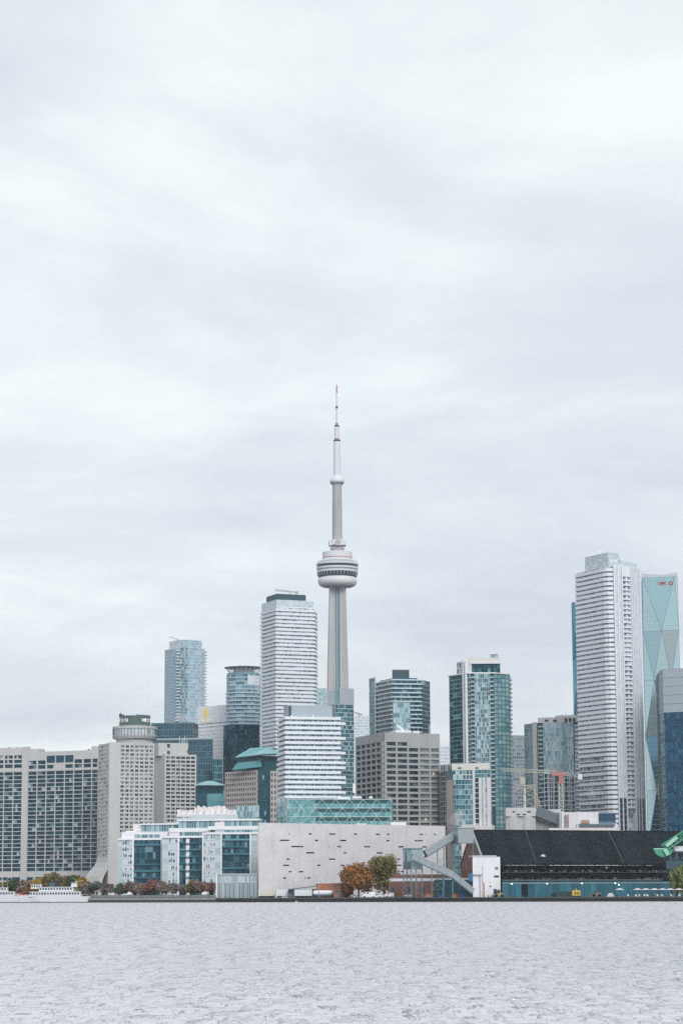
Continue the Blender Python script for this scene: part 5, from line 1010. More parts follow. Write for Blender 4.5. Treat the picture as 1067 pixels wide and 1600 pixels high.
# ================================================================== refinery: slotted wall building
def slotted_wall():
    t = thing('slotted_wall_building', 'long pale concrete building with scattered dark horizontal slots', 'building', (*G(550, 1280), GZ))
    A, B = G(404.4, 1262, 1290), G(695, 1298, 1290); f = Face(t, A, B); zt = f.Zt(404.4, 1285.5); zt2 = f.Zt(690, 1290.5)
    slots = [(451, 452.5, 1303), (482, 487, 1303), (514, 524, 1303), (553, 558, 1303.5), (587, 593, 1303.5), (604, 608, 1303.5), (655.5, 660, 1304), (664, 665, 1304), (677, 681, 1304), (437, 452, 1313), (492, 497, 1313), (531, 541, 1313), (603.5, 608, 1313.6), (647.5, 651.5, 1313.8), (455, 474, 1322.7), (513, 514, 1322.8), (527, 533, 1323), (568.5, 578, 1323), (622, 630, 1323.2), (659, 666, 1323.4), (478.5, 491, 1332.5), (536.5, 541.5, 1332.6), (588, 597.5, 1332.8), (447.5, 452.5, 1342.3), (513.5, 524, 1342.4), (620, 624.5, 1342.6), (442, 452, 1352.2), (495.5, 500.5, 1352.2), (532, 538, 1352), (620, 627, 1352), (451, 455.5, 1362), (466.5, 474, 1362), (626, 630, 1362), (442.5, 447, 1372), (476, 477.5, 1372), (480, 485, 1372), (652, 660, 1313.8), (690, 694, 1313.9)]
    byrow = {}
    for a, b, y in slots: byrow.setdefault(round((y-1303)/9.85), []).append((f.U(a, y), f.U(b, y), f.Zt((a+b)/2, y)))
    SL = mat('slot_dark', (.03, .035, .045)); WC = mat('slot_wall_concrete', (.50, .49, .51), var=.11, scale=.10, streak=False); zg = GZ; m = MB()
    part('core', MB().prism([f.pt(.02, .75), f.pt(f.L, .75), (B[0]*1.03, B[1]+28), (A[0]*1.0, A[1]+30)], GZ, zt2-.4), SL, t); part('side_wall', MB().prism([f.pt(0, .8), f.pt(.5, .8), (A[0]+.7, A[1]+29), (A[0]-.3, A[1]+29)], GZ, zt2-.3), WC, t)
    hh = .36; last = zg
    lean = lambda z: -(z-GZ)*0.0  # upright
    for r in sorted(byrow, reverse=True):
        zc = sum(s_[2] for s_ in byrow[r])/len(byrow[r]); z0, z1 = zc-hh, zc+hh
        f.box('wall_course', 0, f.L, last, z0, .25, WC, back=.8); e_ = [0]+[q for s_ in sorted(byrow[r]) for q in (s_[0], s_[1])]+[f.L]
        for i in range(0, len(e_), 2):
            if e_[i+1]-e_[i] > .05: m.box(e_[i], e_[i+1], -.25, .8, z0, z1)
        last = z1
    jm = MB().box(-.08, .08, -.262, -.2, GZ, zt2-.3).mesh('panel_joint', mat('joint_grey', (.36, .355, .37)))  # upright panel joints, thin strips of darker grey
    for i in range(1, 14): f.put('panel_joint', jm, u=i*f.L/14)
    f.put('slot_course', m.mesh('slot_course', WC)); f.box('wall_course', 0, f.L, last, zt2-.2, .25, WC, back=.8)
    part('parapet', MB().add([(*f.pt(0, -.25), zt2-.2), (*f.pt(f.L, -.25), zt2-.2), (*f.pt(f.L, .8), zt2-.2), (*f.pt(0, .8), zt2-.2), (*f.pt(0, -.25), zt), (*f.pt(f.L, -.25), zt2), (*f.pt(f.L, .8), zt2), (*f.pt(0, .8), zt)], [(0, 1, 5, 4), (1, 2, 6, 5), (2, 3, 7, 6), (3, 0, 4, 7), (4, 5, 6, 7)]), WC, t)
    part('buttress', MB().add([(*f.pt(-.05, -.3), GZ), (*f.pt(3, -.3), GZ), (*f.pt(0, -.3), zt-3)], [(0, 1, 2)]), WC, t) if 0 else None
    for x0, x1, y0 in ((613, 637, 1284.5), (560, 575, 1286.5)): part('roof_hatch', MB().prism([f.pt(f.U(x0, 1288), 2), f.pt(f.U(x1, 1288), 2), f.pt(f.U(x1, 1288), 8), f.pt(f.U(x0, 1288), 8)], zt2-1, f.Zt(x0, y0)), WHITE, t)
slotted_wall()
def louvred_pavilion():
    D = DQ(373)+9; t = thing('louvred_pavilion', 'grey metal and glass pavilion with upright louvres at the water edge', 'pavilion', (*G(373, D), GZ)); P = [G(338.5, D, 1385), G(408, D-4, 1385)]; f = Face(t, *P); zt = f.Zt(370, 1366.5); core(t, P, GZ, zt, MULL, 8, 'wall')
    gp = glass('glass_pavilion', [(0, (.25, .31, .34)), (.4, (.36, .42, .44)), (.8, (.48, .52, .53))], rough=.25); f.curtain(0, f.L, f.Zt(370, 1379), zt-.4, 22, 1, gp, GREYM, .35, .3, .3, name='upper_panel'); f.curtain(0, f.L, GZ, f.Zt(370, 1379.5), 22, 1, glass('glass_pavilion_low', [(0, (.15, .20, .22)), (.5, (.25, .30, .32)), (.8, (.36, .40, .40))], rough=.25), GREYM, .3, .3, .25, name='lower_panel')
    for px in (338.6, 409): p = G(px, D-1, 1385); part('post', MB().tube([(*p, GZ), (*p, zt+.5)], [.35, .3], 8), WHITE, t)
    f.box('cornice', -.3, f.L+.3, zt-.1, zt+.5, .6, GREYM)
louvred_pavilion()
# ================================================================== refinery: black-roofed sugar shed
SD0, SD1 = 1200.0, 1246.0
def sugar_shed():
    t = thing('black_roof_shed', 'huge black-roofed refinery shed with teal panels along the quay', 'shed', (*G(900, 1230), GZ))
    A, B = G(756, SD0, 1349), G(1110, SD1+6, 1349); f = Face(t, A, B); ze = f.Zt(800, 1349); dep = 34; zr = Z(760, 1297, SD0+dep)
    RF = mat('black_roof', (.008, .0155, .019), var=.45, rough=.9, scale=.12, spec=.08, island=.22); n = 24; me = MB(); w_ = f.L/n; sh_ = Face(t, f.pt(0, dep), f.pt(f.L, dep)).U(736, 1300)
    me.add([(.03, 0, 0), (w_-.03, 0, 0), (w_-.03+sh_, dep, zr-ze), (.03+sh_, dep, zr-ze), (.03, 0, -.6), (w_-.03, 0, -.6), (w_-.03+sh_, dep, zr-ze-.6), (.03+sh_, dep, zr-ze-.6)], [(0, 1, 2, 3), (4, 7, 6, 5), (0, 4, 5, 1), (1, 5, 6, 2), (2, 6, 7, 3), (3, 7, 4, 0)]); mesh_ = me.mesh('roof_panel', RF)
    for i in range(n): f.put('roof_panel', mesh_, u=i*w_, z=ze+rng.random()*.06)
    part('roof_underside', MB().add([(*f.pt(0, .1), ze-.7), (*f.pt(f.L, .1), ze-.7), (*f.pt(f.L+sh_, dep), zr-.7), (*f.pt(sh_, dep), zr-.7)], [(0, 1, 2, 3)]), RF, t)
    part('back_slope', MB().add([(*f.pt(sh_, dep), zr), (*f.pt(f.L+sh_, dep), zr), (*f.pt(f.L+sh_*2, dep*2), ze), (*f.pt(sh_*2, dep*2), ze)], [(0, 1, 2, 3)]), RF, t)
    part('ridge_cap', MB().beam((*f.pt(sh_, dep), zr+.1), (*f.pt(f.L+sh_, dep), zr+.1), 1.2, .5), BLACK, t)
    for px, q in ((820, 837), (949, 974)):
        m = MB(); a = (*f.pt(f.U(q, 1345), 0), ze+.25); b_ = Vector(W(px, 1302, SD0+dep)); u = Face(t, f.pt(0, dep), f.pt(f.L, dep)).U(px, 1300); m.beam(a, (*f.pt(u, dep), zr+.25), .3); part('roof_seam', m, mat('seam_grey', (.07, .085, .09)), t)
    # dark loading gallery under the eave, with posts, rails and trusses
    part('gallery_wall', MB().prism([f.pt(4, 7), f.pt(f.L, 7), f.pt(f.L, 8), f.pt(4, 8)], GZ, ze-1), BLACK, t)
    zg1, zg2 = f.Zt(880, 1376), f.Zt(880, 1363.5)
    for z_, nm in ((zg1, 'gallery_floor'), (zg2, 'gallery_rail')): f.box(nm, f.U(784, 1365), f.L, z_, z_+(.5 if nm == 'gallery_floor' else .2), .6, STEEL if nm == 'gallery_floor' else MC['seam_grey'], back=.0)
    us = np.linspace(f.U(786, 1365), f.L-2, 26); pm_ = MB().box(-.2, .2, -.1, .3, 0, ze-GZ-.7).mesh('post', BLACK)
    for u in us: f.put('post', pm_, u=u, z=GZ, d=.4)
    tr = MB()
    for a, b in zip(us[:-1], us[1:]):
        for z0, z1 in ((zg1+.6, zg2), (zg2+.3, ze-1)):
            tr.beam((*f.pt(a, .5), z0), (*f.pt(b, .5), z1), .16)
        for k_ in range(5):
            q = a+(b-a)*k_/5; tr.beam((*f.pt(q, .5), zg1), (*f.pt(q, .5), zg1+1.2), .08); tr.beam((*f.pt(q, .5), zg2), (*f.pt(q, .5), zg2+1.1), .08)
    part('gallery_truss', tr, mat('truss_dark', (.02, .027, .031), var=.5, scale=1), t, kind='stuff')
    cl = MB()
    for i in range(140):
        u = us[0]+rng.random()*(us[-1]-us[0]); z_ = (zg1 if rng.random() < .5 else zg2)+.3; w2 = .3+rng.random()*1.6; h_ = .3+rng.random()*1.0; p = f.pt(u, 1.5+rng.random()*2); cl.box(p[0], p[0]+w2, p[1], p[1]+1, z_, z_+h_)
    part('gallery_machinery', cl, mat('machinery', (.09, .11, .12), var=.8, scale=.8, island=.8), t, kind='stuff')
    # teal wall panels at quay level
    zp = f.Zt(880, 1377); u0, u1 = f.U(784, 1388), f.L; n = 34; du = (u1-u0)/n; pm2 = MB().box(.06, du-.06, -.2, .05, 0, zp-GZ-.2).mesh('teal_panel', mat('teal_panel_quay', (.028, .115, .155), var=.3, rough=.7, scale=.3, spec=.2, island=.3))
    for i in range(n):
        if i in (3, ): continue
        f.put('teal_panel', pm2, u=u0+i*du, z=GZ+.05)
    f.box('wall_strip', u0, u1, f.Zt(880, 1381), f.Zt(880, 1378.4), .35, mat('teal_strip', (.13, .20, .22), var=.15))
    f.box('doorway', u0+3*du, u0+4*du, GZ, zp-1.2, .02, BLACK)
    LM = mat('lamp_glow', (1, .96, .88), emit=2.0, var=0)
    for x, y in ((798, 1381), (853, 1380.7), (907.5, 1380.3), (959.3, 1380), (965, 1382.5)):
        u, z_ = f.uz(x, y); p = f.pt(u, -.9); lp = part('flood_lamp', MB().lathe([(.05, z_-.3), (.3, z_-.15), (.35, z_), (.2, z_+.2), (.05, z_+.28)], 10, p), LM, t); part('lamp_arm', MB().beam((*p, z_+.2), (*f.pt(u, .2), z_+.5), .12), STEEL, t, parent=lp)
    # brick gable on the left end
    Gz = [(705, 1376), (705, 1358), (722, 1312), (737, 1312), (742, 1330)]
    a = Vector((*A, 0)); left = Face(t, (A[0]-11.5, A[1]+dep), A); 
    m = MB(); g0 = f.pt(.3, .5); g1 = f.pt(sh_+.3, dep); g2 = f.pt(2*sh_+.3, 2*dep)
    m.add([(*g0, GZ), (*g1, GZ), (*g1, zr-.8), (*g0, ze-.9), (*g2, GZ), (*g2, ze-.9)], [(0, 3, 2, 1), (1, 2, 5, 4)]); part('brick_gable', m, BRICK, t)
    part('gable_verge', MB().beam((*g0, ze-.2), (*g1, zr-.1), 1.0, .9), GAL, t); part('gable_verge', MB().beam((*g1, zr-.1), (*g2, ze-.2), 1.0, .9), GAL, t)
sugar_shed()
def brick_store():
    D = 1232; t = thing('brick_store', 'low red brick store with a white band behind the conveyor legs', 'building', (*G(670, D), GZ)); P = [G(606, D+4, 1385), G(742, D-4, 1385)]; f = Face(t, *P); zt = f.Zt(640, 1366.5); core(t, P, GZ, zt, BRICK, 14, 'wall')
    f.box('white_band', 0, f.L, f.Zt(640, 1377), f.Zt(640, 1372.5), .15, PALE)
    for x0, x1 in ((635, 640), (658, 662), (612, 616)): f.box('window', f.U(x0, 1390), f.U(x1, 1390), f.Zt(640, 1396), f.Zt(640, 1386), .06, G_DARK)
    n = 9; a, b = f.U(679, 1390), f.L; me = MB().box(.05, (b-a)/n-.05, -.8, .05, 0, f.Zt(640, 1375)-GZ).mesh('teal_panel', TEALP)
    for i in range(n): f.put('teal_panel', me, u=a+i*(b-a)/n, z=GZ)
brick_store()
def white_house():
    D = 1194; t = thing('white_block_house', 'plain white block house with few small windows in front of the black shed', 'building', (*G(760, D), GZ)); P = [G(738.3, D, 1370), G(781.3, D+1.5, 1370), ]; f = Face(t, *P); zt = f.Zt(760, 1338.8); WH = mat('white_block', (.60, .60, .635), var=.09, scale=.3)
    core(t, P, GZ, zt, WH, 11, 'wall'); f.box('parapet', -.2, f.U(775, 1340), zt-.1, zt+.7, .2, GREYM, back=11)
    for x0, x1, y0, y1 in ((773, 778, 1359, 1354.5), (771.5, 779, 1371, 1368), (764, 765.5, 1379, 1377), (764, 767, 1386, 1384)): w1 = f.box('window', f.U(x0, 1365), f.U(x1, 1365), f.Zt(x0, y0), f.Zt(x0, y1), .06, G_DARK)
    f.box('door', f.U(770.5, 1390), f.U(775.5, 1390), GZ, f.Zt(772, 1389), .08, G_DARK)
    rc = f.box('downpipe', f.U(753, 1365), f.U(753.8, 1365), GZ, f.Zt(753, 1352), .35, GREYM); f.box('stair_landing', f.U(739, 1366), f.U(752, 1366), f.Zt(745, 1367), f.Zt(745, 1365.6), 1.2, GREYM); f.box('stair_post', f.U(749, 1366), f.U(749.7, 1366), GZ, f.Zt(745, 1366), 1.1, GREYM)
    f.box('rusty_pipe', f.U(755, 1390), f.U(756.4, 1390), GZ, f.Zt(755, 1379), .4, mat('rust', (.40, .15, .07), var=.3), label='rust orange pipe on the white wall')
    part('blue_hopper', MB().prism([G(731.5, D-1, 1370), G(738.2, D-1, 1370), G(738.2, D+3, 1370), G(731.5, D+3, 1370)], Z(735, 1377, D), Z(735, 1364.5, D)), mat('hopper_blue', (.03, .11, .22), var=.2), t)
white_house()
# ================================================================== conveyor galleries
def conveyor():
    t = thing('conveyor_gallery', 'grey zigzag conveyor gallery on thin steel legs beside the black shed', 'conveyor', (*G(690, 1205), GZ)); D = 1200
    def gallery(name, p, q, wd, ht, m=GAL):
        b = MB(); b.beam(p, q, wd, ht); g = part(name, b, m, t); d = (Vector(q)-Vector(p)); L_ = d.length; k = int(L_/3.2); s_ = MB()
        for i in range(1, k):
            c = Vector(p)+d*(i/k); s_.box(c.x-.06, c.x+.06, c.y-wd/2-.07, c.y-wd/2+.02, c.z-ht*.46, c.z+ht*.46)
        part('cladding_joint', s_, STEEL, t, kind='stuff', parent=g)
        e_ = MB(); up = Vector((0, 0, ht/2)); e_.beam(Vector(p)+up, Vector(q)+up, wd+.4, .4); part('gallery_roof', e_, mat('gallery_roof', (.31, .345, .365), var=.08), t, parent=g)
        u_ = MB(); e2 = Vector(p)-up; u_.beam(Vector(p)-up, Vector(q)-up, wd+.2, .5); part('gallery_sole', u_, STEEL, t, parent=g)
    gallery('upper_gallery', W(664, 1334, D+2), W(707, 1307, D+8), 3.2, 3.4); gallery('lower_gallery', W(644, 1338, D-5), W(708, 1367.5, D-5), 3.0, 3.4)
    gallery('lower_gallery', W(708, 1368, D-5), W(738.5, 1392.5, D-5), 3.0, 3.0)
    # head house at the top and drive house on the left
    hh = [G(703.5, D+10, 1300), G(715.5, D+1, 1300), G(739.6, D+1, 1300), G(739.6, D+12, 1300)]; z0, z1, z2 = Z(720, 1317.5, D), Z(720, 1305.5, D), Z(720, 1294, D)
    h = part('head_house', MB().prism(hh, z0, z2), GAL, t); part('head_house_roof', MB().prism(offset(hh[:3], .4)+[(hh[3][0]+.4, hh[3][1]), (hh[0][0], hh[0][1]+3)], z2, z2+.5), mat('gallery_roof', (0, 0, 0)), t, parent=h); part('skirt_panel', MB().prism(offset(hh[:2], .1)+[hh[1], hh[0]], z0, z1), STEEL, t, parent=h)
    dh = [G(629.5, D+6, 1340), G(642.5, D-2, 1340), G(660, D-2, 1340), G(660, D+6, 1340)]; y0, y1 = Z(640, 1358.5, D), Z(640, 1327, D); h = part('drive_house', MB().prism(dh, y0, y1), mat('drive_house', (.24, .33, .36), var=.15, scale=.3), t)
    part('drive_house_roof', MB().prism(offset(dh[:3], .3)+[dh[3], dh[0]], y1, y1+.5), STEEL, t, parent=h); f = Face(t, dh[0], dh[1]); f.box('slot_window', f.U(633, 1340), f.U(635, 1340), Z(634, 1351, D), Z(634, 1331, D), .06, DKM)
    f = Face(t, dh[0], dh[1]); f.box('lower_panel', .1, f.L-.1, y0, Z(634, 1346, D), .08, STEEL)
    legs = [(630, 1358, D+6), (642, 1358, D-2), (650, 1358, D-2), (659.5, 1358, D-2), (636, 1358, D+3), (674, 1352, D-5), (692, 1360, D-5), (683, 1328, D+5), (693, 1320, D+7), (705.5, 1317, D+10), (717, 1317, D+1), (738.6, 1317, D+1), (707, 1370, D-5)]
    for x, y, d_ in legs: p = W(x, y, d_); part('leg', MB().box(p.x-.22, p.x+.22, p.y-.22, p.y+.22, GZ, p.z), STEEL, t)
    br = MB()
    def brace(x0, x1, ys, d_):
        for a, b in zip(ys[:-1], ys[1:]): br.beam(W(x0, a, d_), W(x1, b, d_), .16); br.beam(W(x1, a, d_), W(x0, b, d_), .16); br.beam(W(x0, b, d_), W(x1, b, d_), .16)
    brace(630, 642, (1359, 1372, 1385, 1396), D+2); brace(642, 650, (1359, 1372, 1385, 1396), D-2); brace(650, 659.5, (1359, 1372, 1385, 1396), D-2); brace(683, 693, (1340, 1352, 1364, 1378), D+6); brace(705.5, 717, (1336, 1361, 1378), D+5); brace(717, 738.6, (1361, 1361.2), D+1); brace(674, 692, (1376, 1390), D-5)
    part('bracing', br, STEEL, t, kind='stuff')
conveyor()
# ================================================================== silo group and plant behind the shed
def silos():
    D = 1330; t = thing('concrete_silo_block', 'squat grey concrete silo block with a dark sloping conveyor cover', 'silo', (*G(830, D), GZ)); P = [G(790.5, D, 1280), G(836.5, D, 1280)]; f = Face(t, *P); zt = f.Zt(810, 1262); zj = f.Zt(810, 1275.5)
    for i in range(2):
        w_ = f.L/2; part('silo', MB().lathe([(w_/2+.4, GZ), (w_/2+.4, zj)], 24, f.pt(w_*(i+.5), w_/2)), CONC2, t)
    core(t, [f.pt(0, 1), f.pt(f.L, 1)], GZ, zj, CONC2, 12, 'silo_wall'); part('top_house', MB().prism([f.pt(-.2, -.3), f.pt(f.L+.2, -.3), f.pt(f.L+.2, 13), f.pt(-.2, 13)], zj, zt), CONC, t)
    for x0, x1, y in ((800, 804, 1268.5), (823, 829, 1268.5), (806, 812, 1272.6), (816, 821, 1272.6)): f.box('opening', f.U(x0, 1270), f.U(x1, 1270), f.Zt(x0, y+1.2), f.Zt(x0, y-1.2), .36, DKM)
    P2 = [G(836.6, D+8, 1280), G(876, D+8, 1280)]; core(t, P2, GZ, Z(860, 1264.5, D+8), CONC2, 12, 'rear_wall'); m = MB(); a, b = W(838, 1267.5, D+2), W(874, 1281.5, D+2); m.beam(a, b, 5, 5.5); part('conveyor_cover', m, mat('cover_dark', (.12, .15, .17), var=.15), t)
    core(t, [G(837, D+4, 1290), G(872, D+4, 1290)], GZ, Z(850, 1285, D+4), GAL, 4, 'lower_wall')
    t = thing('white_plant_house', 'white plant house with rusty rails and dark blue tank wall behind the shed roof', 'building', (*G(915, 1325), GZ)); D = 1325; P = [G(874.5, D, 1285), G(962, D+3, 1285)]; f = Face(t, *P); U = lambda x: f.U(x, 1285); WH = mat('white_block', (0, 0, 0))
    part('main_wall', MB().prism([f.pt(0), f.pt(U(935)), f.pt(U(935), 12), f.pt(0, 12)], GZ, f.Zt(880, 1269)), WH, t); part('low_wall', MB().prism([f.pt(U(900), -2), f.pt(U(962), -2), f.pt(U(962), 9), f.pt(U(900), 9)], GZ, f.Zt(930, 1287)), WH, t); part('base_ledge', MB().prism([f.pt(U(855), -4), f.pt(U(964), -4), f.pt(U(964), -2.2), f.pt(U(855), -2.2)], GZ, f.Zt(900, 1294)), CONCP, t)
    part('blue_tank_wall', MB().prism([f.pt(U(934.8), -.5), f.pt(U(961), -.5), f.pt(U(961), 8), f.pt(U(934.8), 8)], f.Zt(940, 1287), f.Zt(940, 1271)), mat('tank_blue', (.02, .06, .11), var=.1), t)
    RU = mat('rust', (0, 0, 0)); m = MB()
    for i in range(6): m.beam((*f.pt(U(882), -1.2), f.Zt(880, 1290-i*3.2)), (*f.pt(U(886.5), -1.2), f.Zt(880, 1290-i*3.2)), .3)
    for x in (882, 886.5): m.beam((*f.pt(U(x), -1.2), GZ), (*f.pt(U(x), -1.2), f.Zt(880, 1272)), .35)
    part('rusty_ladder', m, mat('rust_dark', (.22, .12, .07), var=.3), t); part('rust_panel', MB().prism([f.pt(U(906), -2.6), f.pt(U(919), -2.6), f.pt(U(919), -2.2), f.pt(U(906), -2.2)], f.Zt(910, 1287), f.Zt(910, 1281.5)), mat('rust_light', (.42, .24, .15), var=.2), t)
    part('catwalk', MB().prism([f.pt(U(903), -3.5), f.pt(U(958), -3.5), f.pt(U(958), -2.2), f.pt(U(903), -2.2)], f.Zt(910, 1291.5), f.Zt(910, 1288)), STEEL, t)
    m = MB()
    for x in np.arange(903, 958, 4): m.beam((*f.pt(U(x), -3.4), f.Zt(910, 1288)), (*f.pt(U(x), -3.4), f.Zt(910, 1284.6)), .14)
    m.beam((*f.pt(U(903), -3.4), f.Zt(910, 1284.6)), (*f.pt(U(958), -3.4), f.Zt(910, 1284.6)), .16); part('handrail', m, GREYM, t)
    part('white_post', MB().tube([(*f.pt(U(877.5), -1.5), GZ), (*f.pt(U(877.5), -1.5), f.Zt(878, 1268))], [.5, .5], 8), WHITE, t)
silos()
# ================================================================== trees
def leaf_mat(name, c1, c2, c3):
    if name in MC: return MC[name]
    m, t, b, N, L = _base(name); g = N('ShaderNodeNewGeometry'); r = N('ShaderNodeValToRGB'); L(g.outputs['Random Per Island'], r.inputs[0]); e = r.color_ramp.elements
    e[0].color = (*c1, 1); e[1].color = (*c3, 1); k = e.new(.5); k.color = (*c2, 1); n = N('ShaderNodeTexNoise'); n.inputs['Scale'].default_value = .35; L(g.outputs['Position'], n.inputs['Vector'])
    mr = N('ShaderNodeMapRange'); L(n.outputs[0], mr.inputs[0]); mr.inputs[1].default_value = .3; mr.inputs[2].default_value = .7; mr.inputs[3].default_value = .6; mr.inputs[4].default_value = 1.35
    v = N('ShaderNodeVectorMath'); v.operation = 'SCALE'; L(r.outputs[0], v.inputs[0]); L(mr.outputs[0], v.inputs[3]); L(v.outputs[0], b.inputs['Base Color']); b.inputs['Roughness'].default_value = .8; b.inputs['Specular IOR Level'].default_value = .15
    MC[name] = m; return m
BARK = mat('bark', (.06, .045, .035), var=.3, scale=1)
LM_ = {'green': ((.045, .075, .035), (.07, .10, .045), (.11, .13, .06)), 'orange': ((.11, .09, .04), (.30, .125, .035), (.42, .18, .05)), 'yellow': ((.22, .16, .03), (.38, .24, .03), (.46, .30, .05)), 'brown': ((.15, .115, .10), (.22, .16, .14), (.29, .21, .18)), 'red': ((.15, .07, .06), (.22, .105, .09), (.28, .15, .12)), 'olive': ((.10, .095, .04), (.17, .145, .06), (.24, .20, .09)), 'willow': ((.09, .12, .045), (.14, .165, .065), (.19, .21, .09)), 'sage': ((.06, .095, .07), (.09, .13, .10), (.13, .16, .13)), 'mauve': ((.14, .11, .115), (.18, .145, .15), (.24, .20, .20))}
def crown_mesh(lobes, n, size, droop=0, seed=0):
    r = np.random.default_rng(seed); wts = np.array([l[3]*l[4]*l[5] for l in lobes])**.7; wts /= wts.sum(); m = MB(); vs = []; fs = []
    for i in range(n):
        l = lobes[r.choice(len(lobes), p=wts)]; d = r.normal(size=3); d /= np.linalg.norm(d); rad = r.random()**.42*(1+.10*math.sin(7*d[0]+5*d[2])+.08*math.sin(13*d[1]+9*d[2]+seed)); c = np.array(l[:3])+d*np.array(l[3:6])*rad
        a = r.normal(size=3); a = a+np.array([0, 0, droop])*np.sign(a[2] if droop else 1); a /= np.linalg.norm(a); b = np.cross(a, r.normal(size=3)); b /= np.linalg.norm(b); s_ = size*(.6+.8*r.random()); k = len(vs)
        vs += [tuple(c-a*s_-b*s_*.1), tuple(c+b*s_*.55), tuple(c+a*s_), tuple(c-b*s_*.55)]; fs.append((k, k+1, k+2, k+3))
    m.v = vs; m.f = fs; return m
def tree(name, label, px, D, ytop, wpx, kind, group=None, n=2600, size=.55, ybot=1390, extra=None, droop=0, seed=1, nl=7):
    x, y = G(px, D); t = thing(name, label, 'tree', (x, y, GZ), group); k = D/F; R = wpx*k/2; H = Z(px, ytop, D)-GZ; r = np.random.default_rng(seed); zb = H*.18
    lobes = []
    for i in range(nl):
        a = 2*math.pi*i/nl+r.random()*.8; rr = R*(.45+.2*r.random()); hh = zb+(H-zb)*(.30+.45*r.random()); lobes.append((x+math.cos(a)*rr, y+math.sin(a)*rr, GZ+hh, R*(.42+.16*r.random()), R*.5, (H-zb)*(.24+.1*r.random())))
    lobes.append((x, y, GZ+H*.74, R*.58, R*.55, H*.25))
    if extra: lobes += [(x+a*R, y, GZ+b*H, c*R, c*R, e*H) for a, b, c, e in extra]
    tr = MB(); tr.tube([(x, y, GZ-.1), (x+.1*R*(r.random()-.5), y, GZ+H*.35), (x+.2*R*(r.random()-.5), y, GZ+H*.7)], [H*.028, H*.020, H*.008], 7); tk = part('trunk', tr, BARK, t)
    for l in lobes[:nl]:
        b = MB(); s0 = GZ+H*(.16+.2*r.random()); mid = ((x+l[0])/2, (y+l[1])/2, (s0+l[2])/2+H*.03); b.tube([(x, y, s0), mid, (l[0], l[1], l[2]+l[5]*.5)], [H*.013, H*.009, H*.003], 5); part('limb', b, BARK, t, parent=tk)
    part('crown', crown_mesh(lobes, n, size, droop, seed), leaf_mat('leaf_'+kind, *LM_[kind]), t)
    return t
dT = DQ(575)+14
tree('autumn_tree', 'broad tree turning orange in front of the slotted wall', 560, dT, 1346, 57, 'orange', n=6500, size=.62, seed=11, nl=9, extra=[(-.55, .35, .4, .22), (.4, .35, .45, .25)])
tree('green_tree', 'taller green-olive tree touching the orange one', 600, dT+2, 1335.5, 46, 'olive', n=7500, size=.58, seed=12, nl=8, extra=[(.0, .45, .7, .32), (-.4, .38, .5, .28), (.4, .38, .5, .28), (.55, .62, .35, .14), (-.1, .86, .3, .1)])
DL = lambda x: DQ(x)+70
lt = [(4, 1380, 24, 'olive', 'yellowish olive tree at the far left behind the white boat'), (22, 1375, 22, 'green', 'dull green tree behind the left boat, beside the olive one'), (38, 1376, 20, 'brown', 'brownish tree left of the bright orange tree'), (50, 1379, 16, 'orange', 'small orange-brown tree just left of the bright orange tree'), (63, 1374.5, 21, 'yellow', 'bright golden orange tree behind the white boats'), (80, 1366, 22, 'olive', 'tall olive tree right of the golden one'), (97, 1370, 20, 'olive', 'thin olive tree behind the dark boat funnel'), (103, 1379, 12, 'orange', 'small rust-coloured tree right of the boat funnel'), (114, 1368, 20, 'green', 'dark green tree behind the boat mast'), (131, 1373, 16, 'yellow', 'little yellow tree at the flared hotel base')]
for i, (x, yt, w_, kd, lb) in enumerate(lt): tree('waterfront_tree', lb, x, DL(x), yt-2, w_*1.35, kd, 'trees behind the white boats', n=2400, size=.62, seed=30+i, nl=6)
DS = lambda x: DQ(x)+12
sh = [(136, 1380, 20, 'mauve', 'mauve grey bush at the left end of the quay hedge'), (152, 1378, 22, 'sage', 'grey-green bush second along the quay hedge'), (168, 1381, 18, 'mauve', 'mauve bush left of the white tent'), (188, 1380, 20, 'sage', 'sage green bush right of the white tent'), (204, 1378, 18, 'brown', 'brown bush before the leftmost pier block frosted strip'), (220, 1380, 18, 'brown', 'low brown bush before the leftmost pier block glazing'), (237, 1374, 22, 'red', 'tall reddish bush before the leftmost pier block glazing'), (254, 1377, 20, 'brown', 'brown bush between the left and middle pier blocks'), (270, 1380, 18, 'mauve', 'mauve bush under the middle pier block windows'), (286, 1383, 15, 'mauve', 'small mauve bush under the middle pier block'), (300, 1374, 18, 'olive', 'tall olive bush between the middle and right pier blocks'), (314, 1377, 20, 'brown', 'brown bush at the corner of the right pier block'), (329, 1379, 17, 'red', 'dark red bush next to the louvred pavilion')]
for i, (x, yt, w_, kd, lb) in enumerate(sh): tree('quay_bush', lb, x, DS(x), yt-1, w_*1.25, kd, 'bushes along the quay', n=1700, size=.5, seed=60+i, nl=6)
tree('willow_tree', 'drooping yellow-green willow at the right end of the beach', 1066, DQ(1066)+26, 1351, 38, 'willow', n=5000, size=.7, droop=2.5, seed=90, nl=9, extra=[(-.7, .4, .3, .3), (.7, .4, .3, .3), (0, .4, .6, .3)])
hb = MB()
for i in range(5200):
    s = S_of(128)+rng.random()*(S_of(338)-S_of(128)); c = np.array(qp(s, -(5+rng.random()*4), GZ+.1+rng.random()*1.5)); a = rng.normal(size=3); a /= np.linalg.norm(a); b = np.cross(a, rng.normal(size=3)); b /= np.linalg.norm(b); z_ = .35; hb.quad(c-a*z_, c+b*z_*.6, c+a*z_, c-b*z_*.6)
tag(link('hedge', hb.mesh('hedge', leaf_mat('leaf_hedge', (.03, .045, .03), (.05, .07, .04), (.09, .085, .06)))), 'low dark hedge running under the quay bushes', None, kind='stuff')
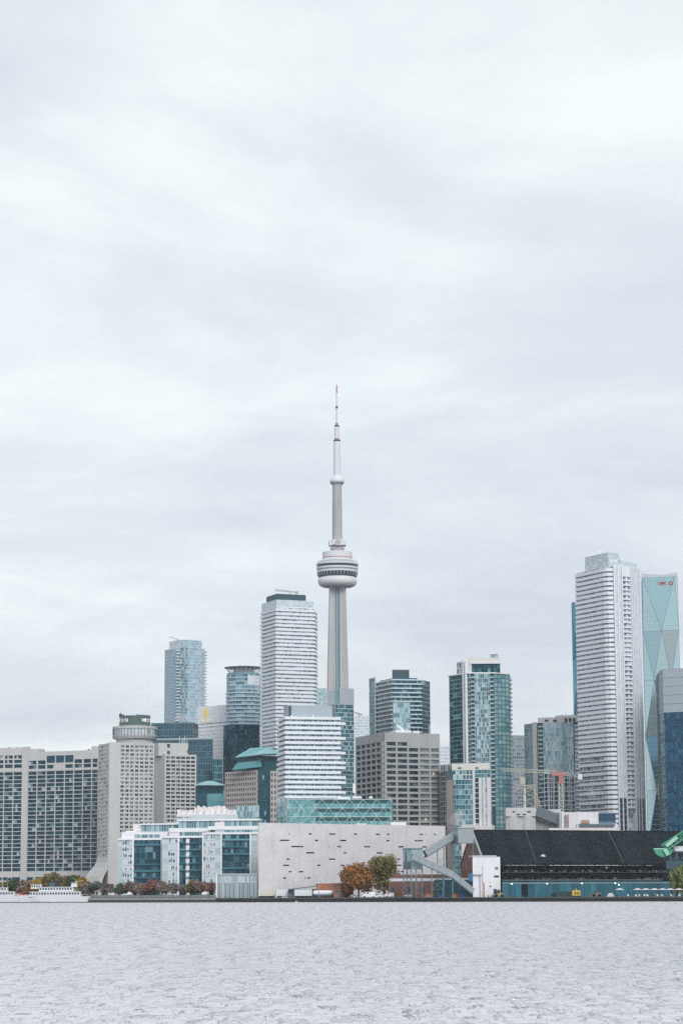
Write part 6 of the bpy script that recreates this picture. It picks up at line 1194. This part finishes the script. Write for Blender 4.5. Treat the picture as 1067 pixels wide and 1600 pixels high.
# ================================================================== boats at the left quay
def ferry(label, px0, px1, name, y_deck, extra):
    D = DQ((px0+px1)/2)-9; k = D/F; xa, _ = G(px0, D); xb, _ = G(px1, D); Lh = xb-xa; t = thing(name, label, 'boat', ((xa+xb)/2, D, 0)); WB = mat('boat_white', (.55, .56, .59), var=.05, rough=.4); yb = 3.2
    zd = Z(px0, y_deck, D); n = 14; m = MB(); top = []; bot = []
    for i in range(n+1):
        s = i/n; w_ = yb*min(1, (max(s, .0)*3.2+.05))*min(1, (1-s)*6+.55); sheer = .7*(1-s)**2*1.2
        x = xa+Lh*s; top.append([(x-(1-s)**3*1.2, D-w_, zd+sheer), (x-(1-s)**3*1.2, D+w_, zd+sheer)]); bot.append([(x+.6*(1-s), D-w_*.75, -.4), (x+.6*(1-s), D+w_*.75, -.4)])
    vs = [p for a in zip(top, bot) for q in a for p in q]; fs = []
    for i in range(n): a = 4*i; b = a+4; fs += [(a+2, b+2, b, a), (a+1, b+1, b+3, a+3), (a, b, b+1, a+1)]
    fs += [(0, 1, 3, 2), (4*n, 4*n+2, 4*n+3, 4*n+1)]; m.add(vs, fs); part('hull', m, WB, t)
    bt = MB(); bt.beam((xa+.8, D-yb*.8, .15), (xb-.3, D-yb*.8, .15), .25, .5); part('boot_stripe', bt, mat('boot_dark', (.03, .04, .05)), t)
    extra(t, xa, xb, D, zd, WB); return t
def house(t, WB, x0, x1, D, z0, z1, hw, wins=True, name='deck_house'):
    h = part(name, MB().add([(x0, D-hw, z0), (x1, D-hw, z0), (x1, D+hw, z0), (x0, D+hw, z0), (x0+.5, D-hw+.1, z1), (x1-.2, D-hw+.1, z1), (x1-.2, D+hw-.1, z1), (x0+.5, D+hw-.1, z1)], [(0, 1, 5, 4), (1, 2, 6, 5), (2, 3, 7, 6), (3, 0, 4, 7), (4, 5, 6, 7)]), WB, t)
    part('deck_roof', MB().box(x0-.3, x1+.3, D-hw-.3, D+hw+.3, z1, z1+.18), WB, t, parent=h)
    if wins:
        n = max(2, int((x1-x0)/1.5)); w_ = (x1-x0-1)/n
        for i in range(n): part('window', MB().box(x0+.6+i*w_, x0+.6+i*w_+w_*.62, D-hw-.03, D-hw+.25, z0+(z1-z0)*.4, z0+(z1-z0)*.8), G_OFF, t, parent=h)
def exA(t, xa, xb, D, zd, WB):
    house(t, WB, xa+2, xb-4, D, zd, zd+2.4, 2.4); house(t, WB, xb-15, xb-8, D, zd+2.5, zd+4.6, 1.8, name='wheel_house')
    part('mast', MB().tube([(xb-11, D, zd+4.6), (xb-11, D, zd+9)], [.15, .08], 6), WB, t); m = MB(); m.box(xb-1.6, xb+.9, D-3.0, D-2.9, zd+.2, zd+1.6); part('red_flag', m, mat('flag_red', (.45, .04, .05)), t); part('deck_rail', MB().beam((xa+1, D-2.8, zd+1), (xb-.5, D-2.8, zd+1), .08), WB, t)
def exB(t, xa, xb, D, zd, WB):
    house(t, WB, xa+5, xb-5, D, zd, zd+2.5, 2.6); house(t, WB, xa+10, xb-9, D, zd+2.65, zd+5.0, 2.3); house(t, WB, xa+5.5, xa+11.5, D, zd+4.2, zd+6.3, 1.7, name='wheel_house')
    for x in np.linspace(xa+5.5, xa+11, 5): part('roof_post', MB().tube([(x, D-1.5, zd+6.3), (x, D-1.5, zd+7.6)], [.08, .06], 5), WB, t)
    xf = G(89.5, D)[0]; part('funnel', MB().prism([(xf-1.1, D-.9), (xf+1.1, D-.9), (xf+1.1, D+.9), (xf-1.1, D+.9)], zd+5, Z(89, 1376.5, D)), mat('funnel_navy', (.015, .02, .05), rough=.4), t); xg = G(82, D)[0]; part('funnel', MB().prism([(xg-1.4, D-.5), (xg+1.2, D-.5), (xg+.8, D+1), (xg-1, D+1)], zd+5, Z(82, 1379, D)), mat('funnel_teal', (.05, .10, .12)), t)
    xm = G(118, D)[0]; house(t, WB, xm-2.4, xm+1.2, D, zd+5, zd+7.2, 1.2, False, 'aft_house'); part('mast', MB().tube([(xm, D, zd+7), (xm, D, zd+9.5)], [.12, .06], 5), WB, t); part('davit', MB().beam((xm-.5, D, zd+7.6), (xm+4, D, zd+8.4), .15), WB, t)
    part('deck_rail', MB().beam((xa+2, D-2.9, zd+1.05), (xb-.5, D-2.9, zd+1.05), .08), WB, t)
ferry('white boat cut by the left picture edge with a red flag at its stern', -32, 36, 'white_boat', 1400.5, exA)
ferry('long white passenger boat with dark blue funnel moored at the quay', 33, 142, 'passenger_boat', 1401, exB)
# ================================================================== quay clutter
def lamp_post(label, px, ytop, D, group='thin poles on the quay'):
    x, y = G(px, D); t = thing('lamp_post', label, 'lamp post', (x, y, GZ), group); z = Z(px, ytop, D); part('pole', MB().tube([(x, y, GZ), (x, y, z)], [.16, .1], 6), GREYM, t); part('lamp_head', MB().box(x-.1, x+1.3, y-.2, y+.2, z-.1, z+.12), WHITE, t)
lamp_post('thin pole before the slotted wall, left of the brick hut', 459.5, 1375, DQ(459)+6); lamp_post('thin pole beside the white tanker', 498.5, 1374, DQ(498)+6); lamp_post('thin pole before the louvred pavilion', 377, 1378, DQ(377)+4); lamp_post('thin pole among the red bushes', 335, 1379, DQ(335)+4); lamp_post('thin pole rising behind the left boat', 12.5, 1371, DQ(12)+8)
def trailer(label, px0, px1, y0, D, col):
    xa, y = G(px0, D); xb, _ = G(px1, D); t = thing('box_trailer', label, 'trailer', ((xa+xb)/2, y, GZ), 'trailers along the quay'); z1 = Z(px0, y0, D); part('box', MB().box(xa, xb, y-1.25, y+1.25, GZ+1.0, z1), col, t)
    n = int((xb-xa)/1.2)
    for i in range(n+1): part('rib', MB().box(xa+i*(xb-xa)/n-.04, xa+i*(xb-xa)/n+.04, y-1.31, y-1.24, GZ+1.05, z1-.05), GREYM, t)
    part('chassis', MB().box(xa+.3, xb-.3, y-.9, y+.9, GZ+.7, GZ+1.0), MULLD, t)
    for q in (xa+1.2, xa+2.3, xb-2.3, xb-1.2): part('wheel', MB().tube([(q, y-1.2, GZ+.5), (q, y-.8, GZ+.5)], [.5, .5], 12), BLACK, t)
TW = mat('trailer_white', (.62, .64, .66), var=.1, rough=.5)
trailer('pale box trailer nearest the louvred pavilion', 404, 430, 1390.5, DQ(417)+9, mat('trailer_cream', (.58, .54, .46), var=.1)); trailer('white box trailer second from the pavilion', 431.5, 458, 1390, DQ(445)+9, TW); trailer('white box trailer just left of the tanker', 460.5, 487.5, 1390, DQ(474)+9, TW)
def tanker():
    D = DQ(506)+9; xa, y = G(489, D); xb, _ = G(521, D); t = thing('tank_trailer', 'white cylindrical tank trailer left of the brick hut', 'tanker', ((xa+xb)/2, y, GZ)); r = 1.25; z = GZ+2.5; part('tank', MB().tube([(xa, y, z), (xa+.3, y, z), (xa+.8, y, z), (xb-.8, y, z), (xb-.3, y, z), (xb, y, z)], [r*.3, r*.85, r, r, r*.85, r*.3], 18), TW, t)
    part('chassis', MB().box(xa+.5, xb-.5, y-.6, y+.6, GZ+.8, GZ+1.3), MULLD, t)
    for q in (xa+1.5, xa+2.8, xb-2.6): part('wheel', MB().tube([(q, y-1.1, GZ+.5), (q, y-.7, GZ+.5)], [.5, .5], 12), BLACK, t)
    for q in (xa+3, xb-3): part('hatch', MB().tube([(q, y, z+r-.1), (q, y, z+r+.25)], [.35, .3], 10), GREYM, t)
tanker()
def brick_hut():
    D = DQ(530)+7; P = [G(521, D, 1390), G(531.5, D, 1390), G(541, D+5, 1390)]; t = thing('brick_hut', 'small red brick gatehouse hut left of the orange tree', 'hut', (*G(530, D), GZ)); BR = mat('hut_brick', (.24, .12, .095), var=.2, scale=.8); core(t, P, GZ, Z(526, 1387.5, D), BR, 4, 'wall'); f = Face(t, P[0], P[1]); part('roof', MB().prism(offset(P, .5)+[(P[2][0], P[2][1]+4), (P[0][0], P[0][1]+5)], Z(526, 1387.5, D), Z(526, 1386, D)), STEEL, t)
    f.box('window', f.L*.35, f.L*.65, f.Zt(526, 1395), f.Zt(526, 1390), .06, G_DARK); f.box('door', f.L*.75, f.L*.95, GZ, f.Zt(526, 1391), .06, DKM)
    D = 1248; t = thing('brick_shed', 'long low brick shed with flat roof behind the tanker', 'shed', (*G(520, D), GZ)); P = [G(494, D, 1385), G(552, D, 1385)]; core(t, P, GZ, Z(520, 1380.5, D), mat('shed_brick', (.30, .13, .08), var=.2, scale=.6), 8, 'wall'); f = Face(t, *P); f.box('coping', -.2, f.L+.2, f.Zt(520, 1381), f.Zt(520, 1380), .2, mat('shed_coping', (.35, .20, .14)))
    for x in (497, 513): 
        u, z = f.uz(x, 1381); p = f.pt(u, -.5); part('lamp', MB().lathe([(.05, z-.1), (.45, z+.2), (.4, z+.6), (.05, z+.8)], 8, p), WHITE, t)
    m = MB(); a, b = W(450, 1390, 1252), W(494, 1384.5, 1252); m.beam(a, b, 3, .5); part('lean_to_roof', m, STEEL, t); part('lean_to_wall', MB().prism([(a.x, a.y+1), (b.x, b.y+1), (b.x, b.y+2), (a.x, a.y+2)], GZ, Z(470, 1389.5, 1252)), STEEL, t)
brick_hut()
def car(label, px, D, L_, h, col, van=False, group='vehicles parked by the trees'):
    x, y = G(px, D); t = thing('parked_van' if van else 'parked_car', label, 'van' if van else 'car', (x, y, GZ), group); x0, x1 = x-L_/2, x+L_/2; z = GZ+.12
    pr = [(x0, .35), (x0+.1, h*.55), (x0+L_*.2, h*.62), (x0+L_*.33, h), (x0+L_*.78, h), (x0+L_*.93, h*.62), (x1, h*.55), (x1, .35)] if not van else [(x0, .35), (x0+.05, h*.5), (x0+L_*.15, h*.6), (x0+L_*.28, h), (x1-.1, h), (x1, h*.9), (x1, .35)]
    n = len(pr); m = MB(); vs = [(a, y-.9, z+b) for a, b in pr]+[(a, y+.9, z+b) for a, b in pr]; m.add(vs, [tuple(range(n)), tuple(range(2*n-1, n-1, -1))]+[(i, n+i, n+(i+1) % n, (i+1) % n) for i in range(n)]); part('body', m, col, t)
    part('window', MB().box(x0+L_*.34, x0+L_*(.5 if van else .76), y-.92, y-.88, z+h*.66, z+h*.93), G_OFF, t)
    for q in (x0+L_*.2, x0+L_*.8): part('wheel', MB().tube([(q, y-.95, GZ+.33), (q, y-.7, GZ+.33)], [.33, .33], 12), BLACK, t)
CW = mat('car_white', (.72, .73, .75), var=.03, rough=.3); CS = mat('car_silver', (.38, .41, .43), var=.03, rough=.3)
for lb, x, L_, h, c, v in (('white van parked under the orange tree', 576, 6.5, 2.6, CW, True), ('silver car left of the white van under the orange tree', 552, 4.6, 1.5, CS, False), ('white car right of the white van', 588, 4.6, 1.6, CW, False), ('white car below the green-olive tree, left one', 599, 4.8, 1.6, CW, False), ('white van below the green-olive tree', 607.5, 5.0, 2.3, CW, True), ('white car at the foot of the drive house', 637, 4.6, 1.5, CW, False)):
    car(lb, x, DQ(x)+8, L_, h, c, v)
def loader(label, px, D, col, s=1, name='wheel_loader'):
    x, y = G(px, D); t = thing(name, label, 'loader', (x, y, GZ)); B = lambda x0, x1, z0, z1, w_=1.0: MB().box(x+x0*s, x+x1*s, y-w_*s, y+w_*s, GZ+z0*s, GZ+z1*s)
    part('body', B(-.2, 2.6, .9, 2.0), col, t); cb = part('cab', B(-.6, .9, 2.0, 3.5, .8), G_OFF, t); part('cab_roof', B(-.8, 1.1, 3.5, 3.7, .95), col, t, parent=cb)
    a = MB(); a.beam((x-.2*s, y, GZ+1.5*s), (x-2.6*s, y, GZ+1.1*s), .5*s); part('lift_arm', a, col, t); b = MB(); b.add([(x-2.5*s, y-1.3*s, GZ+1.3*s), (x-3.6*s, y-1.3*s, GZ+.9*s), (x-3.3*s, y-1.3*s, GZ+.15*s), (x-2.4*s, y-1.3*s, GZ+.15*s), (x-2.5*s, y+1.3*s, GZ+1.3*s), (x-3.6*s, y+1.3*s, GZ+.9*s), (x-3.3*s, y+1.3*s, GZ+.15*s), (x-2.4*s, y+1.3*s, GZ+.15*s)], [(0, 1, 2, 3), (7, 6, 5, 4), (2, 6, 7, 3), (3, 7, 4, 0)]); part('bucket', b, mat('bucket_steel', (.16, .15, .12)), t)
    for q in (-1.1, 1.8): part('wheel', MB().tube([(x+q*s, y-1.15*s, GZ+.75*s), (x+q*s, y-.6*s, GZ+.75*s)], [.75*s, .75*s], 14), BLACK, t)
YL = mat('plant_yellow', (.48, .31, .03), var=.1, rough=.5)
loader('yellow wheel loader before the white block house', 778, DQ(778)+5, mat('loader_tan', (.36, .27, .12), var=.2), 1.0); loader('dark yellow loader right of the yellow skip', 930, DQ(930)+6, mat('loader_dark', (.20, .16, .07), var=.2), .95)
def skip():
    D = DQ(900)+6; x, y = G(899.5, D); t = thing('yellow_generator', 'bright yellow generator box on the quay', 'generator', (x, y, GZ)); b = MB(); b.box(x-2, x+2, y-1, y+1, GZ+.6, GZ+3.0); part('casing', b, YL, t); part('roof', MB().box(x-1.7, x+1.7, y-.9, y+.9, GZ+3.0, GZ+3.3), YL, t); part('exhaust', MB().tube([(x, y, GZ+3.2), (x, y, GZ+4.2)], [.18, .15], 8), GREYM, t); part('skid', MB().box(x-2.1, x+2.1, y-1.05, y+1.05, GZ, GZ+.5), BLACK, t)
    for q in (-.9, .5): part('louvre', MB().box(x+q, x+q+.8, y-1.05, y-.98, GZ+1.2, GZ+2.4), MULLD, t)
    for i, (px, w_, h_, lb) in enumerate(((880.5, 4.2, 2.6, 'dark steel container box left of the yellow generator'), (865, 1.6, 1.8, 'small dark bin by the teal wall'))):
        D = DQ(px)+9; x, y = G(px, D); t = thing('steel_container', lb, 'container', (x, y, GZ)); part('box', MB().box(x-w_, x+w_, y-1.2, y+1.2, GZ+.1, GZ+h_), mat('container_dark', (.03, .05, .06), var=.3), t)
        for k_ in range(6): part('rib', MB().box(x-w_+.2+k_*w_*.36, x-w_+.35+k_*w_*.36, y-1.28, y-1.18, GZ+.2, GZ+h_-.1), DKM, t)
        part('lid', MB().box(x-w_-.05, x+w_+.05, y-1.25, y+1.25, GZ+h_, GZ+h_+.12), DKM, t)
    for px, c, lb in ((723, (.05, .16, .42), 'blue tarpaulin heap by the conveyor foot'), (711, (.55, .16, .04), 'orange tarpaulin heap left of the blue one'), (690, (.05, .13, .32), 'small blue tarpaulin heap among the conveyor legs'), (669, (.45, .20, .14), 'reddish heap near the conveyor legs'), (953, (.42, .43, .44), 'rounded grey boulder-like heap right of the loaders')):
        D = DQ(px)+5; x, y = G(px, D); m = MB(); r_ = np.random.default_rng(px); n = 10; vs = []; fs = []
        for i in range(5):
            for j in range(n): a = 2*math.pi*j/n; q = (1-i/5)**.6*(1.9+.5*r_.random()); vs.append((x+q*math.cos(a), y+q*.7*math.sin(a), GZ+i*.42+(.2*r_.random() if i else 0)))
        for i in range(4):
            for j in range(n): fs.append((i*n+j, i*n+(j+1) % n, (i+1)*n+(j+1) % n, (i+1)*n+j))
        fs.append(tuple(range(4*n, 5*n))); m.add(vs, fs); tag(link('tarpaulin_heap' if px != 953 else 'rubble_heap', m.mesh('heap', mat('heap_%d' % px, c, var=.2, scale=1.5))), lb, 'heap')
skip()
# ================================================================== beach parasols and chairs
def beach():
    WP_ = mat('parasol_pink', (.58, .54, .56), var=.04)
    def parasol(px, lb):
        D = DQ(px)+16; x, y = G(px, D); t = thing('parasol', lb, 'parasol', (x, y, GZ), 'parasols on the beach'); z = Z(px, 1390.3, D); R = 2.3; n = 8; m = MB(); m.add([(x+R*math.cos(2*math.pi*i/n), y+R*math.sin(2*math.pi*i/n), z) for i in range(n)]+[(x+R*.5*math.cos(2*math.pi*i/n), y+R*.5*math.sin(2*math.pi*i/n), z+.5) for i in range(n)]+[(x, y, z+.8)], [(i, (i+1) % n, n+(i+1) % n, n+i) for i in range(n)]+[(n+i, n+(i+1) % n, 2*n) for i in range(n)]+[tuple(range(n-1, -1, -1))]); part('canopy', m, WP_, t); part('pole', MB().tube([(x, y, GZ), (x, y, z+.85)], [.07, .06], 6), GREYM, t)
    names = ['lone parasol left of the beach row', 'leftmost parasol in the row on the beach', 'second parasol in the beach row', 'third parasol in the beach row', 'fourth parasol in the beach row', 'fifth parasol in the beach row', 'last parasol in the beach row, by the willow']
    for px, lb in zip((967.5, 995.5, 1008.5, 1022, 1034.5, 1046.5, 1060), names): parasol(px, lb)
    CHW = mat('chair_white', (.55, .54, .54), var=.03); proto = None
    for i, px in enumerate((981, 992, 997, 1006, 1011, 1027, 1034, 1049, 1060)):
        D = DQ(px)+11; x, y = G(px, D)
        if proto is None:
            proto = thing('beach_chair', 'white slatted beach chair on the sand under the parasols', 'chair', (x, y, GZ), 'white beach chairs')
            part('seat', MB().add([(x-.35, y-.4, GZ+.4), (x+.35, y-.4, GZ+.4), (x+.35, y+.4, GZ+.3), (x-.35, y+.4, GZ+.3), (x-.35, y-.4, GZ+.48), (x+.35, y-.4, GZ+.48), (x+.35, y+.4, GZ+.38), (x-.35, y+.4, GZ+.38)], [(0, 3, 2, 1), (4, 5, 6, 7), (0, 1, 5, 4), (1, 2, 6, 5), (2, 3, 7, 6), (3, 0, 4, 7)]), CHW, proto)
            part('backrest', MB().beam((x, y+.4, GZ+.35), (x, y+.75, GZ+1.2), .7, .08), CHW, proto)
            for sx in (-.4, .4): part('armrest', MB().box(x+sx-.08, x+sx+.08, y-.45, y+.45, GZ+.62, GZ+.68), CHW, proto)
            for sx in (-.38, .38):
                for sy in (-.38, .4): part('leg', MB().box(x+sx-.05, x+sx+.05, y+sy-.05, y+sy+.05, GZ, GZ+.64), CHW, proto)
            o = proto
        else: o = copy_tree(proto)
        o.location = (x, y, GZ); o.rotation_euler = (0, 0, rng.random()*2-1)
        o['label'] = ['leftmost', 'second from left', 'third from left', 'fourth from left', 'middle', 'fourth from right', 'third from right', 'second from right', 'rightmost'][i]+' of the nine white beach chairs on the sand'
    structure('beach_sand', MB().prism([qp(S_of(972), -3, 0)[:2], qp(S_of(1067)+150, -3, 0)[:2], qp(S_of(1067)+150, -38, 0)[:2], qp(S_of(972), -38, 0)[:2]], GZ-.5, GZ+.012), mat('sand', (.42, .38, .32), var=.1))
beach()
# ================================================================== green ship unloader at the right edge
def unloader():
    D = DQ(1050)+34; t = thing('green_crane_grab', 'green lattice unloader boom with grab bucket above the beach', 'crane', (*G(1062, D), GZ)); GR = mat('unloader_green', (.045, .24, .16), var=.2, rough=.5); GP = mat('unloader_pale', (.30, .50, .40), var=.1)
    m = MB(); lattice(m, W(1036, 1325, D), W(1078, 1297, D), 3.2, 12, .42); part('boom', m, GR, t); m = MB(); m.beam(W(1040, 1322, D-2), W(1057, 1308, D-2), 1.4, 1.6); part('boom_panel', m, GP, t)
    m = MB(); p = W(1026, 1331, D); n = 9; R0 = 4.4; vs = []
    for sy in (-1.6, 1.6):
        for i in range(n): a = math.pi*(1+i/(n-1)); vs.append((p.x+3.0+R0*math.cos(a)*1.05, p.y+sy, p.z+1.2+R0*.85*math.sin(a)))
    fs = [(i, i+1, n+i+1, n+i) for i in range(n-1)]+[tuple(range(n-1, -1, -1)), tuple(range(n, 2*n)), (0, n, 2*n-1, n-1)]; m.add(vs, fs); bk = part('grab_bucket', m, GR, t); part('bucket_lip', MB().box(p.x-1.8, p.x+4, p.y-1.8, p.y+1.8, p.z+1.2, p.z+1.7), GP, t, parent=bk); part('bucket_arm', MB().beam(W(1038, 1327, D-2), W(1043, 1336, D-2), 1.8), GP, t, parent=bk)
    q = W(1054, 1330, D+2); e_ = W(1085, 1322, D+2); cb = part('machine_house', MB().box(q.x, e_.x, D+2, D+7, q.z, e_.z), WHITE, t)
    for i in range(7): part('rib', MB().box(q.x+.6+i*1.4, q.x+.75+i*1.4, D+1.9, D+2.05, q.z+.1, e_.z-.1), GREYM, t, parent=cb)
    part('platform', MB().box(W(1043, 1331, D).x, e_.x, D+1, D+8, q.z-.7, q.z-.02), DKM, t)
    for x in (1046, 1056, 1068, 1080):
        for dd in (2, 7): a = W(x, 1333, D+dd); part('leg', MB().box(a.x-.5, a.x+.5, a.y-.5, a.y+.5, GZ, q.z-.7), DKM, t)
    m = MB()
    for x0, x1 in ((1046, 1056), (1056, 1068), (1068, 1080)):
        for ya, yb in ((1336, 1354), (1354, 1372), (1372, 1392)): m.beam(W(x0, ya, D+2), W(x1, yb, D+2), .5); m.beam(W(x1, ya, D+2), W(x0, yb, D+2), .5); m.beam(W(x0, yb, D+2), W(x1, yb, D+2), .6)
    part('bracing', m, DKM, t, kind='stuff'); part('hopper', MB().prism([G(1040, D+1, 1350), G(1085, D+1, 1350), G(1085, D+8, 1350), G(1040, D+8, 1350)], Z(1050, 1358, D), Z(1050, 1345, D)), DKM, t); part('hopper', MB().prism([G(1034, D, 1368), G(1085, D, 1368), G(1085, D+8, 1368), G(1034, D+8, 1368)], Z(1050, 1376, D), Z(1050, 1365, D)), BLACK, t)
unloader()
# ================================================================== small things
def gull(label, px, py, D, s):
    p = W(px, py, D); t = thing('gull', label, 'gull', p); m = MB()
    m.tube([p+Vector((-.9*s, 0, 0)), p+Vector((-.5*s, 0, .05*s)), p, p+Vector((.5*s, 0, -.03*s)), p+Vector((.9*s, 0, -.06*s))], [.02*s, .16*s, .22*s, .14*s, .05*s], 8); part('body', m, mat('gull_white', (.8, .8, .82), var=.02), t)
    for sg in (-1, 1): w_ = MB(); w_.add([p+Vector((-.3*s, 0, .1*s)), p+Vector((.25*s, 0, .1*s)), p+Vector((.1*s, sg*.9*s, .55*s)), p+Vector((-.25*s, sg*.9*s, .55*s)), p+Vector((.35*s, sg*1.9*s, .25*s))], [(0, 1, 2, 3), (3, 2, 4)]); o = part('wing', w_, mat('gull_white', (0, 0, 0)), t); q = o.modifiers.new('t', 'SOLIDIFY'); q.thickness = .06*s
    part('beak', MB().tube([p+Vector((-.85*s, 0, 0)), p+Vector((-1.1*s, 0, -.03*s))], [.05*s, .01], 6), YL, t)
gull('white gull flying before the black roof', 848, 1337.5, 700, .85); gull('tiny gull low over the water, left of the trees', 463, 1409, 1100, .7); gull('small gull over the dark gallery', 947, 1356, 800, .4)
def tent(px, lb):
    D = DQ(px)+9; x, y = G(px, D); t = thing('white_tent', lb, 'tent', (x, y, GZ), 'small white tents on the quay'); m = MB(); m.add([(x-1.8, y-1.8, GZ+2.2), (x+1.8, y-1.8, GZ+2.2), (x+1.8, y+1.8, GZ+2.2), (x-1.8, y+1.8, GZ+2.2), (x, y, GZ+3.6)], [(0, 1, 4), (1, 2, 4), (2, 3, 4), (3, 0, 4), (3, 2, 1, 0)]); part('canopy', m, WHITE, t)
    for sx in (-1.7, 1.7):
        for sy in (-1.7, 1.7): part('leg', MB().tube([(x+sx, y+sy, GZ), (x+sx, y+sy, GZ+2.2)], [.06, .06], 5), GREYM, t)
tent(178, 'small white tent between the mauve and sage bushes'); tent(203, 'small white tent before the brown bush'); tent(320, 'small white tent near the right pier block corner')
# steam rising from the refinery and rooftops
def steam(label, px, py, D, w_, h_, dens, seed):
    p = W(px, py, D); k = D/F; m, t, b, N, L = _base('steam_%d' % px); t.nodes.remove(b); pv = N('ShaderNodeVolumePrincipled'); L(pv.outputs[0], t.nodes['Material Output'].inputs['Volume']); pv.inputs['Color'].default_value = (.97, .95, .95, 1); pv.inputs['Anisotropy'].default_value = .2
    tc = N('ShaderNodeTexCoord'); n = N('ShaderNodeTexNoise'); n.inputs['Scale'].default_value = 2.2; n.inputs['Detail'].default_value = 4; ad = N('ShaderNodeVectorMath'); ad.operation = 'ADD'; ad.inputs[1].default_value = (seed*3.1, seed, 0); L(tc.outputs['Object'], ad.inputs[0]); L(ad.outputs[0], n.inputs['Vector'])
    ln = N('ShaderNodeVectorMath'); ln.operation = 'LENGTH'; L(tc.outputs['Object'], ln.inputs[0]); s_ = N('ShaderNodeMath'); s_.operation = 'SUBTRACT'; s_.inputs[0].default_value = 1.0; L(ln.outputs['Value'], s_.inputs[1])
    a = N('ShaderNodeMath'); a.operation = 'MULTIPLY_ADD'; L(n.outputs[0], a.inputs[0]); a.inputs[1].default_value = 2.6; a.inputs[2].default_value = -1.25; c = N('ShaderNodeMath'); c.operation = 'ADD'; L(a.outputs[0], c.inputs[0]); L(s_.outputs[0], c.inputs[1])
    sb = N('ShaderNodeMath'); sb.operation = 'SUBTRACT'; L(c.outputs[0], sb.inputs[0]); sb.inputs[1].default_value = .38; cl = N('ShaderNodeMath'); cl.operation = 'MULTIPLY'; cl.use_clamp = False; mxn = N('ShaderNodeMath'); mxn.operation = 'MAXIMUM'; L(sb.outputs[0], mxn.inputs[0]); mxn.inputs[1].default_value = 0; L(mxn.outputs[0], cl.inputs[0]); cl.inputs[1].default_value = dens; L(cl.outputs[0], pv.inputs['Density'])
    me = MB().lathe([(math.sin(a_)*1.0, -math.cos(a_)) for a_ in np.linspace(.05, math.pi-.05, 10)], 16); o = link('steam', me.mesh('steam', m)); o.location = p; o.scale = (w_*k/2, w_*k/2, h_*k/2); tag(o, label, None, kind='stuff')
steam('white steam puff beside the brick chimney', 717, 1280, 1320, 44, 42, .22, 1); steam('thin steam above the dark office roof behind the hotel', 284, 1121, 1960, 46, 16, .15, 2); steam('steam puff above the striped tower roof', 505, 1097, 1480, 24, 16, .25, 3); steam('steam puff by the white highrise foot', 925, 1238, 1400, 28, 26, .2, 4); steam('faint steam in front of the slotted wall end', 677, 1308, 1255, 46, 40, .08, 5)

# ================================================================== bollards and railing on the quay edge
def quay_furniture():
    bm = MB().lathe([(.28, 0), (.26, .5), (.38, .62), (.38, .78), (.1, .85)], 10); IR = mat('bollard_iron', (.06, .065, .07), var=.2); me = bm.mesh('bollard', IR); s = S_of(345); words = []
    marks = [(352, 'before the louvred pavilion'), (392, 'at the right end of the louvred pavilion'), (428, 'before the pale box trailer'), (452, 'before the second box trailer'), (480, 'before the third box trailer'), (512, 'before the white tanker'), (546, 'right of the brick hut'), (568, 'below the orange tree'), (604, 'below the green-olive tree'), (646, 'below the conveyor drive house'), (682, 'amid the conveyor legs'), (730, 'at the conveyor foot'), (762, 'before the white block house'), (815, 'before the dark teal doorway'), (850, 'left of the dark bin'), (890, 'left of the yellow generator'), (920, 'right of the yellow generator'), (962, 'near the lone parasol')]
    for px, wh in marks:
        p = qp(S_of(px), -.6, GZ+.1); o = link('bollard', me); o.location = p; tag(o, 'iron mooring bollard on the quay edge '+wh, 'bollard', 'mooring bollards')
    r = thing('quay_railing', 'light metal railing along the quay in front of the bushes', 'railing', qp(S_of(240), -2, GZ+.35)); a, b = S_of(143), S_of(337); n = 60; po = MB()
    for z in (.55, 1.05): part('rail', MB().beam(qp(a, -.6, GZ+.35+z), qp(b, -.6, GZ+.35+z), .09), PALE, r)
    pm_ = MB().box(-.05, .05, -.05, .05, 0, 1.05).mesh('post', PALE)
    for i in range(n+1):
        q = qp(a+(b-a)*i/n, -.6, GZ+.35); link('post', pm_, r, tuple(Vector(q)-r.location))
quay_furniture()
# ================================================================== light harbour haze
hm, ht, hb_, HN, HL = _base('harbour_air'); ht.nodes.remove(hb_); hv = HN('ShaderNodeVolumePrincipled'); HL(hv.outputs[0], ht.nodes['Material Output'].inputs['Volume'])
hv.inputs['Color'].default_value = (.93, .96, 1, 1); hv.inputs['Density'].default_value = .000025; hv.inputs['Anisotropy'].default_value = .3
tag(link('haze', MB().box(-12500, 12500, -9500, 14500, -3, 575).mesh('haze', hm)), 'thin pale haze over the whole harbour', None, kind='stuff')
